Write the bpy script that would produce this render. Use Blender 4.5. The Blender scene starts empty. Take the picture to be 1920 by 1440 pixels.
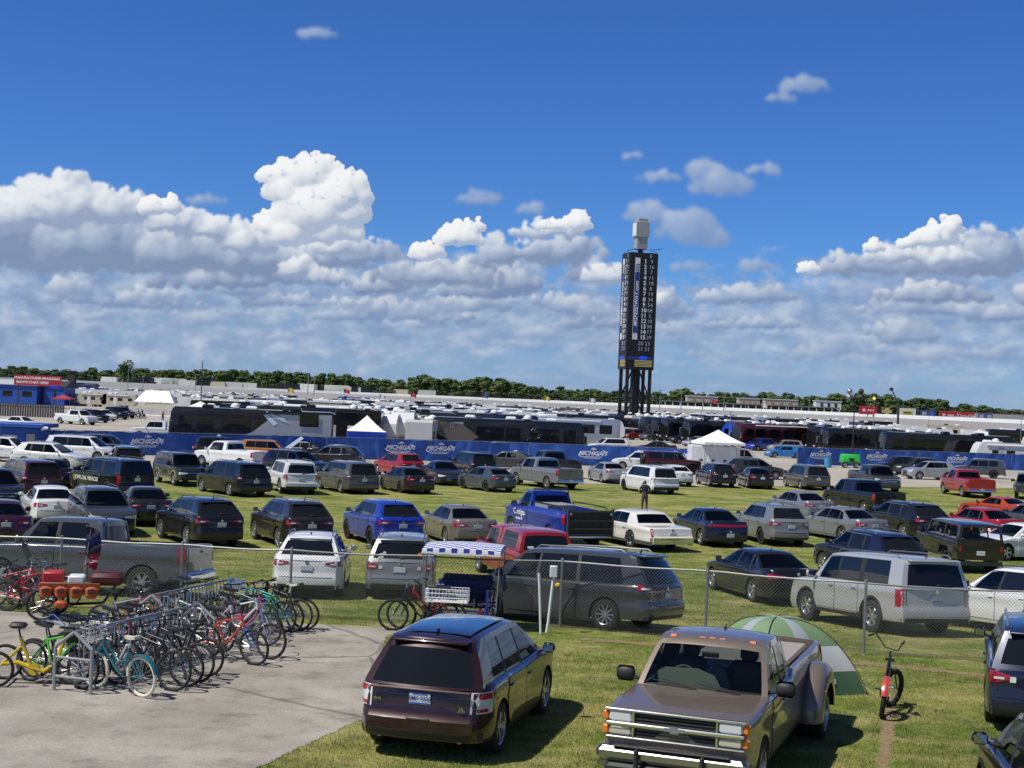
import bpy, bmesh, math, random
import numpy as np
from mathutils import Vector, Matrix, noise
random.seed(7)
R = math.radians
PI = math.pi
scene = bpy.context.scene
COL = scene.collection
# ------------------------------------------------------------------ camera
CH = 5.05; FPX = 2750.0; SR, CR = math.sin(R(2.4)), math.cos(R(2.4)); PITCH = math.atan(28 / FPX)
cam_d = bpy.data.cameras.new('camera'); cam = bpy.data.objects.new('camera', cam_d); COL.objects.link(cam)
scene.camera = cam
cam_d.sensor_width = 36; cam_d.lens = 36 * FPX / 1920; cam_d.clip_end = 20000; cam_d.clip_start = 0.1
FW = Vector((0, math.cos(PITCH), math.sin(PITCH))); UPV = Vector((0, -math.sin(PITCH), math.cos(PITCH))); RT = Vector((1, 0, 0))
CX = RT * CR + UPV * SR; CY = UPV * CR - RT * SR
cm = Matrix((CX, CY, -FW)).transposed().to_4x4(); cm.translation = (0, 0, CH)
cam.matrix_world = cm
scene.render.resolution_x = 1024; scene.render.resolution_y = 768
def ray(px, py):
    return (FW * FPX + CX * (px - 960) - CY * (py - 720)).normalized()
def at(px, py, h=0.0):                    # the place at height h seen at that pixel
    d = ray(px, py); t = (h - CH) / d.z
    return Vector((d.x * t, d.y * t, h))
def atz(px, py, Y):                       # the place at depth Y
    d = ray(px, py); t = Y / d.y
    return Vector((d.x * t, Y, CH + d.z * t))
def pix(p):
    v = Vector(p) - Vector((0, 0, CH)); k = FPX / v.dot(FW)
    return 960 + v.dot(CX) * k, 720 - v.dot(CY) * k
# ------------------------------------------------------------------ object helpers
def tag(o, label=None, cat=None, group=None, kind=None):
    if label: o['label'] = label
    if cat: o['category'] = cat
    if group: o['group'] = group
    if kind: o['kind'] = kind
    return o
def empty(name, loc=(0, 0, 0), rz=0.0, label=None, cat=None, group=None):
    o = bpy.data.objects.new(name, None); COL.objects.link(o); o.location = loc; o.rotation_euler = (0, 0, rz)
    o.empty_display_size = 0.2
    return tag(o, label, cat, group)
def part(name, mesh, parent=None, loc=None, rot=None, scale=None):
    o = bpy.data.objects.new(name, mesh); COL.objects.link(o); o.parent = parent
    if loc is not None: o.location = loc
    if rot is not None: o.rotation_euler = rot
    if scale is not None: o.scale = scale
    return o
KIDS = {}
def copy_tree(o, parent=None):
    c = o.copy(); COL.objects.link(c); c.parent = parent
    for ch in list(o.children): copy_tree(ch, c)
    return c
class MB:
    def __init__(s): s.v = []; s.f = []; s.m = []
    def add(s, vs, fs, mi=0):
        b = len(s.v); s.v.extend([tuple(v) for v in vs]); s.f.extend([tuple(i + b for i in f) for f in fs]); s.m.extend([mi] * len(fs))
    def box(s, c, d, rot=None, bev=0.0, mi=0, taper=1.0):
        cx, cy, cz = c; x, y, z = d[0] / 2, d[1] / 2, d[2] / 2
        if bev > 0:
            b = min(bev, x * .9, y * .9, z * .9); vs = []; fs = []
            ring = [(x - b, -y), (x, -y + b), (x, y - b), (x - b, y), (-x + b, y), (-x, y - b), (-x, -y + b), (-x + b, -y)]
            ringi = [(px - (b if px > 0 else -b) * .8, py - (b if py > 0 else -b) * .8) for px, py in ring]
            for rg, zz in ((ringi, -z), (ring, -z + b), (ring, z - b), (ringi, z)):
                k = taper if zz > 0 else 1
                vs += [Vector((p[0] * k, p[1] * k, zz)) for p in rg]
            for l in range(3):
                for i in range(8):
                    fs.append((l * 8 + i, l * 8 + (i + 1) % 8, l * 8 + 8 + (i + 1) % 8, l * 8 + 8 + i))
            fs.append(tuple(range(7, -1, -1))); fs.append(tuple(range(24, 32)))
        else:
            vs = [Vector((sx * x * (taper if sz > 0 else 1), sy * y * (taper if sz > 0 else 1), sz * z)) for sz in (-1, 1) for sx, sy in ((-1, -1), (1, -1), (1, 1), (-1, 1))]
            fs = [(3, 2, 1, 0), (4, 5, 6, 7), (0, 1, 5, 4), (1, 2, 6, 5), (2, 3, 7, 6), (3, 0, 4, 7)]
        if rot is not None:
            from mathutils import Euler
            m = rot if isinstance(rot, Matrix) else Euler(rot).to_matrix()
            vs = [m @ v for v in vs]
        s.add([(v.x + cx, v.y + cy, v.z + cz) for v in vs], fs, mi)
    def tube(s, p0, p1, r0, r1=None, n=6, mi=0, cap=True):
        r1 = r0 if r1 is None else r1
        p0 = Vector(p0); p1 = Vector(p1); d = (p1 - p0)
        if d.length < 1e-6: return
        d.normalize(); a = d.orthogonal().normalized(); b = d.cross(a)
        vs = [p + (a * math.cos(2 * PI * i / n) + b * math.sin(2 * PI * i / n)) * r for p, r in ((p0, r0), (p1, r1)) for i in range(n)]
        fs = [(i, (i + 1) % n, n + (i + 1) % n, n + i) for i in range(n)]
        if cap: fs += [tuple(range(n - 1, -1, -1)), tuple(range(n, 2 * n))]
        s.add(vs, fs, mi)
    def path(s, pts, r, n=6, mi=0, closed=False):
        pts = [Vector(p) for p in pts]; m = len(pts); rs = r if isinstance(r, (list, tuple)) else [r] * m
        up = None; vs = []
        for i, p in enumerate(pts):
            if closed: d = pts[(i + 1) % m] - pts[i - 1]
            else: d = pts[min(i + 1, m - 1)] - pts[max(i - 1, 0)]
            d.normalize()
            if up is None: up = d.orthogonal().normalized()
            a = (up - d * up.dot(d)).normalized(); up = a; b = d.cross(a)
            vs += [p + (a * math.cos(2 * PI * k / n) + b * math.sin(2 * PI * k / n)) * rs[i] for k in range(n)]
        fs = []
        for i in range(m if closed else m - 1):
            j = (i + 1) % m
            fs += [(i * n + k, i * n + (k + 1) % n, j * n + (k + 1) % n, j * n + k) for k in range(n)]
        if not closed: fs += [tuple(range(n - 1, -1, -1)), tuple(range((m - 1) * n, m * n))]
        s.add(vs, fs, mi)
    def lathe(s, prof, n=24, axis='z', c=(0, 0, 0), mi=0, closed=False, cap=False):   # prof: (r, h)
        vs = []
        for r, h in prof:
            for k in range(n):
                a = 2 * PI * k / n; x, y = r * math.cos(a), r * math.sin(a)
                p = (x, y, h) if axis == 'z' else ((h, x, y) if axis == 'x' else (x, h, -y) if axis == 'y' else None)
                vs.append((p[0] + c[0], p[1] + c[1], p[2] + c[2]))
        m = len(prof); fs = []
        for i in range(m if closed else m - 1):
            j = (i + 1) % m
            fs += [(i * n + k, i * n + (k + 1) % n, j * n + (k + 1) % n, j * n + k) for k in range(n)]
        if cap and not closed:
            if prof[0][0] > 1e-4: fs.append(tuple(range(n - 1, -1, -1)))
            if prof[-1][0] > 1e-4: fs.append(tuple(range((m - 1) * n, m * n)))
        s.add(vs, fs, mi)
    def grid(s, rows, mi=0, flip=False):
        n = len(rows[0]); vs = [p for r in rows for p in r]; fs = []
        for i in range(len(rows) - 1):
            for j in range(n - 1):
                q = (i * n + j, i * n + j + 1, (i + 1) * n + j + 1, (i + 1) * n + j)
                fs.append(q[::-1] if flip else q)
        s.add(vs, fs, mi)
    def prism(s, poly, axis, a, b, mi=0):           # poly in the two other axes
        def P(u, v, w): return {'x': (w, u, v), 'y': (u, w, v), 'z': (u, v, w)}[axis]
        n = len(poly); vs = [P(u, v, a) for u, v in poly] + [P(u, v, b) for u, v in poly]
        fs = [tuple(range(n))[::-1], tuple(range(n, 2 * n))] + [(i, (i + 1) % n, n + (i + 1) % n, n + i) for i in range(n)]
        s.add(vs, fs, mi)
    def mesh(s, name, mats, smooth=35, clean=True):
        me = bpy.data.meshes.new(name); me.from_pydata(s.v, [], s.f); me.update()
        if not isinstance(mats, (list, tuple)): mats = [mats]
        for m in mats: me.materials.append(m)
        if any(s.m): me.polygons.foreach_set('material_index', s.m)
        if clean and len(s.f) < 40000:
            bm = bmesh.new(); bm.from_mesh(me)
            bmesh.ops.remove_doubles(bm, verts=bm.verts, dist=1e-5)
            bmesh.ops.recalc_face_normals(bm, faces=bm.faces); bm.to_mesh(me); bm.free()
        if smooth:
            me.polygons.foreach_set('use_smooth', [True] * len(me.polygons)); me.set_sharp_from_angle(angle=R(smooth))
        me.update(); return me
    def build(s, name, mats, parent=None, smooth=35, loc=None, rot=None, clean=True):
        return part(name, s.mesh(name, mats, smooth, clean), parent, loc, rot)
# ------------------------------------------------------------------ materials
MATS = {}
def nodes(m):
    m.use_nodes = True; nt = m.node_tree; return nt, nt.nodes, nt.links
def pmat(name, col, rough=.5, metal=0., coat=0., spec=.5, bump=0., bscale=60., var=0., vscale=3., emit=0., alpha=1., dirt=0.):
    if name in MATS: return MATS[name]
    m = bpy.data.materials.new(name); nt, N, Lk = nodes(m); b = N['Principled BSDF']
    b.inputs['Base Color'].default_value = (*col, 1); b.inputs['Roughness'].default_value = rough; b.inputs['Metallic'].default_value = metal
    b.inputs['Coat Weight'].default_value = coat; b.inputs['Coat Roughness'].default_value = .04; b.inputs['Specular IOR Level'].default_value = spec
    if emit: b.inputs['Emission Color'].default_value = (*col, 1); b.inputs['Emission Strength'].default_value = emit
    if alpha < 1: b.inputs['Alpha'].default_value = alpha
    if var or bump or dirt:
        tc = N.new('ShaderNodeTexCoord')
    if var:
        n = N.new('ShaderNodeTexNoise'); n.inputs['Scale'].default_value = vscale; n.inputs['Detail'].default_value = 6; Lk.new(tc.outputs['Object'], n.inputs['Vector'])
        mx = N.new('ShaderNodeMixRGB'); mx.inputs[1].default_value = (*[c * (1 - var) for c in col], 1); mx.inputs[2].default_value = (*[min(1, c * (1 + var)) for c in col], 1)
        Lk.new(n.outputs['Fac'], mx.inputs[0]); Lk.new(mx.outputs[0], b.inputs['Base Color'])
    if dirt:      # road dust that clings low on the body: depends on the height on the thing itself
        sp = N.new('ShaderNodeSeparateXYZ'); Lk.new(tc.outputs['Object'], sp.inputs[0])
        mr = N.new('ShaderNodeMapRange'); mr.inputs[1].default_value = .95; mr.inputs[2].default_value = .25; mr.inputs[3].default_value = .12; mr.inputs[4].default_value = 1; Lk.new(sp.outputs[2], mr.inputs[0])
        n = N.new('ShaderNodeTexNoise'); n.inputs['Scale'].default_value = 4; n.inputs['Detail'].default_value = 8; Lk.new(tc.outputs['Object'], n.inputs['Vector'])
        mu = N.new('ShaderNodeMath'); mu.operation = 'MULTIPLY'; Lk.new(mr.outputs[0], mu.inputs[0]); Lk.new(n.outputs['Fac'], mu.inputs[1])
        mu2 = N.new('ShaderNodeMath'); mu2.operation = 'MULTIPLY'; mu2.inputs[1].default_value = dirt; Lk.new(mu.outputs[0], mu2.inputs[0])
        mx = N.new('ShaderNodeMixRGB'); mx.inputs[1].default_value = (*col, 1); mx.inputs[2].default_value = (.30, .26, .2, 1); Lk.new(mu2.outputs[0], mx.inputs[0]); Lk.new(mx.outputs[0], b.inputs['Base Color'])
        ad = N.new('ShaderNodeMath'); ad.operation = 'MULTIPLY_ADD'; ad.inputs[1].default_value = .8; ad.inputs[2].default_value = rough; Lk.new(mu2.outputs[0], ad.inputs[0]); Lk.new(ad.outputs[0], b.inputs['Roughness'])
        cs = N.new('ShaderNodeMath'); cs.operation = 'MULTIPLY_ADD'; cs.inputs[1].default_value = -1.2 * coat; cs.inputs[2].default_value = coat; cs.use_clamp = True; Lk.new(mu2.outputs[0], cs.inputs[0]); Lk.new(cs.outputs[0], b.inputs['Coat Weight'])
    if bump:
        n = N.new('ShaderNodeTexNoise'); n.inputs['Scale'].default_value = bscale; n.inputs['Detail'].default_value = 5; Lk.new(tc.outputs['Object'], n.inputs['Vector'])
        bp = N.new('ShaderNodeBump'); bp.inputs['Strength'].default_value = bump; bp.inputs['Distance'].default_value = .02; Lk.new(n.outputs['Fac'], bp.inputs['Height']); Lk.new(bp.outputs[0], b.inputs['Normal'])
    MATS[name] = m; return m
def paint(name, col, metal=.35, dirt=.35):
    return pmat('paint_' + name, col, rough=.32, metal=metal, coat=1., spec=.2, dirt=dirt)
def srgb(r, g, b):
    f = lambda c: (c / 255 / 12.92) if c / 255 <= .04045 else ((c / 255 + .055) / 1.055) ** 2.4
    return (f(r), f(g), f(b))
M = {}
M['glass'] = pmat('tinted_glass', (.008, .009, .010), rough=.03, spec=.5)
M['rubber'] = pmat('tyre_rubber', (.018, .018, .018), rough=.85, dirt=.0, bump=.2)
M['rubberdust'] = pmat('dusty_rubber', (.05, .047, .04), rough=.9)
M['blackplastic'] = pmat('black_plastic', (.022, .022, .023), rough=.6)
M['undercarriage'] = pmat('undercarriage', (.01, .01, .01), rough=.9)
M['chrome'] = pmat('chrome', (.75, .76, .78), rough=.12, metal=1.)
M['alloy'] = pmat('alloy', (.55, .56, .58), rough=.3, metal=.85)
M['darkalloy'] = pmat('dark_alloy', (.03, .03, .032), rough=.35, metal=.5)
M['greyalloy'] = pmat('grey_alloy', (.2, .2, .21), rough=.35, metal=.7)
M['redlens'] = pmat('red_lens', (.30, .008, .012), rough=.08, coat=.8)
M['darkred'] = pmat('smoked_red_lens', (.09, .005, .008), rough=.08, coat=.8)
M['clearlens'] = pmat('clear_lens', (.62, .64, .66), rough=.06, coat=1.)
M['amber'] = pmat('amber_lens', (.75, .20, .03), rough=.15, coat=.8)
M['plate'] = pmat('plate_white', (.62, .66, .7), rough=.4)
M['plateblue'] = pmat('plate_blue', (.03, .09, .42), rough=.4)
M['black'] = pmat('black_gap', (.006, .006, .006), rough=.8)
M['whitetext'] = pmat('white_lettering', (.8, .8, .8), rough=.5)
M['steel'] = pmat('galvanised_steel', (.30, .305, .30), rough=.55, metal=.6, var=.25, vscale=9)
M['darksteel'] = pmat('dark_steel', (.07, .07, .072), rough=.55, metal=.5)
M['white'] = pmat('white_enamel', (.72, .73, .73), rough=.35, var=.06)
M['seat'] = pmat('seat_cloth', (.12, .12, .115), rough=.9)
def text_mesh(body, size, mat, align='CENTER', extrude=.002, shear=0., bold=0., space=1.):
    c = bpy.data.curves.new('lettering', 'FONT'); c.body = body; c.size = size; c.align_x = align; c.align_y = 'CENTER'
    c.extrude = extrude; c.shear = shear; c.offset = bold; c.space_character = space; c.resolution_u = 2
    o = bpy.data.objects.new('tmp', c); COL.objects.link(o)
    dg = bpy.context.evaluated_depsgraph_get(); dg.update()
    me = bpy.data.meshes.new_from_object(o.evaluated_get(dg)); bpy.data.objects.remove(o); bpy.data.curves.remove(c)
    me.name = 'lettering'; me.materials.clear(); me.materials.append(mat); return me
# ------------------------------------------------------------------ render / light
scene.render.engine = 'CYCLES'
scene.view_settings.view_transform = 'Standard'; scene.view_settings.look = 'None'
scene.view_settings.exposure = 0.0; scene.view_settings.gamma = 1
SUN = Vector((-.90 * math.cos(R(57)), -.436 * math.cos(R(57)), math.sin(R(57)))).normalized()
sd = bpy.data.lights.new('sun', 'SUN'); sd.energy = 5.0; sd.angle = R(.55); sd.color = (1, .955, .88)
so = bpy.data.objects.new('sun', sd); COL.objects.link(so); so.rotation_euler = SUN.to_track_quat('Z', 'Y').to_euler()
# ------------------------------------------------------------------ cumulus field built from heaps of round puffs (az, el grid in degrees)
PPD = 36; AZ0, AZ1, EL0, EL1 = -30., 30., -1.0, 17.0
NW, NH = int((AZ1 - AZ0) * PPD), int((EL1 - EL0) * PPD)
def cloud_field(angle_of):
    KP = 57.3 / 2750
    az = (AZ0 + (np.arange(NW, dtype=np.float32) + .5) / PPD)[None, :].repeat(NH, 0)
    el = (EL0 + (np.arange(NH, dtype=np.float32) + .5) / PPD)[:, None].repeat(NW, 1)
    def perlin(x, y, seed):
        r = np.random.RandomState(seed); P = r.rand(256, 256) * 2 * np.pi; G = np.stack([np.cos(P), np.sin(P)], -1).astype(np.float32)
        xi = np.floor(x).astype(np.int32); yi = np.floor(y).astype(np.int32); fx = x - xi; fy = y - yi
        u = fx * fx * fx * (fx * (fx * 6 - 15) + 10); v = fy * fy * fy * (fy * (fy * 6 - 15) + 10)
        def g(a, b):
            gg = G[(yi + b) % 256, (xi + a) % 256]; return gg[..., 0] * (fx - a) + gg[..., 1] * (fy - b)
        a = g(0, 0) * (1 - u) + g(1, 0) * u; b = g(0, 1) * (1 - u) + g(1, 1) * u
        return a * (1 - v) + b * v
    def fbm(x, y, seed, o=6, rough=.52):
        t = 0; a = 1; n = 0
        for i in range(o):
            t = t + perlin(x * 2 ** i + 17 * i, y * 2 ** i + 9 * i, seed + i) * a; n += a; a *= rough
        return t / n * 1.6
    def ss(x, a, b):
        t = np.clip((x - a) / (b - a), 0, 1); return t * t * (3 - 2 * t)
    def blur(F, r):
        for ax in (0, 1):
            for _ in range(2):
                P = np.pad(F, [(r + 1, r) if a == ax else (0, 0) for a in (0, 1)], mode='edge'); c = np.cumsum(P, ax, dtype=np.float64)
                n = F.shape[ax]; F = ((np.take(c, np.arange(2 * r + 1, 2 * r + 1 + n), ax) - np.take(c, np.arange(0, n), ax)) / (2 * r + 1)).astype(np.float32)
        return F
    rgb = np.zeros((NH, NW, 3), np.float32); alpha = np.zeros((NH, NW), np.float32)
    def over(c, a):
        nonlocal rgb, alpha
        o = a + alpha * (1 - a); rgb[:] = (c * a[..., None] + rgb * (alpha * (1 - a))[..., None]) / np.maximum(o, 1e-5)[..., None]; alpha = o
    def ramp3(t, lo, mid, hi):
        t = np.clip(t, 0, 1)[..., None]; lo, mid, hi = (np.array(c, np.float32) for c in (lo, mid, hi))
        return np.where(t < .5, lo + (mid - lo) * t * 2, mid + (hi - mid) * (t - .5) * 2)
    w1 = fbm(az * .9, el * 1.1, 71, 6, .55) * .55; w2 = fbm(az * .9 + 40, el * 1.1 + 40, 81, 6, .55) * .55
    wf1 = fbm(az * 3.5, el * 3.5, 91, 4, .6) * .12; wf2 = fbm(az * 3.5 + 40, el * 3.5 + 40, 95, 4, .6) * .12
    fine = fbm(az * 2.2, el * 2.6, 55, 6, .6); broad = fbm(az * .45, el * .9, 33, 4, .55); soft = fbm(az * 1.0, el * 1.5, 35, 5, .6)
    def heap(clouds, seed, lo, mid, hi, dens=1., edge=.35, opac=1., warp=.5, rscale=1., bias=0., contrast=1., basedark=.5, squash=1., sof=1, fluff=0):
        # clouds: (cx, cy, rx, ry) with a flat base at cy + ry * .5
        rg = np.random.RandomState(seed); puffs = []
        for (cx, cy, rx, ry) in clouds:
            n = int((24 + rx * ry / 60) * dens); m = min(rx, ry)
            for i in range(n):
                ang = rg.uniform(-.15, np.pi + .15); q = rg.rand() ** .5 * .98
                x = cx + rx * q * np.cos(ang); y = cy + ry * .45 - ry * 1.4 * q * np.sin(ang) * rg.uniform(.55, 1)
                r = m * rg.uniform(.18, .55) * (1.2 - .6 * q) * rscale
                y = min(y, cy + ry * .5 - r * .5)
                puffs.append((x, y, r, (1 - q) * m * .8 - rg.rand() * m * .3, (cy + ry * .5 - y) / (1.6 * ry)))
                if fluff and rg.rand() < fluff: a2 = rg.uniform(.1, np.pi - .1); puffs.append((x + r * .85 * np.cos(a2), y - r * .85 * np.sin(a2), r * rg.uniform(.25, .45), puffs[-1][3], puffs[-1][4] + .05))
        Z = np.full((NH, NW), -60., np.float32); T = np.ones((NH, NW), np.float32); Rl = np.full((NH, NW), .5, np.float32)
        for (x, y, r, z, rel) in puffs:
            a, e = angle_of(x, y); rr = r * KP; e = max(e, .2)
            i0, i1 = int((a - rr * 1.6 - .5 - AZ0) * PPD), int((a + rr * 1.6 + .5 - AZ0) * PPD) + 1; j0, j1 = int((e - rr * 1.6 - .5 - EL0) * PPD), int((e + rr * 1.6 + .5 - EL0) * PPD) + 1
            i0 = max(i0, 0); j0 = max(j0, 0); i1 = min(i1, NW); j1 = min(j1, NH)
            if i1 <= i0 or j1 <= j0: continue
            sl = (slice(j0, j1), slice(i0, i1))
            dx = (az[sl] + w1[sl] * warp + wf1[sl] * min(1, warp * 2.2) - a) / rr; dy = (el[sl] + w2[sl] * warp + wf2[sl] * min(1, warp * 2.2) - e) / (rr * squash)
            d2 = dx * dx + dy * dy; zz = z + r * np.sqrt(np.clip(1.15 - d2, 0, 2)); ins = d2 < 1.15
            Zs = Z[sl]; win = ins & (zz > Zs); Zs[win] = zz[win]; Rs = Rl[sl]; Rs[win] = rel
            T[sl] *= 1 - ss(1.2 - d2, 0, edge * 2)
        A = 1 - T
        A = np.clip(A * (1.12 + fine * 1.15) - .08 * 0, 0, 1); A = ss(A, .05, .95)
        Zc = np.maximum(Z, blur(np.where(Z > -50, Z, 0), 8) - 8)
        tt = 0
        for rad, wgt, sc in ((1, .30, .55), (4, .40, .9), (12, .30, 1.6)):
            Zb = blur(Zc, rad); gx = np.gradient(Zb, axis=1) * PPD * KP; gy = np.gradient(Zb, axis=0) * PPD * KP
            nx, ny = -gx * sc, -gy * sc; l = (nx * -.42 + ny * .72 + .55) / np.sqrt(nx * nx + ny * ny + 1)
            tt = tt + l * wgt
        rel = blur(Rl, 3)
        t = .5 + (tt - .48) * 1.15 * contrast + (np.clip(rel, 0, 1) - .55) * basedark + fine * .10 + bias
        over(ramp3(blur(t, sof) if sof else t, lo, mid, hi), (blur(A, sof) if sof else A) * opac)
    S = srgb
    n1 = fbm(az * .5, el * 1.6, 3, 5, .5); c = ramp3(.5 + n1 * .6, S(122, 150, 190), S(142, 168, 203), S(166, 186, 212))
    over(c, (ss(-el, -5.5, -.6) * np.clip(.80 + n1 * .5 + broad * .4, 0, 1)).astype(np.float32))
    # soft broad shade that the puffs sit in
    def veil(bl, lo, mid, hi, op, seed):
        acc = np.full((NH, NW), -1.5, np.float32)
        for (cx, cy, rx, ry) in bl:
            a, e = angle_of(cx, cy); v = 1 - ((az + w1 * 1.5 - a) / (rx * KP)) ** 2 - ((el + w2 * .8 - e) / (ry * KP)) ** 2; acc = np.maximum(acc, v)
        F = acc + soft * .9 + broad * .5; s2 = fbm(az * .8, el * 1.5, seed, 5, .5)
        over(ramp3(.5 + s2 * .9 + soft * .25, lo, mid, hi), ss(F, -.1, .9) * op)
    veil([(250, 560, 760, 150), (760, 570, 520, 110), (1120, 600, 380, 80), (1650, 600, 560, 110), (-300, 560, 500, 170), (2300, 580, 500, 170), (60, 500, 420, 90), (400, 500, 330, 70), (930, 520, 240, 60), (1720, 530, 300, 60)], S(128, 150, 187), S(152, 172, 202), S(186, 199, 217), .88, 60)
    rb = np.random.RandomState(11)
    spec = ((650, 712, 60, (16, 60), (5, 10), S(134, 158, 196), S(156, 177, 208), S(196, 204, 217), .6), (600, 655, 52, (24, 80), (8, 17), S(130, 153, 190), S(160, 178, 205), S(212, 216, 224), .72),
            (540, 605, 40, (40, 110), (13, 26), S(124, 146, 183), S(162, 178, 203), S(222, 226, 231), .82), (490, 550, 24, (60, 130), (22, 36), S(118, 138, 175), S(164, 178, 201), S(230, 233, 236), .88))
    extra = ([(1640, 678, 60, 16), (1590, 672, 30, 14), (1530, 675, 30, 12), (1380, 680, 50, 8)], [(395, 600, 34, 15), (1130, 600, 56, 24), (1150, 640, 60, 13), (190, 592, 50, 15), (880, 600, 80, 18)],
             [(1420, 550, 80, 26), (1350, 556, 50, 22), (290, 552, 70, 18), (1240, 560, 34, 30), (1110, 580, 44, 24), (1720, 560, 90, 20)], [(560, 505, 60, 36), (620, 520, 46, 20), (1800, 500, 90, 26), (720, 530, 60, 30)])
    for k, (y0, y1, n, rx, ry, lo, mid, hi, op) in enumerate(spec):
        bl = []
        for _ in range(n):
            x = rb.uniform(-420, 2340); y = rb.uniform(y0, y1) + (x - 960) * .042
            if k > 1 and 1180 < x < 1560 and rb.rand() < .7: continue
            bl.append((x, y, rb.uniform(*rx), rb.uniform(*ry)))
        heap(bl + extra[k], 200 + k * 31, lo, mid, hi, dens=.9, edge=.6, opac=op, warp=(.10, .15, .22, .3)[k], squash=1., basedark=.45, contrast=.8, rscale=1.25, sof=(2, 2, 1, 1)[k])
    # dark flat bases and grey middle masses
    C = [(140, 440, 200, 80), (330, 465, 190, 66), (60, 470, 150, 60), (450, 480, 120, 50), (-60, 430, 200, 100), (830, 515, 120, 42), (980, 470, 110, 44), (1060, 465, 90, 40), (1120, 505, 60, 36), (1740, 490, 170, 46), (1600, 495, 80, 34), (1860, 470, 100, 56), (700, 470, 70, 34), (2150, 430, 240, 90), (760, 510, 80, 30), (-420, 400, 160, 90), (590, 480, 90, 40)]
    heap(C, 320, S(128, 146, 178), S(166, 180, 204), S(224, 228, 233), dens=.7, edge=.8, opac=.95, warp=.45, bias=-.0, basedark=.75, contrast=.85)
    W = [(1290, 425, 60, 38), (1215, 398, 44, 26), (1330, 445, 36, 26), (1350, 345, 62, 28), (1322, 318, 34, 24), (1235, 332, 42, 15), (900, 370, 42, 18), (1508, 158, 46, 20), (1466, 182, 30, 12), (594, 62, 40, 14), (1185, 293, 20, 9), (1430, 318, 34, 14), (1412, 498, 30, 16), (1300, 500, 46, 12), (1845, 440, 44, 11), (1000, 392, 30, 14), (385, 375, 40, 12)]
    heap(W, 350, S(128, 152, 192), S(158, 177, 206), S(206, 212, 222), dens=1.2, edge=1.3, opac=.85, warp=.24, bias=-.02, basedark=.55, contrast=.6, rscale=1.9, sof=2)
    L2 = [(110, 380, 110, 62), (210, 385, 80, 44), (60, 370, 46, 40), (130, 335, 38, 32), (330, 410, 60, 34), (400, 425, 70, 32), (460, 450, 56, 40), (20, 400, 60, 50), (1030, 430, 70, 26), (1680, 480, 74, 24), (1780, 480, 60, 26), (640, 460, 60, 26), (560, 500, 36, 26), (600, 515, 50, 20), (1135, 515, 46, 30), (1240, 560, 20, 22)]
    heap(L2, 380, S(146, 162, 192), S(192, 202, 216), S(236, 239, 242), dens=.9, edge=.42, opac=.95, warp=.45, bias=.06, basedark=.5, contrast=.95, fluff=.6)
    D = [(560, 322, 78, 36), (535, 350, 44, 34), (515, 325, 34, 26), (600, 308, 44, 26), (640, 355, 50, 50), (660, 390, 34, 40), (585, 385, 74, 60), (545, 430, 54, 40), (620, 430, 60, 36), (500, 420, 26, 26), (285, 385, 26, 26), (320, 385, 24, 24), (860, 440, 46, 30), (888, 422, 22, 16), (800, 470, 34, 24), (1085, 415, 28, 26), (1040, 420, 34, 16), (1785, 420, 22, 28), (1750, 440, 44, 30), (1700, 455, 20, 18), (1640, 462, 22, 18), (1515, 500, 24, 16)]
    heap(D, 404, S(168, 182, 206), S(220, 224, 230), (.90, .91, .92), dens=1.5, edge=.26, opac=1., warp=.24, sof=0, fluff=.9, bias=.13, basedark=.35, contrast=.95)
    return rgb, alpha
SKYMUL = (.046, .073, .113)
# ------------------------------------------------------------------ world
w = bpy.data.worlds.new('World'); scene.world = w; w.use_nodes = True
nt = w.node_tree; N = nt.nodes; Lk = nt.links
for n in list(N): N.remove(n)
def mathn(op, a=None, b=None, c=None, clamp=False):
    n = N.new('ShaderNodeMath'); n.operation = op; n.use_clamp = clamp
    for i, x in enumerate((a, b, c)):
        if x is None: continue
        if isinstance(x, (int, float)): n.inputs[i].default_value = x
        else: Lk.new(x, n.inputs[i])
    return n.outputs[0]
def angle_of(px, py):
    d = ray(px, py); return math.degrees(math.atan2(d.x, d.y)), math.degrees(math.asin(d.z))
rgb_, al_ = cloud_field(angle_of)
im = bpy.data.images.new('cloud_field', NW, NH, alpha=True, float_buffer=True)
im.colorspace_settings.name = 'Non-Color' if False else im.colorspace_settings.name
buf = np.concatenate([np.clip(rgb_, 0, 1), np.clip(al_, 0, 1)[..., None]], -1).astype(np.float32)
im.alpha_mode = 'CHANNEL_PACKED'; im.pixels.foreach_set(buf.ravel()); im.update(); im.pack()
tc = N.new('ShaderNodeTexCoord'); sp = N.new('ShaderNodeSeparateXYZ'); Lk.new(tc.outputs['Generated'], sp.inputs[0])
az = mathn('MULTIPLY', mathn('ARCTAN2', sp.outputs[0], sp.outputs[1]), 57.2958)
el = mathn('MULTIPLY', mathn('ARCSINE', sp.outputs[2]), 57.2958)
u = mathn('DIVIDE', mathn('PINGPONG', mathn('ADD', az, 180 + 30. + 180), 60.0), 60.0)        # the field repeats, mirrored, round the horizon
v = mathn('DIVIDE', mathn('SUBTRACT', el, EL0), EL1 - EL0)
cb = N.new('ShaderNodeCombineXYZ'); Lk.new(u, cb.inputs[0]); Lk.new(v, cb.inputs[1])
it = N.new('ShaderNodeTexImage'); it.image = im; it.extension = 'EXTEND'; it.interpolation = 'Cubic'; Lk.new(cb.outputs[0], it.inputs[0])
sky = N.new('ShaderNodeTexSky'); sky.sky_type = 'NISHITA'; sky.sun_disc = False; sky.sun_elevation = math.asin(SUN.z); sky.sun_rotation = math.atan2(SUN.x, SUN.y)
sky.air_density = 1.0; sky.dust_density = .1; sky.ozone_density = 4.0; sky.altitude = 300
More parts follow.
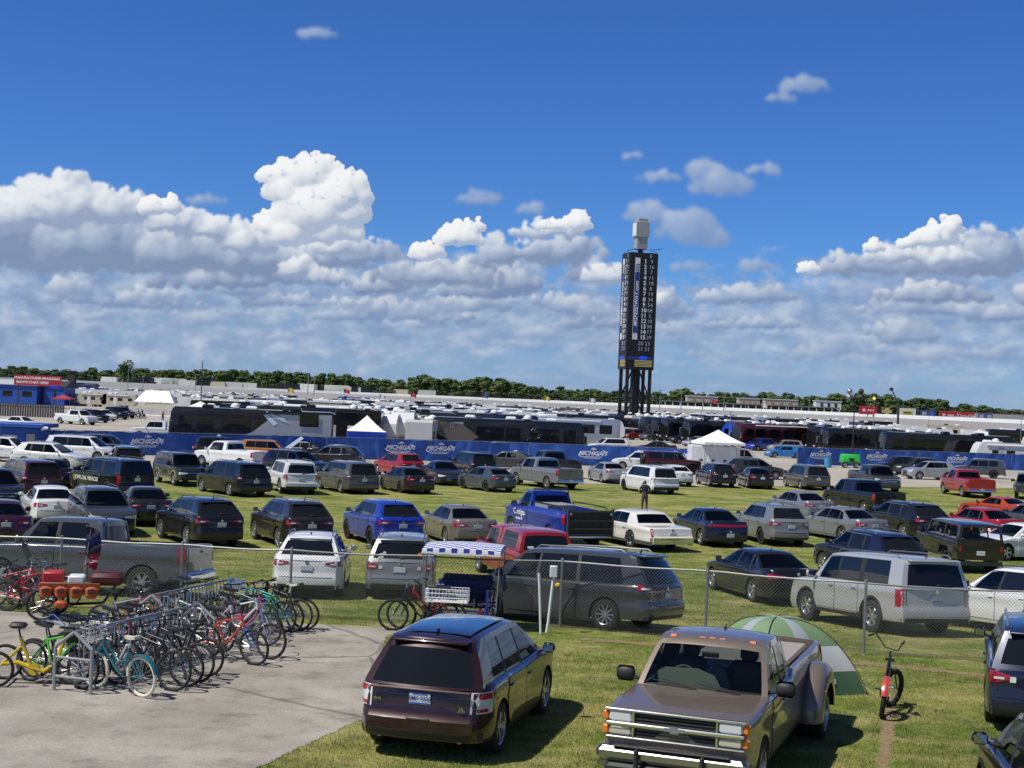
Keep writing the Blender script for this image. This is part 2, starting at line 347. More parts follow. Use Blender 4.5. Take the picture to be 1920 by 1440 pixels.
mx0 = N.new('ShaderNodeVectorMath'); mx0.operation = 'MULTIPLY'; mx0.inputs[1].default_value = SKYMUL; Lk.new(sky.outputs[0], mx0.inputs[0])
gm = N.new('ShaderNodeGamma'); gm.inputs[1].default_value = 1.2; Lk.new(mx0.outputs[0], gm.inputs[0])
up = N.new('ShaderNodeVectorMath'); up.operation = 'MULTIPLY'; up.inputs[1].default_value = (.050, .056, .066); Lk.new(sky.outputs[0], up.inputs[0])     # unseen upper sky made less saturated, to take the blue out of shadows
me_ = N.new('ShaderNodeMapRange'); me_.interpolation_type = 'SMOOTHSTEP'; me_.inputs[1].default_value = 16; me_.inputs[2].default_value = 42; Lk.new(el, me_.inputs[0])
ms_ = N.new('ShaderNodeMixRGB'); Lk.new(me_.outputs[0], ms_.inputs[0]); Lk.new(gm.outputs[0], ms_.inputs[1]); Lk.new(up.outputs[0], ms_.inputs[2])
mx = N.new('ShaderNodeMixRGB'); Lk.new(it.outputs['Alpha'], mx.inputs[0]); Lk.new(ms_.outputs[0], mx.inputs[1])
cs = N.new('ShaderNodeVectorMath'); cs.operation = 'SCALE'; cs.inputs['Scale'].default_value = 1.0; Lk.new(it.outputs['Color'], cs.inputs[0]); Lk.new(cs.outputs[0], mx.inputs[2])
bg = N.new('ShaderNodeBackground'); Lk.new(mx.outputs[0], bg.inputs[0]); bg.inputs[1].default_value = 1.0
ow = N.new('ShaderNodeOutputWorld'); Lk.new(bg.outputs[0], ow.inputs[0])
w.cycles.sampling_method = 'MANUAL'; w.cycles.sample_map_resolution = 512
# ------------------------------------------------------------------ vehicles
def pch(pts):
    X = [p[0] for p in pts]; Y = [p[1] for p in pts]; n = len(X)
    d = [(Y[i + 1] - Y[i]) / (X[i + 1] - X[i]) for i in range(n - 1)]
    t = [d[0]] + [0 if d[i - 1] * d[i] <= 0 else 2 * d[i - 1] * d[i] / (d[i - 1] + d[i]) for i in range(1, n - 1)] + [d[-1]]
    def f(x):
        if x <= X[0]: return Y[0]
        if x >= X[-1]: return Y[-1]
        i = 0
        while x > X[i + 1]: i += 1
        h = X[i + 1] - X[i]; s = (x - X[i]) / h
        return Y[i] * (1 + 2 * s) * (1 - s) ** 2 + t[i] * h * s * (1 - s) ** 2 + Y[i + 1] * s * s * (3 - 2 * s) + t[i + 1] * h * s * s * (s - 1)
    return f
SUV_TOP = [(0, .66), (.015, .80), (.04, .90), (.12, .99), (.22, 1.05), (.27, 1.07), (.5, 1.07), (.8, 1.09), (.93, 1.10), (.985, 1.07), (1, 1.0)]
SPEC = {}
def spec(name, base=None, **k):
    d = dict(SPEC[base]) if base else {}
    d.update(k); SPEC[name] = d
spec('suv', L=4.65, W=1.87, H=1.69, R=.355, fo=.90, wb=2.70, zs=.24, zf=.24, zr=.30, tf=.20, tr=.12, bf=.10, br=.05, crown=.03, top=SUV_TOP,
     sbf=[(.2, .08), (.45, 0), (.7, .02), (1., .10)], sbr=[(.3, .05), (.42, 0), (.6, 0), (.68, .05), (.95, .07), (1.15, .12)],
     gh=[dict(f0=.235, f1=.40, r1=.90, r0=.975, zb=1.03, zr=1.69, wb=.905, wr=.70, win=[(.30, .495, .405, .50), (.515, .70, .515, .69), (.715, .87, .705, .84)], rear=(.14, .80))],
     doors=[(.285, .505), (.51, .735)], tails=[dict(q0=.58, q1=.95, z0=.82, z1=1.0, m='redlens'), dict(q0=.50, q1=.60, z0=.84, z1=.93, m='clearlens')], heads=[dict(q0=.45, q1=.98, z0=.68, z1=.80)],
     grille=(.42, .42, .78), plate=.82, clad=1, rails=1, spoiler=1, lowblack=(.30, .46), hatch=(.60, .985), wiper=1, rim='five')
spec('crossover', 'suv', clad=0, spoiler=1, lowblack=(.30, .40), rim='ten', tr=.18, top=[(0, .64), (.015, .78), (.04, .88), (.12, .97), (.22, 1.03), (.27, 1.05), (.5, 1.06), (.75, 1.11), (.92, 1.15), (.98, 1.12), (1, 1.03)],
     gh=[dict(f0=.24, f1=.42, r1=.845, r0=.975, zb=1.03, zr=1.66, wb=.90, wr=.66, win=[(.305, .50, .425, .51), (.52, .695, .525, .68), (.715, .80, .70, .755)], rear=(.22, .84))], tails=[dict(q0=.50, q1=1.0, z0=.88, z1=1.02, m='redlens')], chromeline=1)
spec('edge', 'suv', L=4.72, W=1.93, H=1.69, R=.37, fo=.95, wb=2.825, clad=0, rails=0, top=[(0, .66), (.015, .82), (.04, .92), (.12, 1.0), (.20, 1.06), (.25, 1.08), (.5, 1.06), (.8, 1.07), (.93, 1.07), (.985, 1.05), (1, .98)],
     sbr=[(.3, .07), (.42, 0), (.58, 0), (.66, .06), (.95, .11), (1.15, .17)], tr=.20,
     gh=[dict(f0=.22, f1=.41, r1=.885, r0=.965, zb=1.01, zr=1.69, wb=.90, wr=.65, win=[(.29, .49, .405, .50), (.515, .69, .515, .68), (.71, .85, .70, .80)], rear=(.05, .80))],
     tails=[dict(q0=.74, q1=1.14, z0=.70, z1=.99, m='clearlens'), dict(q0=.77, q1=1.10, z0=.90, z1=.975, m='redlens', off=.018), dict(q0=.80, q1=1.0, z0=.72, z1=.765, m='redlens', off=.018)],
     plate=.86, lowblack=(.33, .43), hatch=(.56, 1.0), rim='five', exhausts=1)
spec('fullsuv', 'suv', L=5.18, W=2.04, H=1.89, R=.40, fo=1.0, wb=2.95, zs=.32, zf=.30, zr=.36, tf=.14, tr=.07, br=.04,
     top=[(0, .75), (.01, .92), (.03, 1.02), (.12, 1.10), (.22, 1.15), (.27, 1.17), (.5, 1.17), (.8, 1.18), (.96, 1.18), (.99, 1.15), (1, 1.1)],
     sbr=[(.3, .05), (.45, 0), (.65, 0), (.70, .06), (1.2, .08)],
     gh=[dict(f0=.235, f1=.36, r1=.955, r0=.985, zb=1.13, zr=1.89, wb=.92, wr=.76, win=[(.285, .44, .365, .445), (.46, .63, .46, .625), (.67, .875, .665, .86)], rear=(.10, .84))],
     doors=[(.27, .45), (.455, .65)], tails=[dict(q0=.88, q1=1.10, z0=.72, z1=1.12, m='redlens')], plate=.92, chromeline=1, lowblack=(.36, .46), hatch=(.70, 1.1), rim='six')
spec('suburban', 'fullsuv', L=5.7, wb=3.30)
spec('boxsuv', 'suv', L=4.82, W=1.92, H=1.80, R=.385, fo=.95, wb=2.79, zs=.34, zf=.36, zr=.40, tf=.14, tr=.08,
     top=[(0, .75), (.01, .90), (.03, .98), (.12, 1.06), (.22, 1.10), (.27, 1.12), (.5, 1.12), (.96, 1.14), (.99, 1.12), (1, 1.06)],
     gh=[dict(f0=.25, f1=.37, r1=.945, r0=.98, zb=1.08, zr=1.79, wb=.91, wr=.75, win=[(.30, .47, .375, .475), (.49, .665, .49, .66), (.69, .86, .685, .845)], rear=(.12, .78))],
     doors=[(.285, .48), (.485, .67)], tails=[dict(q0=.80, q1=1.08, z0=.85, z1=1.08, m='redlens')], rim='six')
spec('oldsuv', 'boxsuv', L=4.8, W=1.83, H=1.80, rim='five', clad=1)
spec('minivan', 'suv', L=5.15, W=2.0, H=1.76, R=.35, fo=.98, wb=3.08, zs=.19, zf=.2, zr=.28, tf=.24, tr=.10, clad=0, lowblack=(.28, .36),
     top=[(0, .60), (.015, .74), (.04, .84), (.10, .95), (.17, 1.03), (.22, 1.05), (.5, 1.04), (.8, 1.05), (.95, 1.07), (.99, 1.03), (1, .96)],
     gh=[dict(f0=.165, f1=.355, r1=.905, r0=.985, zb=1.0, zr=1.76, wb=.905, wr=.71, win=[(.26, .42, .355, .43), (.435, .63, .44, .625), (.65, .87, .64, .83)], rear=(.10, .82))],
     doors=[(.235, .42), (.425, .66)], tails=[dict(q0=.72, q1=1.08, z0=.93, z1=1.04, m='redlens')], plate=.80, hatch=(.58, 1.0), rim='ten')
spec('sedan', L=4.85, W=1.84, H=1.45, R=.335, fo=.93, wb=2.80, zs=.17, zf=.18, zr=.26, tf=.24, tr=.18, bf=.10, br=.08, crown=.035,
     top=[(0, .50), (.012, .62), (.03, .70), (.10, .80), (.2, .89), (.28, .94), (.5, .93), (.75, .96), (.84, 1.02), (.94, 1.05), (.985, 1.05), (1, .96)],
     sbf=[(.2, .06), (.4, 0), (.6, .04), (.8, .14)], sbr=[(.25, .08), (.4, 0), (.6, .0), (.85, .05), (1.05, .10)],
     gh=[dict(f0=.265, f1=.43, r1=.68, r0=.865, zb=.91, zr=1.45, wb=.885, wr=.62, win=[(.335, .505, .435, .515), (.52, .685, .53, .665), (.70, .765, .68, .695)], rear=(.20, .92))],
     doors=[(.30, .51), (.515, .715)], tails=[dict(q0=.42, q1=.98, z0=.78, z1=.92, m='redlens')], heads=[dict(q0=.45, q1=.98, z0=.56, z1=.68)],
     grille=(.38, .30, .62), plate=.78, lowblack=(.26, .36), hatch=None, rim='five', trunk=1)
spec('dart', 'sedan', L=4.67, tails=[dict(q0=0, q1=.95, z0=.84, z1=.94, m='redlens')], plate=.5)
spec('oldsedan', 'sedan', tf=.18, tr=.14)
spec('camaro', 'sedan', L=4.78, W=1.9, H=1.35, wb=2.81, doors=[(.34, .62)], gh=[dict(f0=.31, f1=.46, r1=.66, r0=.85, zb=.90, zr=1.35, wb=.87, wr=.6, win=[(.38, .60, .47, .61), (.62, .70, .62, .66)], rear=(.15, .92))], plate=.6)
spec('hatch', 'sedan', L=4.45, W=1.8, H=1.45, wb=2.72, fo=.9,
     top=[(0, .50), (.012, .64), (.03, .72), (.10, .82), (.2, .91), (.28, .95), (.5, .95), (.8, 1.0), (.94, 1.05), (.985, 1.03), (1, .95)],
     gh=[dict(f0=.25, f1=.42, r1=.78, r0=.965, zb=.92, zr=1.45, wb=.885, wr=.64, win=[(.32, .50, .425, .51), (.52, .69, .525, .68)], rear=(.16, .85))], spoiler=1, trunk=0, hatch=(.5, .95))
spec('classic', 'sedan', L=5.72, W=1.98, H=1.45, R=.345, fo=1.0, wb=3.08, zs=.24, zf=.3, zr=.32, tf=.08, tr=.10, bf=.05, br=.03, crown=.02,
     top=[(0, .76), (.008, .84), (.03, .88), (.3, .93), (.62, .94), (.9, .93), (.985, .91), (1, .88)],
     sbf=[(.3, 0), (.55, 0), (.6, .04), (.9, .05)], sbr=[(.3, .02), (.4, -.03), (.56, -.03), (.6, .03), (.95, .14)],
     gh=[dict(f0=.33, f1=.42, r1=.68, r0=.775, zb=.90, zr=1.44, wb=.89, wr=.70, win=[(.375, .50, .425, .505), (.515, .635, .52, .625)], rear=(.22, .88))],
     doors=[(.34, .505), (.51, .66)], tails=[dict(q0=.86, q1=.945, z0=.58, z1=.90, m='redlens')], plate=.68, lowblack=None, rim='wire', grille=(.5, .55, .8))
spec('pickup', L=5.89, W=2.06, H=1.92, R=.405, fo=.98, wb=3.74, zs=.36, zf=.34, zr=.46, tf=.12, tr=.05, bf=.07, br=.02, crown=.03,
     top=[(0, .85), (.008, 1.0), (.03, 1.10), (.10, 1.16), (.2, 1.21), (.26, 1.23), (.60, 1.24), (.63, 1.33), (.97, 1.34), (.995, 1.33), (1, 1.31)],
     sbf=[(.3, 0), (.6, 0), (.7, .05), (1.2, .09)], sbr=[(.3, 0), (.55, -.03), (.64, -.03), (.67, .05), (1.4, .05)],
     gh=[dict(f0=.215, f1=.315, r1=.598, r0=.615, zb=1.20, zr=1.92, wb=.91, wr=.74, win=[(.265, .40, .325, .405), (.42, .545, .42, .54)], rear=(.12, .80))],
     bed=(.635, .982, .86), doors=[(.245, .405), (.41, .56)], tails=[dict(q0=.90, q1=1.10, z0=.92, z1=1.26, m='redlens')], heads=[dict(q0=.62, q1=1.02, z0=.90, z1=1.04)],
     grille=(.60, .66, 1.02), plate=.56, lowblack=(.48, .66), hatch=None, rim='six', tailgate=1)
spec('extcab', 'pickup', L=5.9, wb=3.68, top=[(0, .85), (.008, 1.0), (.03, 1.10), (.10, 1.16), (.2, 1.21), (.26, 1.23), (.54, 1.24), (.57, 1.33), (.97, 1.34), (.995, 1.33), (1, 1.31)],
     gh=[dict(f0=.215, f1=.315, r1=.535, r0=.55, zb=1.20, zr=1.92, wb=.91, wr=.74, win=[(.265, .40, .325, .405), (.415, .49, .415, .49)], rear=(.12, .80))], bed=(.575, .982, .86), doors=[(.245, .405), (.41, .50)])
spec('regcab', 'pickup', L=5.95, W=2.05, H=2.03, R=.42, wb=3.62, zs=.46, zr=.55, top=[(0, .95), (.008, 1.1), (.03, 1.20), (.10, 1.28), (.2, 1.32), (.26, 1.34), (.42, 1.35), (.45, 1.45), (.97, 1.46), (.995, 1.45), (1, 1.43)],
     gh=[dict(f0=.215, f1=.315, r1=.43, r0=.445, zb=1.31, zr=2.03, wb=.91, wr=.74, win=[(.265, .41, .325, .41)], rear=(.12, .80))], bed=(.465, .982, .95), doors=[(.245, .425)], tails=[dict(q0=.92, q1=1.12, z0=.98, z1=1.36, m='redlens')])
spec('smallpickup', 'pickup', L=5.1, W=1.78, H=1.70, R=.36, fo=.85, wb=3.2, zs=.32, zr=.42, top=[(0, .75), (.01, .88), (.04, .95), (.2, 1.02), (.26, 1.04), (.53, 1.04), (.58, 1.12), (.97, 1.12), (1, 1.08)],
     gh=[dict(f0=.235, f1=.33, r1=.52, r0=.535, zb=1.01, zr=1.66, wb=.90, wr=.74, win=[(.275, .40, .335, .405), (.415, .49, .415, .485)], rear=(.12, .80)),
         dict(f0=.56, f1=.575, r1=.95, r0=.985, zb=1.10, zr=1.72, wb=.95, wr=.78, win=[(.62, .90, .625, .89)], rear=(.10, .84), front=(.2, .8))],
     bed=None, doors=[(.26, .41)], tails=[dict(q0=.80, q1=.98, z0=.72, z1=1.02, m='redlens')], rim='five', grille=(.5, .6, .85), heads=[dict(q0=.5, q1=.9, z0=.72, z1=.84)])
spec('jeep', 'boxsuv', L=4.7, W=1.80, H=1.82, R=.42, fo=.75, wb=2.95, zs=.48, zf=.5, zr=.5, tf=.24, tr=.03, bf=.02, br=.01, crown=.015, rails=0, wiper=0, spoiler=0,
     top=[(0, .95), (.01, 1.08), (.03, 1.12), (.3, 1.20), (.5, 1.20), (.99, 1.20), (1, 1.18)], sbf=[(.4, 0), (1.2, .02)], sbr=[(.4, 0), (1.2, .01)],
     gh=[dict(f0=.30, f1=.355, r1=.985, r0=.99, zb=1.17, zr=1.82, wb=.93, wr=.82, win=[(.33, .48, .36, .48), (.50, .68, .50, .675), (.71, .95, .705, .94)], rear=(.10, .85))],
     doors=[(.32, .49), (.495, .69)], tails=[dict(q0=.80, q1=.90, z0=.80, z1=1.0, m='redlens')], heads=[], flares=1, spare=1, plate=.75)
spec('dually', 'extcab', L=6.35, W=1.96, H=1.86, R=.39, fo=.93, wb=3.95, zs=.36, zf=.34, tf=.06, bf=.035, crown=.025,
     top=[(0, 1.05), (.004, 1.10), (.012, 1.125), (.08, 1.16), (.2, 1.20), (.245, 1.215), (.50, 1.22), (.53, 1.30), (.97, 1.30), (1, 1.28)], sbf=[(.3, 0), (1.2, .02)],
     gh=[dict(f0=.225, f1=.318, r1=.495, r0=.51, zb=1.18, zr=1.86, wb=.92, wr=.76, win=[(.262, .375, .325, .38), (.392, .46, .392, .455)], rear=(.12, .80), wind=(.07, .90))],
     bed=(.535, .985, .82), doors=[(.235, .385), (.39, .47)], heads=[], grille=None, lowblack=None, interior=1, rim='five', widerear=.05)

def half_profile(S):
    L, W = S['L'], S['W']; top = pch(S['top']); H0 = S['top'][5][1] if len(S['top']) > 5 else 1.; zs = S['zs']
    sec = pch([(0, .955), (.12, .985), (.35, .997), (.6, .985), (.72, .990), (.80, 1.0), (.92, .985), (1.0, .965), (1.4, .93)])
    rf, rr = .17, .13
    def w(f, z):
        t = 1.
        if f < rf: t = 1 - S['tf'] * ((rf - f) / rf) ** 2.4
        elif f > 1 - rr: t = 1 - S['tr'] * ((f - 1 + rr) / rr) ** 2.6
        return W / 2 * t * sec((z - zs) / (H0 - zs))
    sbf, sbr = pch(S['sbf']), pch(S['sbr'])
    def warp(f, x, z):
        y = L / 2 - f * L; ww = max(.2, w(f, min(z, H0)))
        a = max(0, 1 - f / .10) ** 1.5; b = max(0, 1 - (1 - f) / .10) ** 1.5; k = max(0, 1 - (x / ww) ** 2)
        return (x, y - a * (sbf(z) - S['bf'] * k) + b * (sbr(z) - S['br'] * k), z)
    sillf = pch([(0, S['zf']), (.12, S['zf']), (.2, zs), (.8, zs), (.88, S['zr']), (1, S['zr'])])
    Ra = S['R'] + .05; ws = [S['fo'] / L, (S['fo'] + S['wb']) / L]
    def low(f):
        for c in ws:
            d = abs(f - c) * L
            if d <= Ra + 1e-6: return S['R'] + math.sqrt(max(0, Ra * Ra - d * d))
        return sillf(f)
    return dict(w=w, warp=warp, top=top, low=low, ws=ws, Ra=Ra, sec=sec, H0=H0)
def patch(mb, pt, u0, u1, v0, v1, nu=6, nv=2, off=.006, thick=.03, mi=0):
    """sheet that follows a surface pt(u, v) at a small distance, with closed edges; v0, v1 may be functions of u in 0..1"""
    V0 = v0 if callable(v0) else (lambda s: v0); V1 = v1 if callable(v1) else (lambda s: v1)
    def nrm(u, v):
        e = .004; a = Vector(pt(u + e, v)) - Vector(pt(u - e, v)); b = Vector(pt(u, v + e)) - Vector(pt(u, v - e)); n = a.cross(b)
        return n.normalized() * (1 if u1 >= u0 else -1) if n.length > 1e-9 else Vector((0, 0, 1))
    outer = []; inner = []
    for j in range(nv + 1):
        ro = []; ri = []
        for i in range(nu + 1):
            s = i / nu; u = u0 + (u1 - u0) * s; v = V0(s) + (V1(s) - V0(s)) * j / nv; p = Vector(pt(u, v)); n = nrm(u, v)
            ro.append(p + n * off); ri.append(p - n * thick)
        outer.append(ro); inner.append(ri)
    mb.grid(outer, mi)
    edge_o = outer[0] + [r[-1] for r in outer[1:]] + outer[-1][-2::-1] + [r[0] for r in outer[-2:0:-1]]
    edge_i = inner[0] + [r[-1] for r in inner[1:]] + inner[-1][-2::-1] + [r[0] for r in inner[-2:0:-1]]
    n = len(edge_o); mb.add(edge_o + edge_i, [(i, (i + 1) % n, n + (i + 1) % n, n + i) for i in range(n)], mi)
WHEELS = {}
def wheel_meshes(Rr, style, wd=.23):
    key = (round(Rr, 3), style)
    if key in WHEELS: return WHEELS[key]
    r = Rr * (.60 if style in ('six', 'steel') else .66); h = wd / 2; t = MB()
    t.lathe([(r * .96, -h * .9), (r, -h), (r + (Rr - r) * .45, -h * 1.06), (Rr * .955, -h * .92), (Rr, -h * .62), (Rr, h * .62), (Rr * .955, h * .92), (r + (Rr - r) * .45, h * 1.06), (r, h), (r * .96, h * .9)], 28, 'x', closed=True)
    tm = t.mesh('tyre', M['rubber'], 40); m = MB()
    m.lathe([(r, h * .96), (r * .985, h), (r * .94, h * .93), (r * .92, h * .6), (r * .90, h * .1)], 28, 'x')
    m.lathe([(r * .97, -h * .8), (.001, -h * .8)], 20, 'x', mi=1); m.lathe([(r * .90, h * .12), (.001, h * .12)], 20, 'x', mi=1)
    fx = h * .74
    if style == 'wire':
        m.lathe([(r * .55, fx * .7), (r * .3, fx), (.02, fx * 1.15), (.001, fx * 1.15)], 20, 'x')
        for i in range(20):
            a = 2 * PI * i / 20; m.tube((fx * .8, math.cos(a) * r * .3, math.sin(a) * r * .3), (fx * .5, math.cos(a + .3) * r * .92, math.sin(a + .3) * r * .92), .008, n=4)
    elif style == 'dualrear':
        m.lathe([(r * .9, h * .2), (r * .5, -h * .4), (r * .3, -h * .2), (r * .25, h * .6), (.001, h * .6)], 20, 'x')
    else:
        ns = {'five': 5, 'six': 6, 'ten': 10, 'dark': 5, 'darkten': 10, 'grey': 5, 'steel': 6}[style]
        for i in range(ns):
            a = 2 * PI * i / ns
            pair = (-.16, .16) if ns < 7 else (0,)
            for da in pair:
                wv = r * (.085 if ns < 7 else .075)
                p0 = Vector((fx, math.cos(a + da * .4) * r * .12, math.sin(a + da * .4) * r * .12)); p1 = Vector((fx + .005, math.cos(a + da) * r * .93, math.sin(a + da) * r * .93))
                d = (p1 - p0).normalized(); s = d.cross(Vector((1, 0, 0))) * wv; q = Vector((.03, 0, 0))
                m.add([p0 - s, p0 + s, p1 + s * 1.1, p1 - s * 1.1, p0 - s - q, p0 + s - q, p1 + s - q, p1 - s - q], [(0, 1, 2, 3), (4, 7, 6, 5), (0, 3, 7, 4), (1, 5, 6, 2)])
        m.lathe([(r * .22, fx - .02), (r * .2, fx + .008), (.001, fx + .012)], 14, 'x')
    mat = {'dark': 'darkalloy', 'darkten': 'darkalloy', 'grey': 'greyalloy', 'wire': 'chrome'}.get(style, 'alloy')
    WHEELS[key] = (tm, m.mesh('rim', [M[mat], M['black']], 35)); return WHEELS[key]
TEMPL = {}
def template(kind, lod, opt=()):
    """list of parts: (name, mesh, loc, rotz, parent index, painted)"""
    key = (kind, lod, tuple(sorted(dict(opt).items())))
    if key in TEMPL: return TEMPL[key]
    S = dict(SPEC[kind]); S.update(dict(opt)); L, W = S['L'], S['W']; P = half_profile(S); w, warp, top, low = P['w'], P['warp'], P['top'], P['low']
    parts = []
    def addp(name, mb, mats, parent=None, painted=False, smooth=35, loc=None, rot=None):
        parts.append((name, mb.mesh(name, mats, smooth) if isinstance(mb, MB) else mb, loc, rot, parent, painted)); return len(parts) - 1
    body = MB()
    fs = {0, .003, .01, .025, .05, .08, .12, .97, .985, .995, 1.0} | {i / 24 for i in range(3, 24)}
    for c in P['ws']:
        fs = {f for f in fs if abs(f - c) * L > P['Ra'] + .02}
        k = 14
        for i in range(k + 1): fs.add(c + math.cos(PI * i / k) * P['Ra'] / L)
        fs |= {c - (P['Ra'] + .003) / L, c + (P['Ra'] + .003) / L}
    bed = S.get('bed')
    if bed: fs |= {bed[0] - .0005, bed[0], bed[1], bed[1] + .0005}
    well = None
    if S.get('interior'): well = (S['gh'][0]['f0'] + .02, S['gh'][0]['r0'] - .012, .55); fs |= {well[0] - .0005, well[0], well[1], well[1] + .0005}
    fs = sorted(f for f in fs if 0 <= f <= 1)
    rows = [0, .06, .13, .22, .32, .43, .54, .63, .70, .76, .82, .88, .94]; rings = []
    def ring(f):
        zb, zt = low(f), top(f); pts = []
        pts.append((w(f, zb) * .93, zb + .002))
        for r in rows: z = zb + (zt - .02 - zb) * r; pts.append((w(f, z), z))
        w1 = w(f, zt); pts.append((w1 * .985, zt - .012)); cr = S['crown']
        hole = bed if bed and bed[0] <= f <= bed[1] else (well if well and well[0] <= f <= well[1] else None)
        if hole: pts += [(w1 * .955, zt), (w1 * (.915 if hole is bed else .86), zt), (w1 * (.91 if hole is bed else .85), hole[2]), (w1 * .5, hole[2]), (0, hole[2])]
        else: pts += [(w1 * s, zt + cr * (1 - s * s)) for s in (.955, .85, .55, .25)] + [(0, zt + cr)]
        return pts
    for f in fs:
        p = ring(f); full = [warp(f, x, z) for x, z in p] + [warp(f, -x, z) for x, z in p[-2::-1]]; rings.append(full)
    body.grid(rings)
    ss_ = [1, .95, .85, .7, .55, .25, 0, -.25, -.55, -.7, -.85, -.95, -1]
    for f in (0, 1):
        p = ring(f); nr = len(rows) + 2; g = [[warp(f, p[j][0] * s, p[j][1]) for s in ss_] for j in range(1, nr)]
        g.append([warp(f, p[nr - 1][0] * s, top(f) + S['crown'] * (1 - s * s)) for s in ss_]); body.grid(g)
    # ---- greenhouse(s)
    glass = []; blacks = {}
    for gi, G in enumerate(S['gh']):
        zb, zr = G['zb'], G['zr']; wb, wr = G['wb'] * W / 2, G['wr'] * W / 2; bul = (.15 if kind == 'edge' else .10) if gi == 0 and kind not in ('jeep',) else .02
        def roofz(a, b): return zr - .045 * abs(b) ** 3 - .05 * abs(2 * a - 1) ** 5
        ts = [0, .08, .3, .5, .7, .88, .95, 1.0]
        def hw(t): return wb + (wr - wb) * t ** 1.25
        def zz(t, a, b): return zb + (roofz(a, b) - zb) * t
        def Y(f): return L / 2 - f * L
        def side(f_b, f_t, t, sx, a):
            y = Y(f_b + (f_t - f_b) * t); return (sx * hw(t), y, zz(t, a, 1))
        cols = [(G['f0'], G['f1'], 'p')]
        for k, wn in enumerate(G['win']):
            cols += [(wn[0], wn[2], 'g%d' % k), (wn[1], wn[3], 'b' if k < len(G['win']) - 1 else 'p')]
        cols.append((G['r0'], G['r1'], None))
        def aof(ft): return (ft - G['f1']) / max(1e-6, G['r1'] - G['f1'])
        for sx in (1, -1):
            for i in range(len(cols) - 1):
                b0, t0, ty = cols[i]; b1, t1, _ = cols[i + 1]; n = 3
                for j in range(len(ts) - 1):
                    g = [[side(b0 + (b1 - b0) * q / n, t0 + (t1 - t0) * q / n, t, sx, aof(t0 + (t1 - t0) * q / n)) for q in range(n + 1)] for t in (ts[j], ts[j + 1])]
                    isg = ty[0] == 'g' and 1 <= j <= 4
                    if isg:
                        while len(glass) <= 0 or not any(x[0] == ('s', gi, ty, sx) for x in glass): glass.append((('s', gi, ty, sx), MB()))
                        [x[1] for x in glass if x[0] == ('s', gi, ty, sx)][0].grid(g)
                    elif ty == 'b' and 1 <= j <= 4: blacks.setdefault((gi, i, sx), MB()).grid(g)
                    else: body.grid(g)
        cs = [1, .9, .6, .3, 0, -.3, -.6, -.9, -1]
        def face(fb, ft, sgn, lo, hi, nm, frame=.9):
            tt = sorted(set([0, lo, (lo + hi) / 2, hi, 1.0] + [lo + (hi - lo) * .25, lo + (hi - lo) * .75])); c2 = [1, frame, .6, .3, 0, -.3, -.6, -frame, -1]
            gm = MB() if nm else None
            for j in range(len(tt) - 1):
                for i in range(8):
                    g = []
                    for t in (tt[j], tt[j + 1]):
                        row = []
                        for c in (c2[i], c2[i + 1]):
                            a = 0 if sgn > 0 else 1
                            row.append((hw(t) * c, Y(fb + (ft - fb) * t) + sgn * bul * (1 - c * c) * (1 - .35 * t), zz(t, a, c)))
                        g.append(row)
                    if nm and 1 <= i <= 6 and tt[j] >= lo - 1e-6 and tt[j + 1] <= hi + 1e-6: gm.grid(g)
                    else: body.grid(g)
            if nm: glass.append(((nm, gi), gm))
        fr = G.get('wind', (.06, .93))
        if gi == 0: face(G['f0'], G['f1'], 1, fr[0], fr[1], 'windshield', .91)
        else: face(G['f0'], G['f1'], 1, .3, .7, None)
        face(G['r0'], G['r1'], -1, G['rear'][0], G['rear'][1], 'rear_window', .86 if S['H'] > 1.5 else .9)
        rg = []
        for a in (0, .04, .12, .3, .5, .7, .88, .96, 1):
            row = []
            for c in cs:
                yf = Y(G['f1']) + bul * .65 * (1 - c * c); yr = Y(G['r1']) - bul * .65 * (1 - c * c)
                row.append((hw(1) * c, yf + (yr - yf) * a, roofz(a, c)))
            rg.append(row)
        body.grid(rg)
    if S.get('spoiler'):
        G = S['gh'][0]; y = L / 2 - G['r1'] * L; body.box((0, y - .09, G['zr'] - .085), (W * G['wr'] * .90, .16, .035), rot=(R(10), 0, 0), bev=.012)
    if S.get('flares'): pass
    addp('body', body, None, painted=True, smooth=38)
    for k, gm in glass:
        nm = 'side_window' if k[0] == 's' else k[0]; low_car = S['H'] < 1.55
        clear = k[1] == 0 and lod and not (kind in ('smallpickup',) and nm == 'rear_window') and (nm == 'windshield' or (k[0] == 's' and (k[2] == 'g0' or low_car)) or (nm == 'rear_window' and (low_car or S.get('bed'))))
        i = addp(nm, gm, M['clearglass' if S.get('interior') else ('tint' if clear else 'glass')])
    if lod and not S.get('interior'):
        G = S['gh'][0]; e = MB(); zb = G['zb']; wb_ = G['wb'] * W / 2 - .03; y0, y1 = L / 2 - (G['f0'] + .03) * L, L / 2 - (G['r0'] - .03) * L; zt_ = max(zb, top((G['f0'] + G['r0']) / 2) + S['crown']) + .01
        e.grid([[(-wb_, y0, zt_), (wb_, y0, zt_)], [(-wb_, y1, zt_), (wb_, y1, zt_)]])
        ln = (G['r1'] - G['f1']) * L; sy = [L / 2 - (G['f1'] + .02) * L - .35]
        if ln > 1.5: sy.append(sy[0] - .95)
        for n_, ys_ in enumerate(sy):
            for x in ((-.36, .36) if n_ == 0 else (-.42, 0, .42)): e.box((x, ys_, zt_ + .12), (.44 if n_ == 0 else .36, .12, .26), rot=(R(-8), 0, 0), bev=.05); e.box((x, ys_ - .03, zt_ + .31), (.24, .09, .13), bev=.04)
        e.path([(-.36 + .17 * math.cos(q * PI / 6), sy[0] + .55, zt_ + .03 + .15 * math.sin(q * PI / 6)) for q in range(12)], .012, 4, closed=True)
        addp('cabin', e, M['seat'])
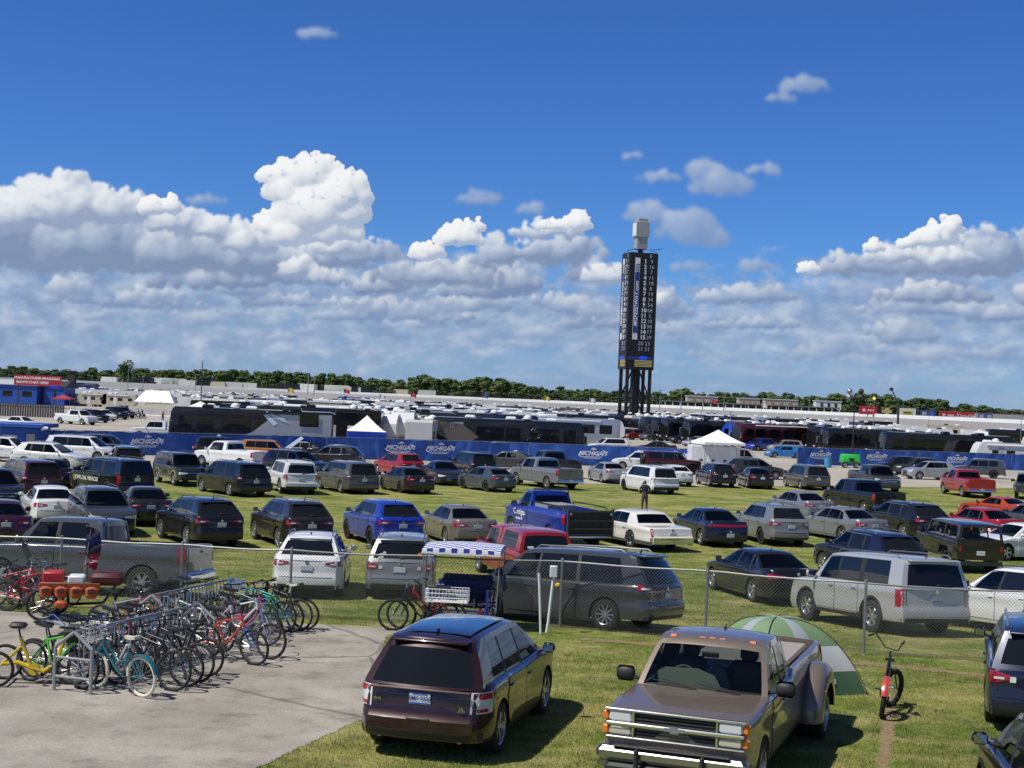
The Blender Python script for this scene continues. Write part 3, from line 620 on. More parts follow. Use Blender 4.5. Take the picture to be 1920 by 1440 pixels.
    for black in blacks.values(): addp('window_pillar', black, M['blackplastic'])
    if S.get('chromeline') and lod:
        G = S['gh'][0]; zb, wbb = G['zb'], G['wb'] * W / 2; hr = (G['wr'] * W / 2 - wbb)
        for sx in (1, -1):
            e = MB(); pts = []
            for wn in G['win']: pts += [(wn[0], .075), (wn[1], .075)]
            pts = [(G['win'][0][0], .075), (G['win'][-1][1], .075), (G['win'][-1][3], .89), (G['win'][0][2], .89), (G['win'][0][0], .075)]
            e.path([(sx * (wbb + hr * t ** 1.25 + .004), L / 2 - f * L, zb + (G['zr'] - .045 - zb) * t) for f, t in pts], .009, 4); addp('window_trim', e, M['chrome'])
    # ---- underside
    u = MB(); u.box((0, 0, (S['zs'] + .12 + P['H0'] * .8) / 2 + .0), (W - .56, L * .90, P['H0'] * .8 - S['zs'] - .0), bev=.05)
    if not bed and not well: addp('underbody', u, M['undercarriage'], smooth=0)
    else:
        u = MB(); u.box((0, 0, S['zs'] + .12), (W - .56, L * .92, .3), bev=.05)
        for c in P['ws']:
            for sx in (1, -1): u.box((sx * (W / 2 - .30), L / 2 - c * L, S['R'] + .1), (.03, P['Ra'] * 2, .75 if not bed or c < .5 else .65))
        addp('underbody', u, M['undercarriage'], smooth=0)
    # ---- doors
    for (a, b) in (S['doors'] if lod > 0 else []):
        for sx in (1, -1):
            def pt(u_, v_, sx=sx): return warp(u_, sx * w(u_, v_), v_)
            def v0(s, a=a, b=b): f = a + (b - a) * s; return max(S['zs'] + .10, low(f) + .035 if low(f) > S['zs'] + .05 else 0)
            def v1(s, a=a, b=b): return top(a + (b - a) * s) - .05
            args = (a, b) if sx < 0 else (b, a)
            vv0 = v0 if sx < 0 else (lambda s, v0=v0: v0(1 - s)); vv1 = v1 if sx < 0 else (lambda s, v1=v1: v1(1 - s))
            d = MB(); patch(d, pt, args[0], args[1], vv0, vv1, 8, 10, off=.009, thick=.01)
            di = addp('door', d, None, painted=True, smooth=30)
            if lod > 1:
                e = .0018; s_ = MB(); aa = (a - e, b + e) if sx < 0 else (b + e, a - e)
                patch(s_, pt, aa[0], aa[1], (lambda s, q=vv0: q(s) - .009), (lambda s, q=vv1: q(s) + .009), 8, 10, off=.005, thick=.005); addp('door_seal', s_, M['black'], parent=di)
            h = MB(); f = b - .03 * 5 / L; z = top(f) - .16; x, y, _ = warp(f, sx * w(f, z), z); h.box((x + sx * .018, y, z), (.03, .20, .028), bev=.01)
            addp('handle', h, M['chrome'] if kind in ('fullsuv', 'suburban', 'classic') else None, parent=di, painted=kind not in ('fullsuv', 'suburban', 'classic'))
    # ---- lights and ends
    def perim(end):
        fe = 1. if end == 'r' else 0.
        def pt(q, z, sx=1):
            w0 = w(fe, min(z, P['H0']))
            if q <= w0 * .94: return warp(fe, q * sx, z)
            over = q - w0 * .94; f = over / L
            if over < .06: t = over / .06; x = w0 * (.94 + .06 * math.sin(t * PI / 2)); f = over * (1 - math.cos(t * PI / 2)) / L
            else: f = (over - 0) / L; x = w(fe + f * (1 if end == 'f' else -1), z)
            return warp(fe + f * (1 if end == 'f' else -1), x * sx, z)
        return pt
    ptr, ptf = perim('r'), perim('f')
    def qp(end, q0, q1, z0, z1, sx, off=.012, nu=8, nv=3, mb=None, thick=.03):
        base = ptr if end == 'r' else ptf; mb = mb or MB(); flip = (sx > 0) == (end == 'f')
        f = (lambda q, z: base(q, z, sx)); q0, q1 = q0 * W / 2, q1 * W / 2
        if flip: patch(mb, f, q1, q0, z0, z1, nu, nv, off, thick)
        else: patch(mb, f, q0, q1, z0, z1, nu, nv, off, thick)
        return mb
    def qpt(end, q0, q1, z0, z1, sx, off, inner, nu=8):
        base = ptr if end == 'r' else ptf; flip = (sx > 0) == (end == 'f'); mb = MB(); q0, q1 = q0 * W / 2, q1 * W / 2; zm = z0 + (z1 - z0) * .55
        a = lambda s: zm + (z0 - zm) * min(1, inner + (1 - inner) * s * 1.5); b = lambda s: zm + (z1 - zm) * min(1, inner + (1 - inner) * s * 1.5)
        if flip: patch(mb, (lambda q, z: base(q, z, sx)), q1, q0, (lambda s: a(1 - s)), (lambda s: b(1 - s)), nu, 2, off, .03)
        else: patch(mb, (lambda q, z: base(q, z, sx)), q0, q1, a, b, nu, 2, off, .03)
        return mb
    def across(end, q, z0, z1, off=.01, nu=14, mb=None):
        mb = mb or MB(); base = ptr if end == 'r' else ptf; q *= W / 2; s = 1 if end == 'r' else -1
        patch(mb, lambda a, z: base(abs(a), z, 1 if a >= 0 else -1), -q * s, q * s, z0, z1, nu * 2, 2, off, .02); return mb
    for T in S['tails']:
        if T['q0'] == 0: addp('taillight', across('r', T['q1'], T['z0'], T['z1'], .012), M[T['m']]); continue
        slant = T['q1'] - T['q0'] > .3 and kind != 'edge' and (T['z1'] - T['z0']) < .2
        for sx in (1, -1):
            ti = addp('taillight', qpt('r', T['q0'], T['q1'], T['z0'], T['z1'], sx, .012, .35) if slant else qp('r', T['q0'], T['q1'], T['z0'], T['z1'], sx, T.get('off', .012)), M[T['m']], smooth=50)
            if slant and lod: zc = T['z0'] + (T['z1'] - T['z0']) * .42; q5 = T['q0'] + (T['q1'] - T['q0']) * .3; addp('reversing_lamp', qp('r', q5, q5 + .16, zc - .018, zc + .018, sx, .019, 4, 1), M['clearlens'], parent=ti, smooth=50)
    for T in S['heads']:
        for sx in (1, -1): addp('headlight', qpt('f', T['q0'], T['q1'], T['z0'], T['z1'], sx, .012, .4), M['clearlens'], smooth=50)
    if S.get('grille') and lod:
        g = S['grille']; gi_ = addp('grille', across('f', g[0], g[1], g[2], .006, 6), M['blackplastic'])
        bars = MB()
        for k in range(3): zc = g[1] + (g[2] - g[1]) * (k + .75) / 3; across('f', g[0] * .97, zc - .012, zc + .012, .018, 6, bars)
        addp('grille_bar', bars, M['chrome'], parent=gi_)
    if S.get('lowblack'):
        a, b = S['lowblack']; addp('bumper_trim', across('r', .93, a, b, .01), M['blackplastic'])
        addp('bumper_trim', across('f', .80, S['zf'] + .02, S['zf'] + .14, .008), M['blackplastic'])
    if S.get('tailgate'):
        addp('bumper', across('r', .97, .50, .655, .03), M['chrome'])
        tg = addp('tailgate', across('r', .82, .70, top(1) - .03, .012), None, painted=True)
        if lod: h = MB(); h.box((0, -L / 2 + .03, 1.18), (.26, .03, .07), bev=.01); addp('handle', h, M['blackplastic'], parent=tg)
    if kind == 'classic':
        addp('bumper', across('r', .98, .40, .56, .03), M['chrome']); c = MB()
        for sx in (1, -1):
            patch(c, lambda u_, v_, sx=sx: warp(u_, sx * w(u_, v_), v_), (.03 if sx < 0 else .985), (.985 if sx < 0 else .03), (lambda s: .34), (lambda s: .44), 30, 1, .008, .004)
        b = MB()
        for (f0, f1) in ((P['ws'][0] + (P['Ra'] + .02) / L, P['ws'][1] - (P['Ra'] + .02) / L), (P['ws'][1] + (P['Ra'] + .02) / L, .985), (.02, P['ws'][0] - (P['Ra'] + .02) / L)):
            for sx in (1, -1):
                u0, u1 = (f0, f1) if sx < 0 else (f1, f0); patch(b, lambda u_, v_, sx=sx: warp(u_, sx * w(u_, v_), v_), u0, u1, .26, .40, 12, 1, .008, .004)
        addp('rocker_trim', b, M['greyalloy'])
    if S.get('hatch') and lod:
        hz0, hz1 = S['hatch']; sm = MB()
        for sx in (1, -1): qp('r', .80, .815, hz0, hz1, sx, .004, 1, 6, sm, .004)
        across('r', .80, hz0 - .008, hz0, .004, 8, sm); addp('hatch_seam', sm, M['black'])
    if S.get('trunk') and lod:
        sm = MB(); across('r', .70, .64, .648, .004, 8, sm); addp('trunk_seam', sm, M['black'])
    # plate
    pz = S['plate']; y = warp(1, 0, pz)[1]; p = MB(); p.box((0, y - .012, pz), (.31, .012, .16), rot=(R(4), 0, 0), bev=.004); pi_ = addp('license_plate', p, M['plate'])
    if lod > 1: p = MB(); p.box((0, y - .0195, pz - .062), (.30, .004, .02), rot=(R(4), 0, 0)); addp('plate_band', p, M['plateblue'], parent=pi_)
    if lod and kind not in ('dually', 'jeep', 'regcab'):
        e = MB(); z = pz + .15; y = warp(1, 0, z)[1]; e.lathe([(.001, -.02), (.05, -.018), (.055, -.004), (.055, .004)], 16, 'y', (0, y, z)); addp('emblem', e, M['chrome'])
    if S.get('wiper') and lod:
        G = S['gh'][0]; t = G['rear'][0] + .04; y = L / 2 - (G['r0'] + (G['r1'] - G['r0']) * t) * L - .12; z = G['zb'] + (G['zr'] - G['zb']) * t
        e = MB(); e.tube((.02, y, z), (.42, y + .04, z + .01), .012, .007, 5); e.box((.02, y + .02, z), (.09, .05, .05), bev=.015); addp('rear_wiper', e, M['blackplastic'])
    if S.get('rails'):
        G = S['gh'][0]; e = MB(); f0, f1 = G['f1'] + .04, G['r1'] - .05
        for sx in (1, -1):
            x = sx * W / 2 * G['wr'] * .93; zz_ = G['zr'] - .01; y0, y1 = L / 2 - f0 * L, L / 2 - f1 * L
            e.path([(x, y0, zz_ - .03), (x, y0 - .12, zz_ + .045), (x, (y0 + y1) / 2, zz_ + .055), (x, y1 + .12, zz_ + .045), (x, y1, zz_ - .03)], .018, 6)
        addp('roof_rail', e, M['greyalloy' if S['rails'] == 1 else 'alloy'])
    if S.get('clad'):
        e = MB()
        for sx in (1, -1):
            for c in P['ws']:
                po, pi2 = [], []
                for i in range(15):
                    an = PI * i / 14 * 1.12 - .19; d = math.cos(an); zc = S['R'] + math.sin(an) * P['Ra']
                    f = c + d * P['Ra'] / L; f2 = c + d * (P['Ra'] + .055) / L; z2 = S['R'] + math.sin(an) * (P['Ra'] + .055)
                    x1 = w(f, max(zc, .3)) + .008; x2 = w(f2, max(z2, .3)) + .004
                    po.append((sx * x1, warp(f, x1, zc)[1], zc)); pi2.append((sx * x2, warp(f2, x2, z2)[1], z2))
                inn = [(p[0] * .96, p[1], p[2]) for p in po]; e.grid([inn, po, pi2])
            u0, u1 = P['ws'][0] + (P['Ra'] + .05) / L, P['ws'][1] - (P['Ra'] + .05) / L
            a, b = (u0, u1) if sx < 0 else (u1, u0); patch(e, lambda u_, v_, sx=sx: warp(u_, sx * w(u_, v_), v_), a, b, S['zs'] + .005, S['zs'] + .13, 8, 1, .011, .01)
        addp('side_cladding', e, M['blackplastic' if S['clad'] == 1 else 'tantrim'])
    if S.get('flares'):
        e = MB()
        for sx in (1, -1):
            for c in P['ws']:
                y = L / 2 - c * L; pts = [(y + .62, .62), (y + .45, .92), (y + .25, .98), (y - .30, .98), (y - .55, .75)]
                e.grid([[(sx * (W / 2 - .10), yy, zz_) for yy, zz_ in pts], [(sx * (W / 2 + .10), yy, zz_ - .02) for yy, zz_ in pts], [(sx * (W / 2 + .10), yy, zz_ - .06) for yy, zz_ in pts]])
        addp('fender_flare', e, M['blackplastic'])
    if S.get('exhausts'):
        e = MB()
        for sx in (1, -1): e.lathe([(.028, .0), (.042, .0), (.044, .02), (.044, .14)], 14, 'y', (sx * .58, -L / 2 + .06, .325))
        addp('exhaust_tip', e, M['chrome'])
    # mirrors
    G = S['gh'][0]
    for sx in (1, -1):
        f = G['win'][0][0] - .005 if G['win'] else .3; z = G['zb'] + .09; x = G['wb'] * W / 2; y = L / 2 - f * L; big = 1.35 if S['H'] > 1.75 else 1.
        e = MB(); e.tube((sx * x * .98, y, z - .03), (sx * (x + .10), y + .02, z), .025, n=6); e.box((sx * (x + .10 + .08 * big), y + .02, z + .04), (.20 * big, .11, .15 * big), bev=.05)
        mi_ = addp('mirror', e, M['blackplastic'] if kind in ('dually',) or S.get('blackmirror') else None, painted=not (kind == 'dually' or S.get('blackmirror')), smooth=50)
        if lod > 1:
            e = MB(); e.box((sx * (x + .10 + .08 * big), y - .036, z + .04), (.15 * big, .004, .11 * big)); addp('mirror_glass', e, M['chrome'], parent=mi_)
    # wheels
    tm, rm = wheel_meshes(S['R'], S['rim'])
    for k, c in enumerate(P['ws']):
        for sx in (1, -1):
            ext = S.get('widerear', 0) if k == 1 else 0
            t = addp('wheel', tm, None, loc=(sx * (W / 2 - .135 + ext), L / 2 - c * L, S['R']), rot=(0, 0, 0 if sx > 0 else PI)); addp('rim', rm, None, parent=t)
    if S.get('spare'):
        t = addp('spare_wheel', tm, None, loc=(0, -L / 2 - .15, 1.0), rot=(0, 0, -PI / 2)); addp('rim', rm, None, parent=t)
    if lod > 1 or kind in ('regcab',):
        an = MB(); G = S['gh'][0]; yr = L / 2 - G['r1'] * L + .25; an.tube((0, yr, G['zr'] - .01), (0, yr - .06, G['zr'] + .05), .03, .012, 6); addp('roof_antenna', an, M['blackplastic'])
    TEMPL[key] = parts; return parts
PMESH = {}
def make_vehicle(kind, loc, yaw, pm, label, cat='car', group='cars parked on the grass lot', lod=1, opt=(), name=None):
    parts = template(kind, lod, opt); root = empty(name or {'sedan': 'parked_car'}.get(kind, 'parked_car'), (loc[0], loc[1], loc[2] if len(loc) > 2 else 0), yaw, label, cat, group); objs = []
    if len(loc) < 3:
        z = GZ(loc[1]); root.location.z = z; g_ = (GZ(loc[1] + 1.5) - GZ(loc[1] - 1.5)) / 3; c_, s_ = math.cos(yaw), math.sin(yaw); n = Vector((0, -g_, 1)).normalized()
        root.rotation_mode = 'QUATERNION'; root.rotation_quaternion = Vector((0, 0, 1)).rotation_difference(n) @ Matrix.Rotation(yaw, 3, 'Z').to_quaternion()
    for i, (nm, me, l, r, pa, painted) in enumerate(parts):
        if painted:
            k = (me.name_full, pm.name)
            if k not in PMESH: c = me.copy(); c.materials.clear(); c.materials.append(pm); PMESH[k] = c
            me = PMESH[k]
        o = part(nm, me, objs[pa] if pa is not None else root, l, r)
        objs.append(o)
    return root, objs
def outline_pts(kind, opt=()):
    S = dict(SPEC[kind]); S.update(dict(opt)); L, W = S['L'], S['W']; pts = []
    for z in (S['zs'] + .05, .5, .85, P_top(S)):
        for y in (L / 2, -L / 2):
            tf = S['tf'] if y > 0 else S['tr']
            for sx in (1, -1):
                pts.append((sx * W / 2 * (1 - tf), y, z)); pts.append((sx * W / 2, y * .82, z))
    G = S['gh'][0]; 
    for g in S['gh']:
        for f in (g['f1'] + .02, g['r1'] - .02):
            for sx in (1, -1): pts.append((sx * W / 2 * g['wr'], L / 2 - f * L, g['zr'] - .04))
            pts.append((0, L / 2 - f * L, g['zr']))
    wh = [(sx * (W / 2 - .05), L / 2 - d, 0) for d in (S['fo'], S['fo'] + S['wb']) for sx in (1, -1)]
    return pts, wh
GP = pch([(-50, 0), (30, 0), (33, -.06), (36, -.25), (39, -.42), (43, -.52), (50, -.55), (9000, -.551)])
def GZ(y): return GP(y)
def atg(px, py):
    h = 0.
    for _ in range(12): p = at(px, py, h); h = .5 * h + .5 * GZ(p.y)
    return at(px, py, h)
def P_top(S): return S['top'][2][1]
def bbox_of(kind, x, y, yaw, opt=()):
    pts, wh = outline_pts(kind, opt); c, s = math.cos(yaw), math.sin(yaw)
    gz = GZ(y); q = [pix((x + c * p[0] - s * p[1], y + s * p[0] + c * p[1], p[2] + gz)) for p in pts + wh]; ww = q[len(pts):]
    return min(a[0] for a in q), min(a[1] for a in q), max(a[0] for a in q), max(a[1] for a in ww)
def solve_spot(kind, bb, yawdeg, opt=(), fit=True, lim=34):
    """ground position (and, if fit, heading) that makes the vehicle cover the width and stand on the ground line given"""
    x0, y0, x1, y1 = bb; p = atg((x0 + x1) / 2, y1 - 6); x, y, yaw = p.x, p.y + 1.5, R(yawdeg)
    for it in range(40):
        b = bbox_of(kind, x, y, yaw, opt); dxp = (x0 + x1) / 2 - (b[0] + b[2]) / 2; x += dxp * y / FPX
        g = atg((x0 + x1) / 2, y1); g2 = atg((b[0] + b[2]) / 2, b[3]); y += max(-5, min(5, (g.y - g2.y))) * .9
        if fit and it > 5:
            e = 1e-3; b2 = bbox_of(kind, x, y, yaw + e, opt); dw = ((b2[2] - b2[0]) - (b[2] - b[0])) / e; err = (x1 - x0) - (b[2] - b[0])
            if abs(dw) > 5: yaw += max(-.05, min(.05, err / dw * .5))
            yaw = max(R(yawdeg - lim), min(R(yawdeg + lim), yaw))
    b = bbox_of(kind, x, y, yaw, opt); return x, y, yaw, b
M['clearglass'] = None; M['tint'] = None
def mk_clear():
    m = bpy.data.materials.new('clear_windscreen'); nt_, N_, L_ = nodes(m); o = N_['Material Output']; N_.remove(N_['Principled BSDF'])
    g = N_.new('ShaderNodeBsdfGlossy'); g.inputs['Roughness'].default_value = .02; t = N_.new('ShaderNodeBsdfTransparent'); t.inputs[0].default_value = (.55, .60, .58, 1)
    fr = N_.new('ShaderNodeFresnel'); fr.inputs[0].default_value = 1.45; mx_ = N_.new('ShaderNodeMixShader'); L_.new(fr.outputs[0], mx_.inputs[0]); L_.new(t.outputs[0], mx_.inputs[1]); L_.new(g.outputs[0], mx_.inputs[2]); L_.new(mx_.outputs[0], o.inputs[0])
    return m
M['clearglass'] = mk_clear(); M['tint'] = M['clearglass'].copy(); M['tint'].name = 'lightly_tinted_glass'; [setattr(n_.inputs[0], 'default_value', (.34, .38, .37, 1)) for n_ in M['tint'].node_tree.nodes if n_.type == 'BSDF_TRANSPARENT']; M['tantrim'] = pmat('tan_trim', (.34, .30, .22), rough=.5)
# ------------------------------------------------------------------ the setting
def YH(px): return 748 + .042 * (px - 960)
def PX(px, Y): return atz(px, YH(px), Y).x
def ZZ(px, py, Y): return atz(px, py, Y).z
def lot_grass():
    m = bpy.data.materials.new('mown_grass'); nt_, N_, L_ = nodes(m); b = N_['Principled BSDF']; b.inputs['Roughness'].default_value = .95; b.inputs['Specular IOR Level'].default_value = .08
    tc_ = N_.new('ShaderNodeTexCoord'); P_ = tc_.outputs['Object']
    def noi(s, d, sc=(1, 1, 1), r=.6):
        mp = N_.new('ShaderNodeMapping'); mp.inputs['Scale'].default_value = sc; L_.new(P_, mp.inputs[0]); n = N_.new('ShaderNodeTexNoise'); n.inputs['Scale'].default_value = s; n.inputs['Detail'].default_value = d; n.inputs['Roughness'].default_value = r; L_.new(mp.outputs[0], n.inputs['Vector']); return n.outputs['Fac']
    def rmp(x, st):
        r = N_.new('ShaderNodeValToRGB'); e = r.color_ramp.elements
        while len(e) < len(st): e.new(.5)
        for i, (p, c) in enumerate(st): e[i].position = p; e[i].color = (*c, 1)
        L_.new(x, r.inputs[0]); return r.outputs[0]
    def mix(f, a, c, mode='MIX'):
        n = N_.new('ShaderNodeMixRGB'); n.blend_type = mode
        for i, x in enumerate((f, a, c)):
            if isinstance(x, float): n.inputs[i].default_value = x
            else: L_.new(x, n.inputs[i])
        return n.outputs[0]
    a = rmp(noi(.22, 8, (1, 1.5, 1)), [(.36, GRASS[0]), (.5, GRASS[1]), (.64, GRASS[2])])
    c = rmp(noi(2.6, 7, (1, .8, 1), .7), [(.36, (.45, .5, .45)), (.62, (1.35, 1.25, 1.2))]); a = mix(.75, a, c, 'MULTIPLY')
    d = rmp(noi(26, 4, (1, .5, 1), .8), [(.33, (.45, .5, .45)), (.66, (1.5, 1.45, 1.35))]); a = mix(.55, a, d, 'MULTIPLY')
    s = rmp(noi(.7, 8, (.7, 1.2, 1), .72), [(.47, (0, 0, 0)), (.68, (1, 1, 1))]); st = N_.new('ShaderNodeRGB'); st.outputs[0].default_value = (*GRASS[3], 1)
    ms = N_.new('ShaderNodeMath'); ms.operation = 'MULTIPLY'; ms.inputs[1].default_value = .72; L_.new(s, ms.inputs[0]); a = mix(ms.outputs[0], a, st.outputs[0])
    L_.new(a, b.inputs['Base Color'])
    bp = N_.new('ShaderNodeBump'); bp.inputs['Strength'].default_value = .7; bp.inputs['Distance'].default_value = .05; L_.new(noi(18, 6), bp.inputs['Height']); L_.new(bp.outputs[0], b.inputs['Normal'])
    return m
def paving(name, c0, c1, c2, crack=True, sc=1., cs=.16):
    m = bpy.data.materials.new(name); nt_, N_, L_ = nodes(m); b = N_['Principled BSDF']; b.inputs['Roughness'].default_value = .92; b.inputs['Specular IOR Level'].default_value = .15
    tc_ = N_.new('ShaderNodeTexCoord'); P_ = tc_.outputs['Object']
    n = N_.new('ShaderNodeTexNoise'); n.inputs['Scale'].default_value = .35 * sc; n.inputs['Detail'].default_value = 9; n.inputs['Roughness'].default_value = .62; L_.new(P_, n.inputs['Vector'])
    r = N_.new('ShaderNodeValToRGB'); e = r.color_ramp.elements; e.new(.5)
    for i, (p, c) in enumerate(((.32, c0), (.5, c1), (.68, c2))): e[i].position = p; e[i].color = (*c, 1)
    L_.new(n.outputs['Fac'], r.inputs[0]); a = r.outputs[0]
    g = N_.new('ShaderNodeTexNoise'); g.inputs['Scale'].default_value = 45; g.inputs['Detail'].default_value = 6; g.inputs['Roughness'].default_value = .85; L_.new(P_, g.inputs['Vector'])
    mr = N_.new('ShaderNodeMapRange'); mr.inputs[1].default_value = .3; mr.inputs[2].default_value = .7; mr.inputs[3].default_value = .5; mr.inputs[4].default_value = 1.45; L_.new(g.outputs['Fac'], mr.inputs[0])
    mu = N_.new('ShaderNodeVectorMath'); mu.operation = 'SCALE'; L_.new(a, mu.inputs[0]); L_.new(mr.outputs[0], mu.inputs['Scale']); a = mu.outputs[0]
    if crack:
        w1_ = N_.new('ShaderNodeTexNoise'); w1_.inputs['Scale'].default_value = 1.3; w1_.inputs['Detail'].default_value = 5; L_.new(P_, w1_.inputs['Vector'])
        sb = N_.new('ShaderNodeVectorMath'); sb.operation = 'MULTIPLY_ADD'; sb.inputs[1].default_value = (.35, .35, 0); L_.new(w1_.outputs['Color'], sb.inputs[0]); L_.new(P_, sb.inputs[2])
        v = N_.new('ShaderNodeTexVoronoi'); v.feature = 'DISTANCE_TO_EDGE'; v.inputs['Scale'].default_value = cs; L_.new(sb.outputs[0], v.inputs['Vector'])
        mr2 = N_.new('ShaderNodeMapRange'); mr2.inputs[1].default_value = .0; mr2.inputs[2].default_value = .006; mr2.inputs[3].default_value = .5; mr2.inputs[4].default_value = 1; L_.new(v.outputs['Distance'], mr2.inputs[0])
        mu = N_.new('ShaderNodeVectorMath'); mu.operation = 'SCALE'; L_.new(a, mu.inputs[0]); L_.new(mr2.outputs[0], mu.inputs['Scale']); a = mu.outputs[0]
    if crack:     # stains and tyre polish
        s_ = N_.new('ShaderNodeTexNoise'); s_.inputs['Scale'].default_value = 1.6; s_.inputs['Detail'].default_value = 7; s_.inputs['Roughness'].default_value = .7; L_.new(P_, s_.inputs['Vector'])
        mr3 = N_.new('ShaderNodeMapRange'); mr3.inputs[1].default_value = .30; mr3.inputs[2].default_value = .50; mr3.inputs[3].default_value = .66; mr3.inputs[4].default_value = 1.04; L_.new(s_.outputs['Fac'], mr3.inputs[0])
        mu = N_.new('ShaderNodeVectorMath'); mu.operation = 'SCALE'; L_.new(a, mu.inputs[0]); L_.new(mr3.outputs[0], mu.inputs['Scale']); a = mu.outputs[0]
    L_.new(a, b.inputs['Base Color'])
    bp = N_.new('ShaderNodeBump'); bp.inputs['Strength'].default_value = .35; bp.inputs['Distance'].default_value = .01; L_.new(g.outputs['Fac'], bp.inputs['Height']); L_.new(bp.outputs[0], b.inputs['Normal'])
    return m
GRASS = [(.115, .155, .036), (.165, .207, .050), (.25, .252, .085), (.42, .345, .17)]
mg = lot_grass()
ys = [-200, -20, 0, 10, 20, 26, 28, 29, 30, 31, 32, 33, 34, 35, 36, 37, 38, 39, 40, 41, 42, 43, 44, 46, 48, 50, 55, 60, 80, 120, 400, 1500, 9000]
xs = [-9000, -400, -60, -20, 0, 20, 60, 400, 9000]
mb = MB(); mb.grid([[(x, y, GZ(y)) for x in xs] for y in ys]); g = mb.build('ground', mg, smooth=60); tag(g, kind='structure')
# concrete-grey asphalt pad at the left front
edge = [at(*p) for p in ((730, 1172), (712, 1240), (696, 1335), (640, 1366), (560, 1403), (480, 1441), (340, 1500), (100, 1600))]
ef = pch(sorted([(e.y, e.x) for e in edge])); mb = MB(); rng = random.Random(3); rows = []
y = 13.0
while y < 32.05:
    xr = ef(y) + rng.uniform(-.035, .035) if y < 30.6 else ef(y) + (y - 30.6) * .3
    rows.append([(x, y, GZ(y) + .006) for x in (-60, -20, -14, xr - (xr + 14) * .7, xr - (xr + 14) * .4, xr - (xr + 14) * .1, xr)]); y += .12
mb.grid(rows); o = mb.build('asphalt_pad', paving('old_asphalt', (.235, .212, .175), (.305, .280, .238), (.375, .348, .300), True, 1.6, .14), smooth=60); tag(o, kind='structure')
# worn earth lines: along the fence foot and the mower rut
dirt = pmat('bare_earth', (.23, .165, .10), rough=1., var=.35, vscale=6, spec=.05)
def strip(name, pts, w0, seed):
    rg = random.Random(seed); m_ = MB(); a = []; n = 90
    for i in range(n + 1):
        s = i / n * (len(pts) - 1); k = min(int(s), len(pts) - 2); p = Vector(pts[k]).lerp(Vector(pts[k + 1]), s - k); d = (Vector(pts[k + 1]) - Vector(pts[k])).normalized(); nn = Vector((-d.y, d.x, 0))
        w_ = w0 * (.35 + .8 * rg.random()); q = [p + nn * w_ * t for t in (-.5, -.2, .2, .5)]; a.append([(v.x, v.y, GZ(v.y) + .005) for v in q])
    m_.grid(a); o_ = m_.build(name, dirt, smooth=0); tag(o_, kind='structure'); return o_
strip('dirt_track', [at(1090, 1197), at(1200, 1206), at(1400, 1222), at(1600, 1243), at(1760, 1258), at(1860, 1268), at(2000, 1282)], .42, 2)
strip('dirt_path', [at(1672, 1305), at(1668, 1340), at(1662, 1390), at(1655, 1440), at(1650, 1500)], .22, 5)
# gravel lot from the near road edge to the race track
mp = paving('gravel_lot', (.30, .275, .225), (.37, .34, .285), (.43, .40, .34), False, .25)
ne = pch([(-60, 90), (-24, 91), (-5, 98), (8, 101), (20, 108), (36, 118), (70, 132)])
mb = MB(); rows = []
for x in [-60, -50, -40, -30, -24, -18, -12, -6, 0, 6, 12, 20, 28, 36, 50, 70]:
    rows.append([(x, ne(x), GZ(100) + .012)] + [(x, q, GZ(100) + .012) for q in (136, 150)])
mb.grid(rows); mb.grid([[(-900, 150, GZ(100) + .012), (900, 150, GZ(100) + .012)], [(-900, 700, GZ(100) + .012), (900, 700, GZ(100) + .012)]])
o = mb.build('gravel_road', mp, smooth=0); tag(o, kind='structure')
# ---- race track bank, wall and the rise beyond
TP = [(-700, 520), (-300, 570), (0, 610), (480, 630), (960, 600), (1200, 560), (1440, 500), (1680, 440), (1920, 380), (2200, 330), (2600, 280)]
tp = [(PX(px, Y), Y) for px, Y in TP]; G0 = GZ(100)
tx = pch(sorted(tp)); xs_ = [tp[0][0] + (tp[-1][0] - tp[0][0]) * i / 60 for i in range(61)]
mb = MB(); mb.grid([[(x * (tx(x) - d) / tx(x), tx(x) - d, z) for d, z in ((46, G0 + .03), (38, G0 + .5), (20, G0 + 2.4), (3, G0 + 4.5), (0, G0 + 4.75))] for x in xs_])
o = mb.build('race_track', pmat('track_asphalt', (.24, .235, .225), rough=.9, var=.15, vscale=.05), smooth=60); tag(o, kind='structure')
mb = MB(); rows = []
for x in xs_: Y = tx(x); rows.append([(x, Y, G0 + 4.7), (x * (Y + 60) / Y, Y + 60, G0 + 4.9), (x * 1.5, Y + 400, G0 + 5.5), (x * 3, Y + 2500, G0 + 6)])
mb.grid(rows); o = mb.build('hill', mg, smooth=60); tag(o, kind='structure')
mwall = pmat('track_wall_white', (.74, .74, .72), rough=.6, var=.08, vscale=.3)
mb = MB()
for i in range(60):
    a, b = xs_[i], xs_[i + 1]; A, B = Vector((a, tx(a), 0)), Vector((b, tx(b), 0)); z0, z1 = G0 + 4.0, G0 + 5.75
    mb.add([(A.x, A.y, z0), (B.x, B.y, z0), (B.x, B.y, z1), (A.x, A.y, z1), (A.x, A.y + .4, z0), (B.x, B.y + .4, z0), (B.x, B.y + .4, z1), (A.x, A.y + .4, z1)], [(0, 1, 2, 3), (3, 2, 6, 7), (7, 6, 5, 4)])
o = mb.build('track_wall', mwall, smooth=0); tag(o, 'long white wall curving round the outside of the race track', 'wall')
mb = MB()
for i in range(60):
    a = xs_[i]; mb.tube((a, tx(a) + .2, G0 + 5.7), (a, tx(a) + .2, G0 + 8.6), .06, n=4)
for zc in (6.4, 7.2, 8.0): mb.path([(x, tx(x) + .2, G0 + zc) for x in xs_], .025, 3)
o = mb.build('catch_fence', M['steel'], smooth=0); tag(o, 'thin steel catch fence standing on top of the white track wall', 'fence')
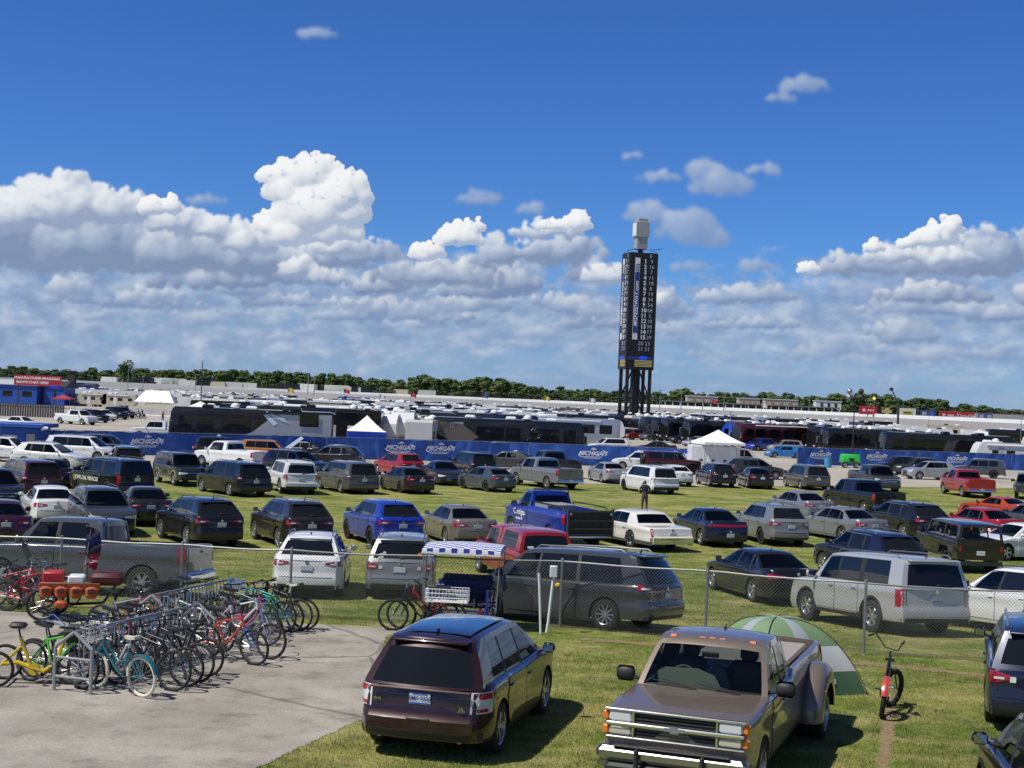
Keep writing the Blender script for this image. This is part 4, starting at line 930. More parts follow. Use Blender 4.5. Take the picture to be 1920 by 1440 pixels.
# ---- trees beyond the track
leafm = []
for k, c in enumerate(((.075, .115, .040), (.095, .130, .042), (.062, .098, .038))):
    leafm.append(pmat('foliage_%d' % k, c, rough=.8, spec=.15, var=.55, vscale=.5))
bark = pmat('bark', (.09, .07, .05), rough=.95)
def tree_meshes(seed, H=15., Wd=9., col=0, n=760):
    rg = random.Random(seed); t = MB(); t.path([(0, 0, -.5), (.1, 0, H * .25), (-.1, .1, H * .55), (0, 0, H * .8)], [.32, .26, .16, .06], 6)
    lobes = []
    nl = 13
    for i in range(nl):
        a = rg.uniform(0, 6.28); z = H * (.14 + .72 * (i + rg.random()) / nl); r = rg.uniform(0, .36) * Wd * (1.15 - .7 * z / H); lobes.append((r * math.cos(a), r * math.sin(a), z, rg.uniform(.15, .36) * Wd * (1.1 - .45 * z / H)))
    for l in lobes: t.tube((0, 0, l[2] * .55), (l[0] * .8, l[1] * .8, l[2]), .10, .03, 4)
    c = MB()
    for i in range(n):
        l = lobes[rg.randrange(nl)]; d = Vector((rg.gauss(0, 1), rg.gauss(0, 1), rg.gauss(0, 1))).normalized(); rr = l[3] * rg.uniform(.55, 1.08)
        p = Vector(l[:3]) + Vector((d.x * rr, d.y * rr, d.z * rr * .85)); s = rg.uniform(.35, .8); u = d.orthogonal().normalized(); v = d.cross(u); q = rg.uniform(0, 3.1); tl = d * rg.uniform(-.3, .3)
        u, v = u * math.cos(q) + v * math.sin(q), v * math.cos(q) - u * math.sin(q)
        c.add([p - u * s - v * s * .6, p + u * s - v * s * .6 + tl, p + u * s * .7 + v * s * .8, p - u * s * .8 + v * s * .7 + tl], [(0, 1, 2, 3)])
    return t.mesh('trunk', bark, 40), c.mesh('crown', leafm[col], 0, clean=False)
tms = [tree_meshes(20 + k, H=rgh, Wd=w_, col=k % 3) for k, (rgh, w_) in enumerate(((15, 10), (13, 9), (16, 9), (12, 10), (15, 8), (14, 11)))]
prof = pch([(-60, 690), (0, 689), (30, 684), (60, 690), (110, 694), (160, 690), (200, 692), (262, 692), (300, 693), (400, 691), (480, 697), (560, 698), (640, 701), (700, 709), (760, 712), (790, 700), (850, 708), (900, 706), (960, 713), (1000, 721), (1060, 726), (1150, 731), (1230, 737), (1262, 728), (1330, 737), (1440, 735), (1500, 740), (1600, 738), (1640, 737), (1700, 747), (1740, 744), (1800, 758), (1830, 754), (1870, 767), (1920, 769), (2000, 772)])
rg = random.Random(9); px = -40; cnt = 0; tgroup = 'trees in the long wood beyond the track'
protos = []
while px < 1960:
    for row in range(3):
        pxx = px + rg.uniform(-5, 5); Y = (700 + row * 38 + rg.uniform(-8, 8)) if px < 1500 else (620 + row * 30)
        Y = max(Y, tx(PX(pxx, 600)) + 70 + row * 30)
        x = PX(pxx, Y); ztop = ZZ(pxx, prof(pxx) + rg.uniform(-4, 8) + (3 if row == 0 else 0) * rg.random(), Y); z0 = G0 + 4.9; k = rg.randrange(6); H = (15, 13, 16, 12, 15, 14)[k]
        s = max(.35, (ztop - z0) / (H * .98)); r_ = empty('broadleaf_tree', (x, Y, z0), rg.uniform(0, 6.28), 'green broadleaf tree in the long wood beyond the race track', 'tree', tgroup)
        sw = min(1.5, max(s, .75) * rg.uniform(1.1, 1.4)); r_.scale = (sw, sw, s); part('trunk', tms[k][0], r_); part('crown', tms[k][1], r_); cnt += 1
    px += 16.5
Y = 640; r_ = empty('broadleaf_tree', (PX(233, Y), Y, G0 + 4.9), 1., 'tall spreading tree rising highest above the wood at the left', 'tree'); s = (ZZ(233, 677, Y) - G0 - 4.9) / 13.6; r_.scale = (s * 1.05, s * 1.05, s); a, b = tree_meshes(77, 14, 13, 0, 900); part('trunk', a, r_); part('crown', b, r_)
# ---- banner fence
mban = bpy.data.materials.new('banner_blue'); nt_, N_, L_ = nodes(mban); b_ = N_['Principled BSDF']; b_.inputs['Roughness'].default_value = .55
tc_ = N_.new('ShaderNodeTexCoord'); nz_ = N_.new('ShaderNodeTexNoise'); nz_.inputs['Scale'].default_value = .8; nz_.inputs['Detail'].default_value = 5; L_.new(tc_.outputs['Object'], nz_.inputs['Vector'])
rm = N_.new('ShaderNodeValToRGB'); rm.color_ramp.elements[0].position = .35; rm.color_ramp.elements[0].color = (.016, .075, .33, 1); rm.color_ramp.elements[1].position = .7; rm.color_ramp.elements[1].color = (.038, .14, .50, 1); L_.new(nz_.outputs['Fac'], rm.inputs[0]); L_.new(rm.outputs[0], b_.inputs['Base Color'])
BF = [(-200, 106), (0, 109), (270, 114), (480, 119), (700, 123), (960, 128), (1312, 131)]; BF2 = [(1498, 153), (1700, 158), (1920, 163), (2200, 168)]
logo_t = text_mesh('MICHIGAN', .52, M['whitetext'], shear=.35, bold=.02, extrude=.003); logo_s = text_mesh('INTERNATIONAL SPEEDWAY', .115, M['whitetext'], extrude=.003, bold=.004)
def banner_run(pts, label, logos, seed):
    rg = random.Random(seed); W_ = [Vector((PX(px, Y), Y, GZ(Y))) for px, Y in pts]; H = 1.83
    root = empty('banner_fence', W_[0], 0, label, 'fence', None); o0 = W_[0]
    seg = []; cum = [0]
    for a, b in zip(W_, W_[1:]): cum.append(cum[-1] + (b - a).length)
    def at_s(s):
        for k in range(len(W_) - 1):
            if s <= cum[k + 1] or k == len(W_) - 2: return W_[k].lerp(W_[k + 1], (s - cum[k]) / (cum[k + 1] - cum[k])), (W_[k + 1] - W_[k]).normalized()
    s = 0; L_tot = cum[-1]; pl = 7.6
    while s < L_tot - .5:
        e = min(s + pl, L_tot); m_ = MB(); rows = []; ph = rg.uniform(0, 6); n = int((e - s) / .11); amp = rg.uniform(.05, .10)
        fr = [rg.uniform(2.2, 4.5) for _ in range(3)]; dg = [rg.uniform(-1.6, 1.6) for _ in range(3)]
        for j in range(9):
            v = j / 8; row = []
            for i in range(n + 1):
                q = s + (e - s) * i / n; p, d = at_s(q); nn = Vector((d.y, -d.x, 0)); tt = (q - s)
                w_ = sum(math.sin(tt * f + ph * (k + 1) + v * g_ * 2.5) for k, (f, g_) in enumerate(zip(fr, dg))) / 3
                w_ = (abs(w_) ** .6) * (1 if w_ > 0 else -1)
                sag = .04 * math.sin(tt / pl * PI) + .015 * math.sin(tt * 5 + ph)
                row.append((p.x + nn.x * (w_ * amp * (.45 + .55 * v) + .04) - o0.x, p.y + nn.y * (w_ * amp + .04) - o0.y, .03 + (H - sag * v - .04) * v))
            rows.append(row)
        m_.grid(rows); m_.build('banner_panel', mban, root, smooth=60)
        s += pl
    s = 0
    while s <= L_tot + .1:
        p, d = at_s(min(s, L_tot)); m_ = MB(); q = p - o0; m_.tube((q.x, q.y, 0), (q.x, q.y, H + .04), .03, n=6); m_.build('post', M['steel'], root); s += 3.04
    m_ = MB(); m_.path([(p.x - o0.x, p.y - o0.y, H) for p in W_], .022, 5); m_.build('top_rail', M['steel'], root)
    for px in logos:
        # where the ray meets the run
        for a, b in zip(W_, W_[1:]):
            pa, pb = pix(a + Vector((0, 0, 1)))[0], pix(b + Vector((0, 0, 1)))[0]
            if pa <= px <= pb: break
        t = (px - pa) / (pb - pa); p = a.lerp(b, t); d = (b - a).normalized(); nn = Vector((d.y, -d.x, 0)); ang = math.atan2(d.y, d.x)
        lr = empty('logo', (p.x + nn.x * .20 - o0.x, p.y + nn.y * .20 - o0.y, 1.02), ang); lr.parent = root
        part('lettering', logo_t, lr, (0, 0, .08), (PI / 2, 0, 0)); part('small_lettering', logo_s, lr, (0, 0, -.33), (PI / 2, 0, 0))
        m_ = MB(); 
        for sg, r0, r1 in ((1, .12, .9), (1, 3.3, 4.05)):
            m_.path([(1.32 * math.cos(r0 + (r1 - r0) * i / 8) * sg, 0, .42 * math.sin(r0 + (r1 - r0) * i / 8) + .05) for i in range(9)], [.006 + .045 * math.sin(PI * i / 8) for i in range(9)], 5)
        m_.box((0, 0, -.21), (1.75, .006, .05)); m_.box((.1, 0, .46), (.5, .006, .09)); m_.box((.1, 0, .56), (.26, .006, .06)); m_.build('swoosh', M['whitetext'], lr)
    return root
br1 = banner_run(BF, 'long blue banner fence with white MICHIGAN logos, left and centre behind the parked cars', [112, 273, 408, 747, 821, 1108, 1262], 4)
br2 = banner_run(BF2, 'shorter blue banner fence with white MICHIGAN logos behind the gravel road at the right', [1535, 1640, 1790], 14)
# loose folded flaps of the banner
for px, Y in ((392, 116.2), (546, 119.3)):
    x = PX(px, Y); m_ = MB(); z0 = G0 + .1
    m_.grid([[(x - 1.2, Y - .35, z0), (x - .5, Y - .5, z0 + .05)], [(x - .1, Y - .35, z0 + .9), (x + .3, Y - .55, z0 + .8)], [(x + 1.0, Y - .30, z0 + 1.75), (x + 1.25, Y - .4, z0 + 1.6)]])
    o = m_.build('fold', pmat('banner_back', (.30, .36, .5), rough=.6), None, smooth=60); o.parent = br1; o.matrix_parent_inverse = Matrix.Translation(-br1.location)
# ---- chain-link fence in front
FP = [(-26.0, 36.3), (-23.0, 36.0), (-19.9, 35.6), (-16.9, 35.2), (-13.4, 34.6), (-10.26, 34.0), (-7.36, 33.55), (-4.80, 33.1), (-1.77, 33.1), (1.31, 33.2), (4.46, 32.2), (7.62, 30.9), (10.84, 30.5), (13.9, 29.8), (17, 29.2)]
root = empty('chain_link_fence', (FP[0][0], FP[0][1], 0), 0, 'galvanised chain-link fence running across behind the bicycles and nearest vehicles', 'fence'); ox, oy = FP[0]
mfence = pmat('fence_wire', (.17, .175, .17), rough=.6, metal=.4); FH = 1.5
def fz(y): return GZ(y)
for (x, y) in FP:
    m_ = MB(); m_.tube((x - ox, y - oy, fz(y) - .1), (x - ox, y - oy, fz(y) + FH + .04), .03, n=8); m_.lathe([(.034, 0), (.03, .03), (.001, .045)], 8, 'z', (x - ox, y - oy, fz(y) + FH + .03)); m_.build('post', M['steel'], root)
rg = random.Random(4); rail = []
for (a, b) in zip(FP, FP[1:]):
    for i in range(8):
        t = i / 8; x, y = a[0] + (b[0] - a[0]) * t, a[1] + (b[1] - a[1]) * t; rail.append((x - ox, y - oy + rg.uniform(-.01, .01), fz(y) + FH - .03 * math.sin(PI * t) + rg.uniform(-.006, .006)))
m_ = MB(); m_.path(rail, .021, 6); m_.build('top_rail', M['steel'], root)
m_ = MB(); m_.path([(p[0], p[1] - .02, p[2] - FH + .06) for p in rail], .004, 4); m_.build('tension_wire', M['steel'], root)
for (a, b) in zip(FP[2:-1], FP[3:]):
    A, B = Vector((a[0], a[1], 0)), Vector((b[0], b[1], 0)); d = (B - A); Ls = d.length; d.normalize(); nn = Vector((d.y, -d.x, 0)); pitch = .076; m_ = MB(); hh = FH - .07; r_w = .0027
    k = -int(hh / pitch) - 1
    vs = []; fs_ = []
    while k * pitch < Ls:
        for sg in (1, -1):
            s0, s1 = (k * pitch, k * pitch + hh) if sg > 0 else (k * pitch + hh, k * pitch); z0, z1 = .05, .05 + hh
            def clip(s0, z0, s1, z1):
                for lim in (0, Ls):
                    pass
                ds = s1 - s0; t0, t1 = 0., 1.
                for p_, q_ in ((-ds, s0), (ds, Ls - s0)):
                    r = q_ / p_ if p_ else 0
                    if p_ < 0: t0 = max(t0, r)
                    elif p_ > 0: t1 = min(t1, r)
                return None if t0 >= t1 else (s0 + ds * t0, z0 + (z1 - z0) * t0, s0 + ds * t1, z0 + (z1 - z0) * t1)
            c = clip(s0, z0, s1, z1)
            if c:
                P0 = A + d * c[0] + nn * (.028 + .003 * sg); P1 = A + d * c[2] + nn * (.028 + .003 * sg)
                sag = lambda s_: .05 * math.sin(s_ / Ls * PI * 2 + a[0]) * 0
                q0 = Vector((P0.x - ox, P0.y - oy, fz(P0.y) + c[1])); q1 = Vector((P1.x - ox, P1.y - oy, fz(P1.y) + c[3])); ax = (q1 - q0).normalized(); u_ = nn; w__ = ax.cross(u_)
                base = len(vs)
                for q in (q0, q1):
                    for an in (0, 2.09, 4.19): vs.append(q + (u_ * math.cos(an) + w__ * math.sin(an)) * r_w)
                fs_ += [(base + i, base + (i + 1) % 3, base + 3 + (i + 1) % 3, base + 3 + i) for i in range(3)]
        k += 1
    m_.add(vs, fs_); m_.build('chain_link_mesh', mfence, root, smooth=0, clean=False)
# white conduits and meter box beside the fence
rt = empty('utility_post', (PX(1043, 32.2), 32.2, GZ(32.2)), 0, 'slim white conduit post with small white box and yellow handle at the fence', 'post')
mwp = pmat('white_pvc', (.72, .73, .72), rough=.4)
m_ = MB(); m_.path([(0, 0, 0), (.03, 0, .25), (.06, .02, .7), (.10, .02, 1.2)], .032, 8); m_.build('conduit', mwp, rt)
m_ = MB(); m_.box((.10, .02, 1.34), (.17, .12, .26), bev=.02); m_.build('box', pmat('box_grey_white', (.6, .62, .62), rough=.5), rt)
m_ = MB(); m_.box((.20, -.04, 1.06), (.12, .07, .10), bev=.03); m_.build('yellow_handle', pmat('yellow_plastic', (.7, .5, .05), rough=.5), rt)
rt = empty('white_pipe', (PX(1032, 31.9), 31.9, GZ(31.9)), 0, 'thin leaning white pipe standing left of the conduit post with the box', 'pipe'); m_ = MB(); m_.path([(.0, 0, 0), (-.04, 0, .65), (-.09, 0, 1.32)], .028, 8); m_.build('tube', mwp, rt)
# ------------------------------------------------------------------ the parked vehicles, one row per vehicle
S8 = srgb
PC = dict(white=((.70, .71, .71), 0), black=((.008, .008, .009), 0.11), darkgrey=((.045, .047, .05), 0.28), grey=((.075, .08, .086), 0.33), silver=((.38, .39, .40), 0.39), maroon=((.06, .006, .010), 0.22), red=((.30, .012, .015), 0.11),
          navy=((.008, .012, .035), 0.17), blue=((.008, .03, .30), 0.22), olive=((.085, .085, .075), 0.28), tan=((.20, .175, .145), 0.33), brown=((.022, .016, .014), 0.22), plum=((.05, .01, .03), 0.22), cream=((.70, .68, .62), 0),
          orange=((.45, .16, .03), 0.17), orangered=((.42, .05, .015), 0.17), slate=((.06, .07, .085), 0.28), bluegrey=((.20, .22, .25), 0.33), darkgreen=((.012, .018, .018), 0.22), wine=((.022, .005, .006), 0.25), bronze=((.135, .10, .078), 0.28), sky=((.02, .20, .55), 0.22), midgrey=((.22, .23, .235), 0.36), lightsilver=((.50, .50, .49), 0.30))
def PM(c, dirt=.3):
    return paint(c, PC[c][0], PC[c][1], min(dirt, .12) if max(PC[c][0]) < .07 else dirt)
FAR = dict(rails=0)
# kind, colour, bbox in photo px (x0, y0, x1, ground y), heading deg, fit heading?, lod, options, label, category
CARS = [
 # along the blue banner fence
 ('crossover', 'white', (15, 826, 172, 882), -100, 0, 1, dict(rim='dark'), 'white crossover parked side-on left of the grey van, dark wheels, nose to the right', 'car'),
 ('minivan', 'white', (96, 822, 208, 866), -98, 0, 1, {}, 'white minivan half hidden behind the white crossover at the far left', 'minivan'),
 ('suv', 'white', (-40, 822, 60, 868), -98, 0, 1, {}, 'white car whose rear shows at the left edge beside the blue booth', 'car'),
 ('suv', 'navy', (146, 819, 246, 860), -95, 0, 1, {}, 'dark navy wagon with roof rack right against the banner fence, behind the white minivan', 'car'),
 ('minivan', 'darkgrey', (195, 838, 276, 892), 18, 0, 1, {}, 'dark grey boxy van seen from behind in the gap left of the tan-trimmed black four-by-four', 'van'),
 ('minivan', 'maroon', (-12, 858, 119, 932), 30, 1, 1, {}, 'dark maroon minivan seen from behind at the left edge, second row', 'minivan'),
 ('sedan', 'navy', (60, 866, 130, 914), 25, 0, 1, {}, 'dark blue sedan peeking out between the maroon minivan and the lettered black utility', 'sedan'),
 ('fullsuv', 'black', (129, 857, 291, 932), 38, 1, 1, dict(rim='dark'), 'large black utility with white OFFICIAL VEHICLE lettering on its side', 'car'),
 ('oldsuv', 'darkgreen', (285, 842, 391, 911), -142, 1, 1, dict(clad=2), 'black four-by-four with tan wheel arches facing the camera', 'car'),
 ('extcab', 'white', (365, 838, 510, 882), 55, 0, 1, {}, 'white pickup parked against the banner fence behind the black minivan', 'pickup truck'),
 ('suv', 'black', (384, 824, 452, 862), -70, 0, 0, {}, 'black car beyond the white pickup, only its roof showing under the torn banner', 'car'),
 ('sedan', 'bluegrey', (425, 828, 492, 862), -75, 0, 0, {}, 'silver blue car between the black roof and the orange utility by the fence', 'car'),
 ('minivan', 'black', (368, 861, 510, 930), 36, 1, 1, {}, 'black minivan with bright wheels seen from behind, left of the white boxy four-by-four', 'minivan'),
 ('suv', 'orange', (466, 829, 540, 868), -88, 0, 1, FAR, 'orange utility vehicle parked side-on against the blue banner fence', 'car'),
 ('sedan', 'black', (530, 831, 604, 862), 75, 0, 0, {}, 'low black sedan between the orange utility and the black side-on crossover', 'sedan'),
 ('crossover', 'black', (568, 832, 677, 880), 78, 1, 1, {}, 'black crossover parked side-on with its red tail lamp to the right, against the banner', 'car'),
 ('suv', 'navy', (503, 843, 606, 896), -125, 0, 1, {}, 'navy blue wagon behind the white boxy four-by-four, bonnet to the right', 'car'),
 ('boxsuv', 'white', (498, 859, 596, 926), 14, 1, 1, {}, 'white boxy four-by-four with spare-looking rear, seen from behind', 'car'),
 ('minivan', 'olive', (592, 862, 712, 925), 32, 1, 1, {}, 'khaki grey minivan with red tail lamps, centre of the second row', 'minivan'),
 ('crossover', 'red', (700, 850, 795, 896), 35, 1, 1, {}, 'dark red crossover just in front of the two MICHIGAN banner logos', 'car'),
 ('sedan', 'brown', (710, 873, 815, 925), 32, 1, 1, dict(rim='dark'), 'very dark sedan right of the khaki grey minivan', 'sedan'),
 ('sedan', 'black', (790, 861, 871, 910), -158, 1, 1, {}, 'black sedan facing the camera beside the grey hatchback', 'sedan'),
 ('minivan', 'black', (837, 850, 932, 896), 30, 1, 1, {}, 'black minivan behind the grey hatchback, seen from the rear', 'minivan'),
 ('suv', 'white', (868, 834, 985, 868), 80, 0, 0, {}, 'white crossover against the fence behind the dark grey coupe-like car', 'car'),
 ('hatch', 'darkgrey', (910, 843, 992, 882), 78, 0, 1, {}, 'dark grey fastback parked side-on in front of the white crossover at the banner', 'car'),
 ('hatch', 'slate', (858, 873, 968, 922), 45, 1, 1, dict(rim='darkten'), 'slate grey hatchback left of the silver extended-cab pickup', 'hatchback'),
 ('extcab', 'midgrey', (955, 860, 1095, 917), 48, 1, 1, {}, 'silver grey extended-cab pickup truck, rear corner to the camera', 'pickup truck'),
 ('extcab', 'darkgrey', (985, 847, 1092, 896), 35, 1, 1, {}, 'dark grey pickup truck behind the silver extended-cab pickup', 'pickup truck'),
 ('sedan', 'silver', (1101, 864, 1180, 907), 48, 1, 1, {}, 'silver sedan on the gravel road edge left of the white minivan', 'sedan'),
 ('crossover', 'white', (1140, 835, 1232, 873), 100, 0, 0, {}, 'white crossover nearest the banner, behind two other white cars', 'car'),
 ('crossover', 'white', (1158, 843, 1240, 884), 85, 0, 1, {}, 'white crossover wedged between the silver sedan and the maroon open-top four-by-four', 'car'),
 ('minivan', 'white', (1162, 868, 1274, 926), 40, 1, 1, dict(rim='dark', lowblack=(.28, .48)), 'white minivan with black lower bumper and dark wheels, right of the silver sedan', 'minivan'),
 ('hatch', 'white', (1224, 860, 1296, 912), 14, 0, 1, {}, 'white hatchback seen from behind, tucked right of the white minivan', 'hatchback'),
 ('jeep', 'maroon', (1202, 840, 1316, 890), -84, 0, 1, dict(rim='dark'), 'maroon four-by-four with black soft top and spare wheel, side-on', 'car'),
 ('crossover', 'black', (1303, 864, 1381, 914), 30, 1, 1, {}, 'small black crossover right of the maroon soft-top four-by-four', 'car'),
 ('crossover', 'darkgrey', (1362, 852, 1468, 900), -75, 0, 1, {}, 'dark grey crossover side-on in front of the white service truck', 'car'),
 ('sedan', 'black', (1381, 872, 1452, 917), 15, 1, 1, {}, 'black sedan seen from behind in front of the dark grey side-on crossover', 'sedan'),
 ('minivan', 'olive', (1467, 867, 1558, 919), 26, 1, 1, {}, 'khaki grey minivan on the right, alone beside the green generator', 'minivan'),
 ('pickup', 'darkgrey', (1588, 866, 1690, 924), -152, 1, 1, {}, 'dark grey pickup truck facing the camera in front of the green generator', 'pickup truck'),
 ('suv', 'black', (1652, 852, 1720, 890), 100, 0, 0, {}, 'black car close to the right-hand banner, left of the dark grey wagon', 'car'),
 ('crossover', 'darkgrey', (1668, 850, 1770, 892), 104, 0, 0, {}, 'dark grey wagon behind the bright silver crossover', 'car'),
 ('crossover', 'silver', (1684, 857, 1802, 901), 106, 1, 1, FAR, 'bright silver crossover on the gravel road, nose to the left', 'car'),
 ('boxsuv', 'slate', (1786, 852, 1884, 898), 80, 1, 1, dict(rim='dark'), 'slate blue utility parked side-on behind the red pickup', 'car'),
 ('extcab', 'red', (1762, 870, 1868, 934), 26, 1, 1, dict(mudflaps=1), 'bright red pickup truck with mud flaps and a skull sticker on its rear window', 'pickup truck'),
 ('jeep', 'darkgrey', (1880, 874, 1975, 938), 160, 0, 1, dict(rim='dark'), 'dark four-by-four cut off by the right edge of the gravel road', 'car'),
 # middle rows
 ('crossover', 'black', (-52, 895, 30, 955), -150, 0, 1, {}, 'black car facing the camera, cut off by the left edge', 'car'),
 ('sedan', 'white', (35, 910, 152, 984), 24, 1, 1, {}, 'white sedan seen from behind in the middle left rows', 'sedan'),
 ('crossover', 'darkgrey', (122, 924, 258, 1004), -160, 1, 1, {}, 'dark grey crossover facing the camera behind the big grey pickup', 'car'),
 ('sedan', 'brown', (218, 914, 326, 984), 24, 1, 1, {}, 'dark purple-grey sedan with red lamps behind the dark crossover', 'sedan'),
 ('crossover', 'black', (290, 935, 456, 1024), 28, 1, 2, {}, 'black crossover with white plate just beyond the bed of the big grey pickup', 'car'),
 ('sedan', 'plum', (-62, 947, 64, 1022), 22, 1, 1, {}, 'plum coloured sedan cut off at the left edge', 'sedan'),
 ('crossover', 'brown', (467, 937, 625, 1026), 30, 1, 2, {}, 'dark brown crossover with broad red tail lamps behind the white crossover at the fence', 'car'),
 ('crossover', 'blue', (641, 937, 794, 1024), 28, 1, 2, dict(rails=0, rim='darkten'), 'bright blue crossover in the middle row', 'car'),
 ('sedan', 'tan', (786, 940, 932, 1022), 30, 1, 2, {}, 'tan grey sedan between the blue crossover and the blue work truck', 'sedan'),
 ('regcab', 'blue', (944, 911, 1147, 1026), 42, 1, 2, dict(rim='steel'), 'blue work truck with steel liftgate and white door lettering', 'pickup truck'),
 ('classic', 'cream', (1092, 945, 1301, 1028), 44, 1, 2, {}, 'long cream vintage luxury sedan right of the blue work truck', 'sedan'),
 ('dart', 'navy', (1258, 948, 1402, 1024), 40, 1, 2, {}, 'dark navy sedan with full-width tail lamp right of the vintage sedan', 'sedan'),
 ('crossover', 'midgrey', (1370, 940, 1517, 1022), 38, 1, 2, dict(rim='darkten'), 'grey crossover with tall red tail lamps, right of the dark navy sedan', 'car'),
 ('sedan', 'bluegrey', (1434, 920, 1566, 976), 46, 1, 1, {}, 'pale silver sedan behind the grey crossover and grey sedan', 'sedan'),
 ('sedan', 'midgrey', (1508, 949, 1653, 1016), 46, 1, 2, {}, 'grey sedan with dark lamps parked left of the black family utility', 'sedan'),
 ('pickup', 'black', (1540, 905, 1700, 968), 44, 1, 1, {}, 'black crew-cab pickup truck behind the pale silver sedan', 'pickup truck'),
 ('crossover', 'black', (1606, 934, 1784, 1012), 44, 1, 2, dict(L=5.1, H=1.78, W=1.98, wb=3.05), 'long black family utility with chrome window line, right of the grey sedan', 'car'),
 ('sedan', 'red', (1770, 949, 1910, 1014), 48, 1, 1, {}, 'red sedan right of the long black family utility', 'sedan'),
 ('camaro', 'orangered', (1812, 934, 1938, 980), 44, 1, 1, {}, 'orange-red sports coupe behind the red sedan', 'car'),
 ('sedan', 'slate', (1872, 950, 2010, 1004), 18, 0, 1, {}, 'dark slate sedan cut off at the right edge beside the red sedan', 'sedan'),
 ('sedan', 'white', (1842, 988, 1990, 1052), 112, 0, 1, {}, 'white car at the right edge, nose to the left behind the soft-top four-by-four', 'car'),
 ('jeep', 'black', (1716, 988, 1884, 1072), 5, 1, 1, dict(rim='dark', open=1), 'open black four-by-four with canvas top behind the silver full-size utility', 'car'),
 # along the chain-link fence
 ('pickup', 'grey', (-70, 970, 405, 1128), 48, 1, 2, dict(rim='six'), 'big grey crew-cab pickup truck behind the bicycles and the chain-link fence', 'pickup truck'),
 ('crossover', 'white', (515, 998, 653, 1122), 3, 0, 2, dict(rails=1), 'white crossover seen squarely from behind through the chain-link fence', 'car'),
 ('suv', 'midgrey', (685, 998, 818, 1124), 2, 0, 2, dict(rails=1), 'silver grey wagon with window stickers seen from behind through the chain-link fence', 'car'),
 ('smallpickup', 'red', (888, 983, 1077, 1098), 24, 1, 2, {}, 'red compact pickup with matching bed cap and white window stickers', 'pickup truck'),
 ('minivan', 'darkgrey', (862, 1028, 1285, 1190), 66, 1, 2, dict(rails=2), 'charcoal minivan with bright roof rails parked along the chain-link fence', 'minivan'),
 ('sedan', 'black', (1321, 1016, 1542, 1130), 50, 1, 2, {}, 'black sedan with bright window outline behind the fence, left of the silver utility', 'sedan'),
 ('crossover', 'navy', (1524, 1001, 1738, 1092), 20, 1, 1, {}, 'navy crossover hidden behind the silver full-size utility', 'car'),
 ('fullsuv', 'lightsilver', (1482, 1028, 1822, 1194), 22, 1, 2, dict(dirty=1), 'dusty silver full-size utility with large tail lamps behind the chain-link fence', 'car'),
 ('crossover', 'white', (1788, 1038, 2085, 1206), 14, 1, 2, dict(L=5.1, H=1.78, W=1.98, wb=3.05), 'white family utility cut off by the right edge behind the fence', 'car'),
 # in front of the chain-link fence
 ('edge', 'wine', (679, 1150, 1042, 1412), -17, 1, 2, {}, 'dark burgundy crossover parked on the grass in front of the fence', 'car'),
 ('suv', 'navy', (1843, 1180, 2078, 1372), -14, 1, 2, dict(H=1.6, rails=2), 'dark blue crossover with clear and red tail lamp at the right edge, nearest the fence', 'car'),
]
VEH = {}
for row in CARS:
    kind, colr, bb, yaw, fit, lod, opt, label, cat = row
    x, y, yw, b = solve_spot(kind, bb, yaw, opt, bool(fit))
    nm = {'sedan': 'sedan', 'dart': 'sedan', 'classic': 'vintage_sedan', 'camaro': 'sports_coupe', 'hatch': 'hatchback', 'pickup': 'pickup_truck', 'extcab': 'pickup_truck', 'regcab': 'work_truck', 'smallpickup': 'capped_pickup', 'minivan': 'minivan', 'jeep': 'soft_top_jeep'.replace('jeep', 'car')}.get(kind, 'utility_car')
    yn = y
    if label.startswith('dusty'): pm = paint('dustysilver', PC['lightsilver'][0], .4, .9)
    elif label.startswith('grey crossover'): pm = PM('midgrey')
    else: pm = PM(colr)
    opt2 = {k: v for k, v in opt.items() if k not in ('dirty', 'mudflaps', 'open')}
    grp = 'cars parked along the banner fence' if y > 62 else ('cars parked in the middle of the grass lot' if y > 40 else 'cars parked beside the chain-link fence')
    root, objs = make_vehicle(kind, (x, y), yw, pm, label, cat, grp, lod, tuple(sorted(opt2.items())), nm)
    VEH[label[:24]] = (root, objs, kind)
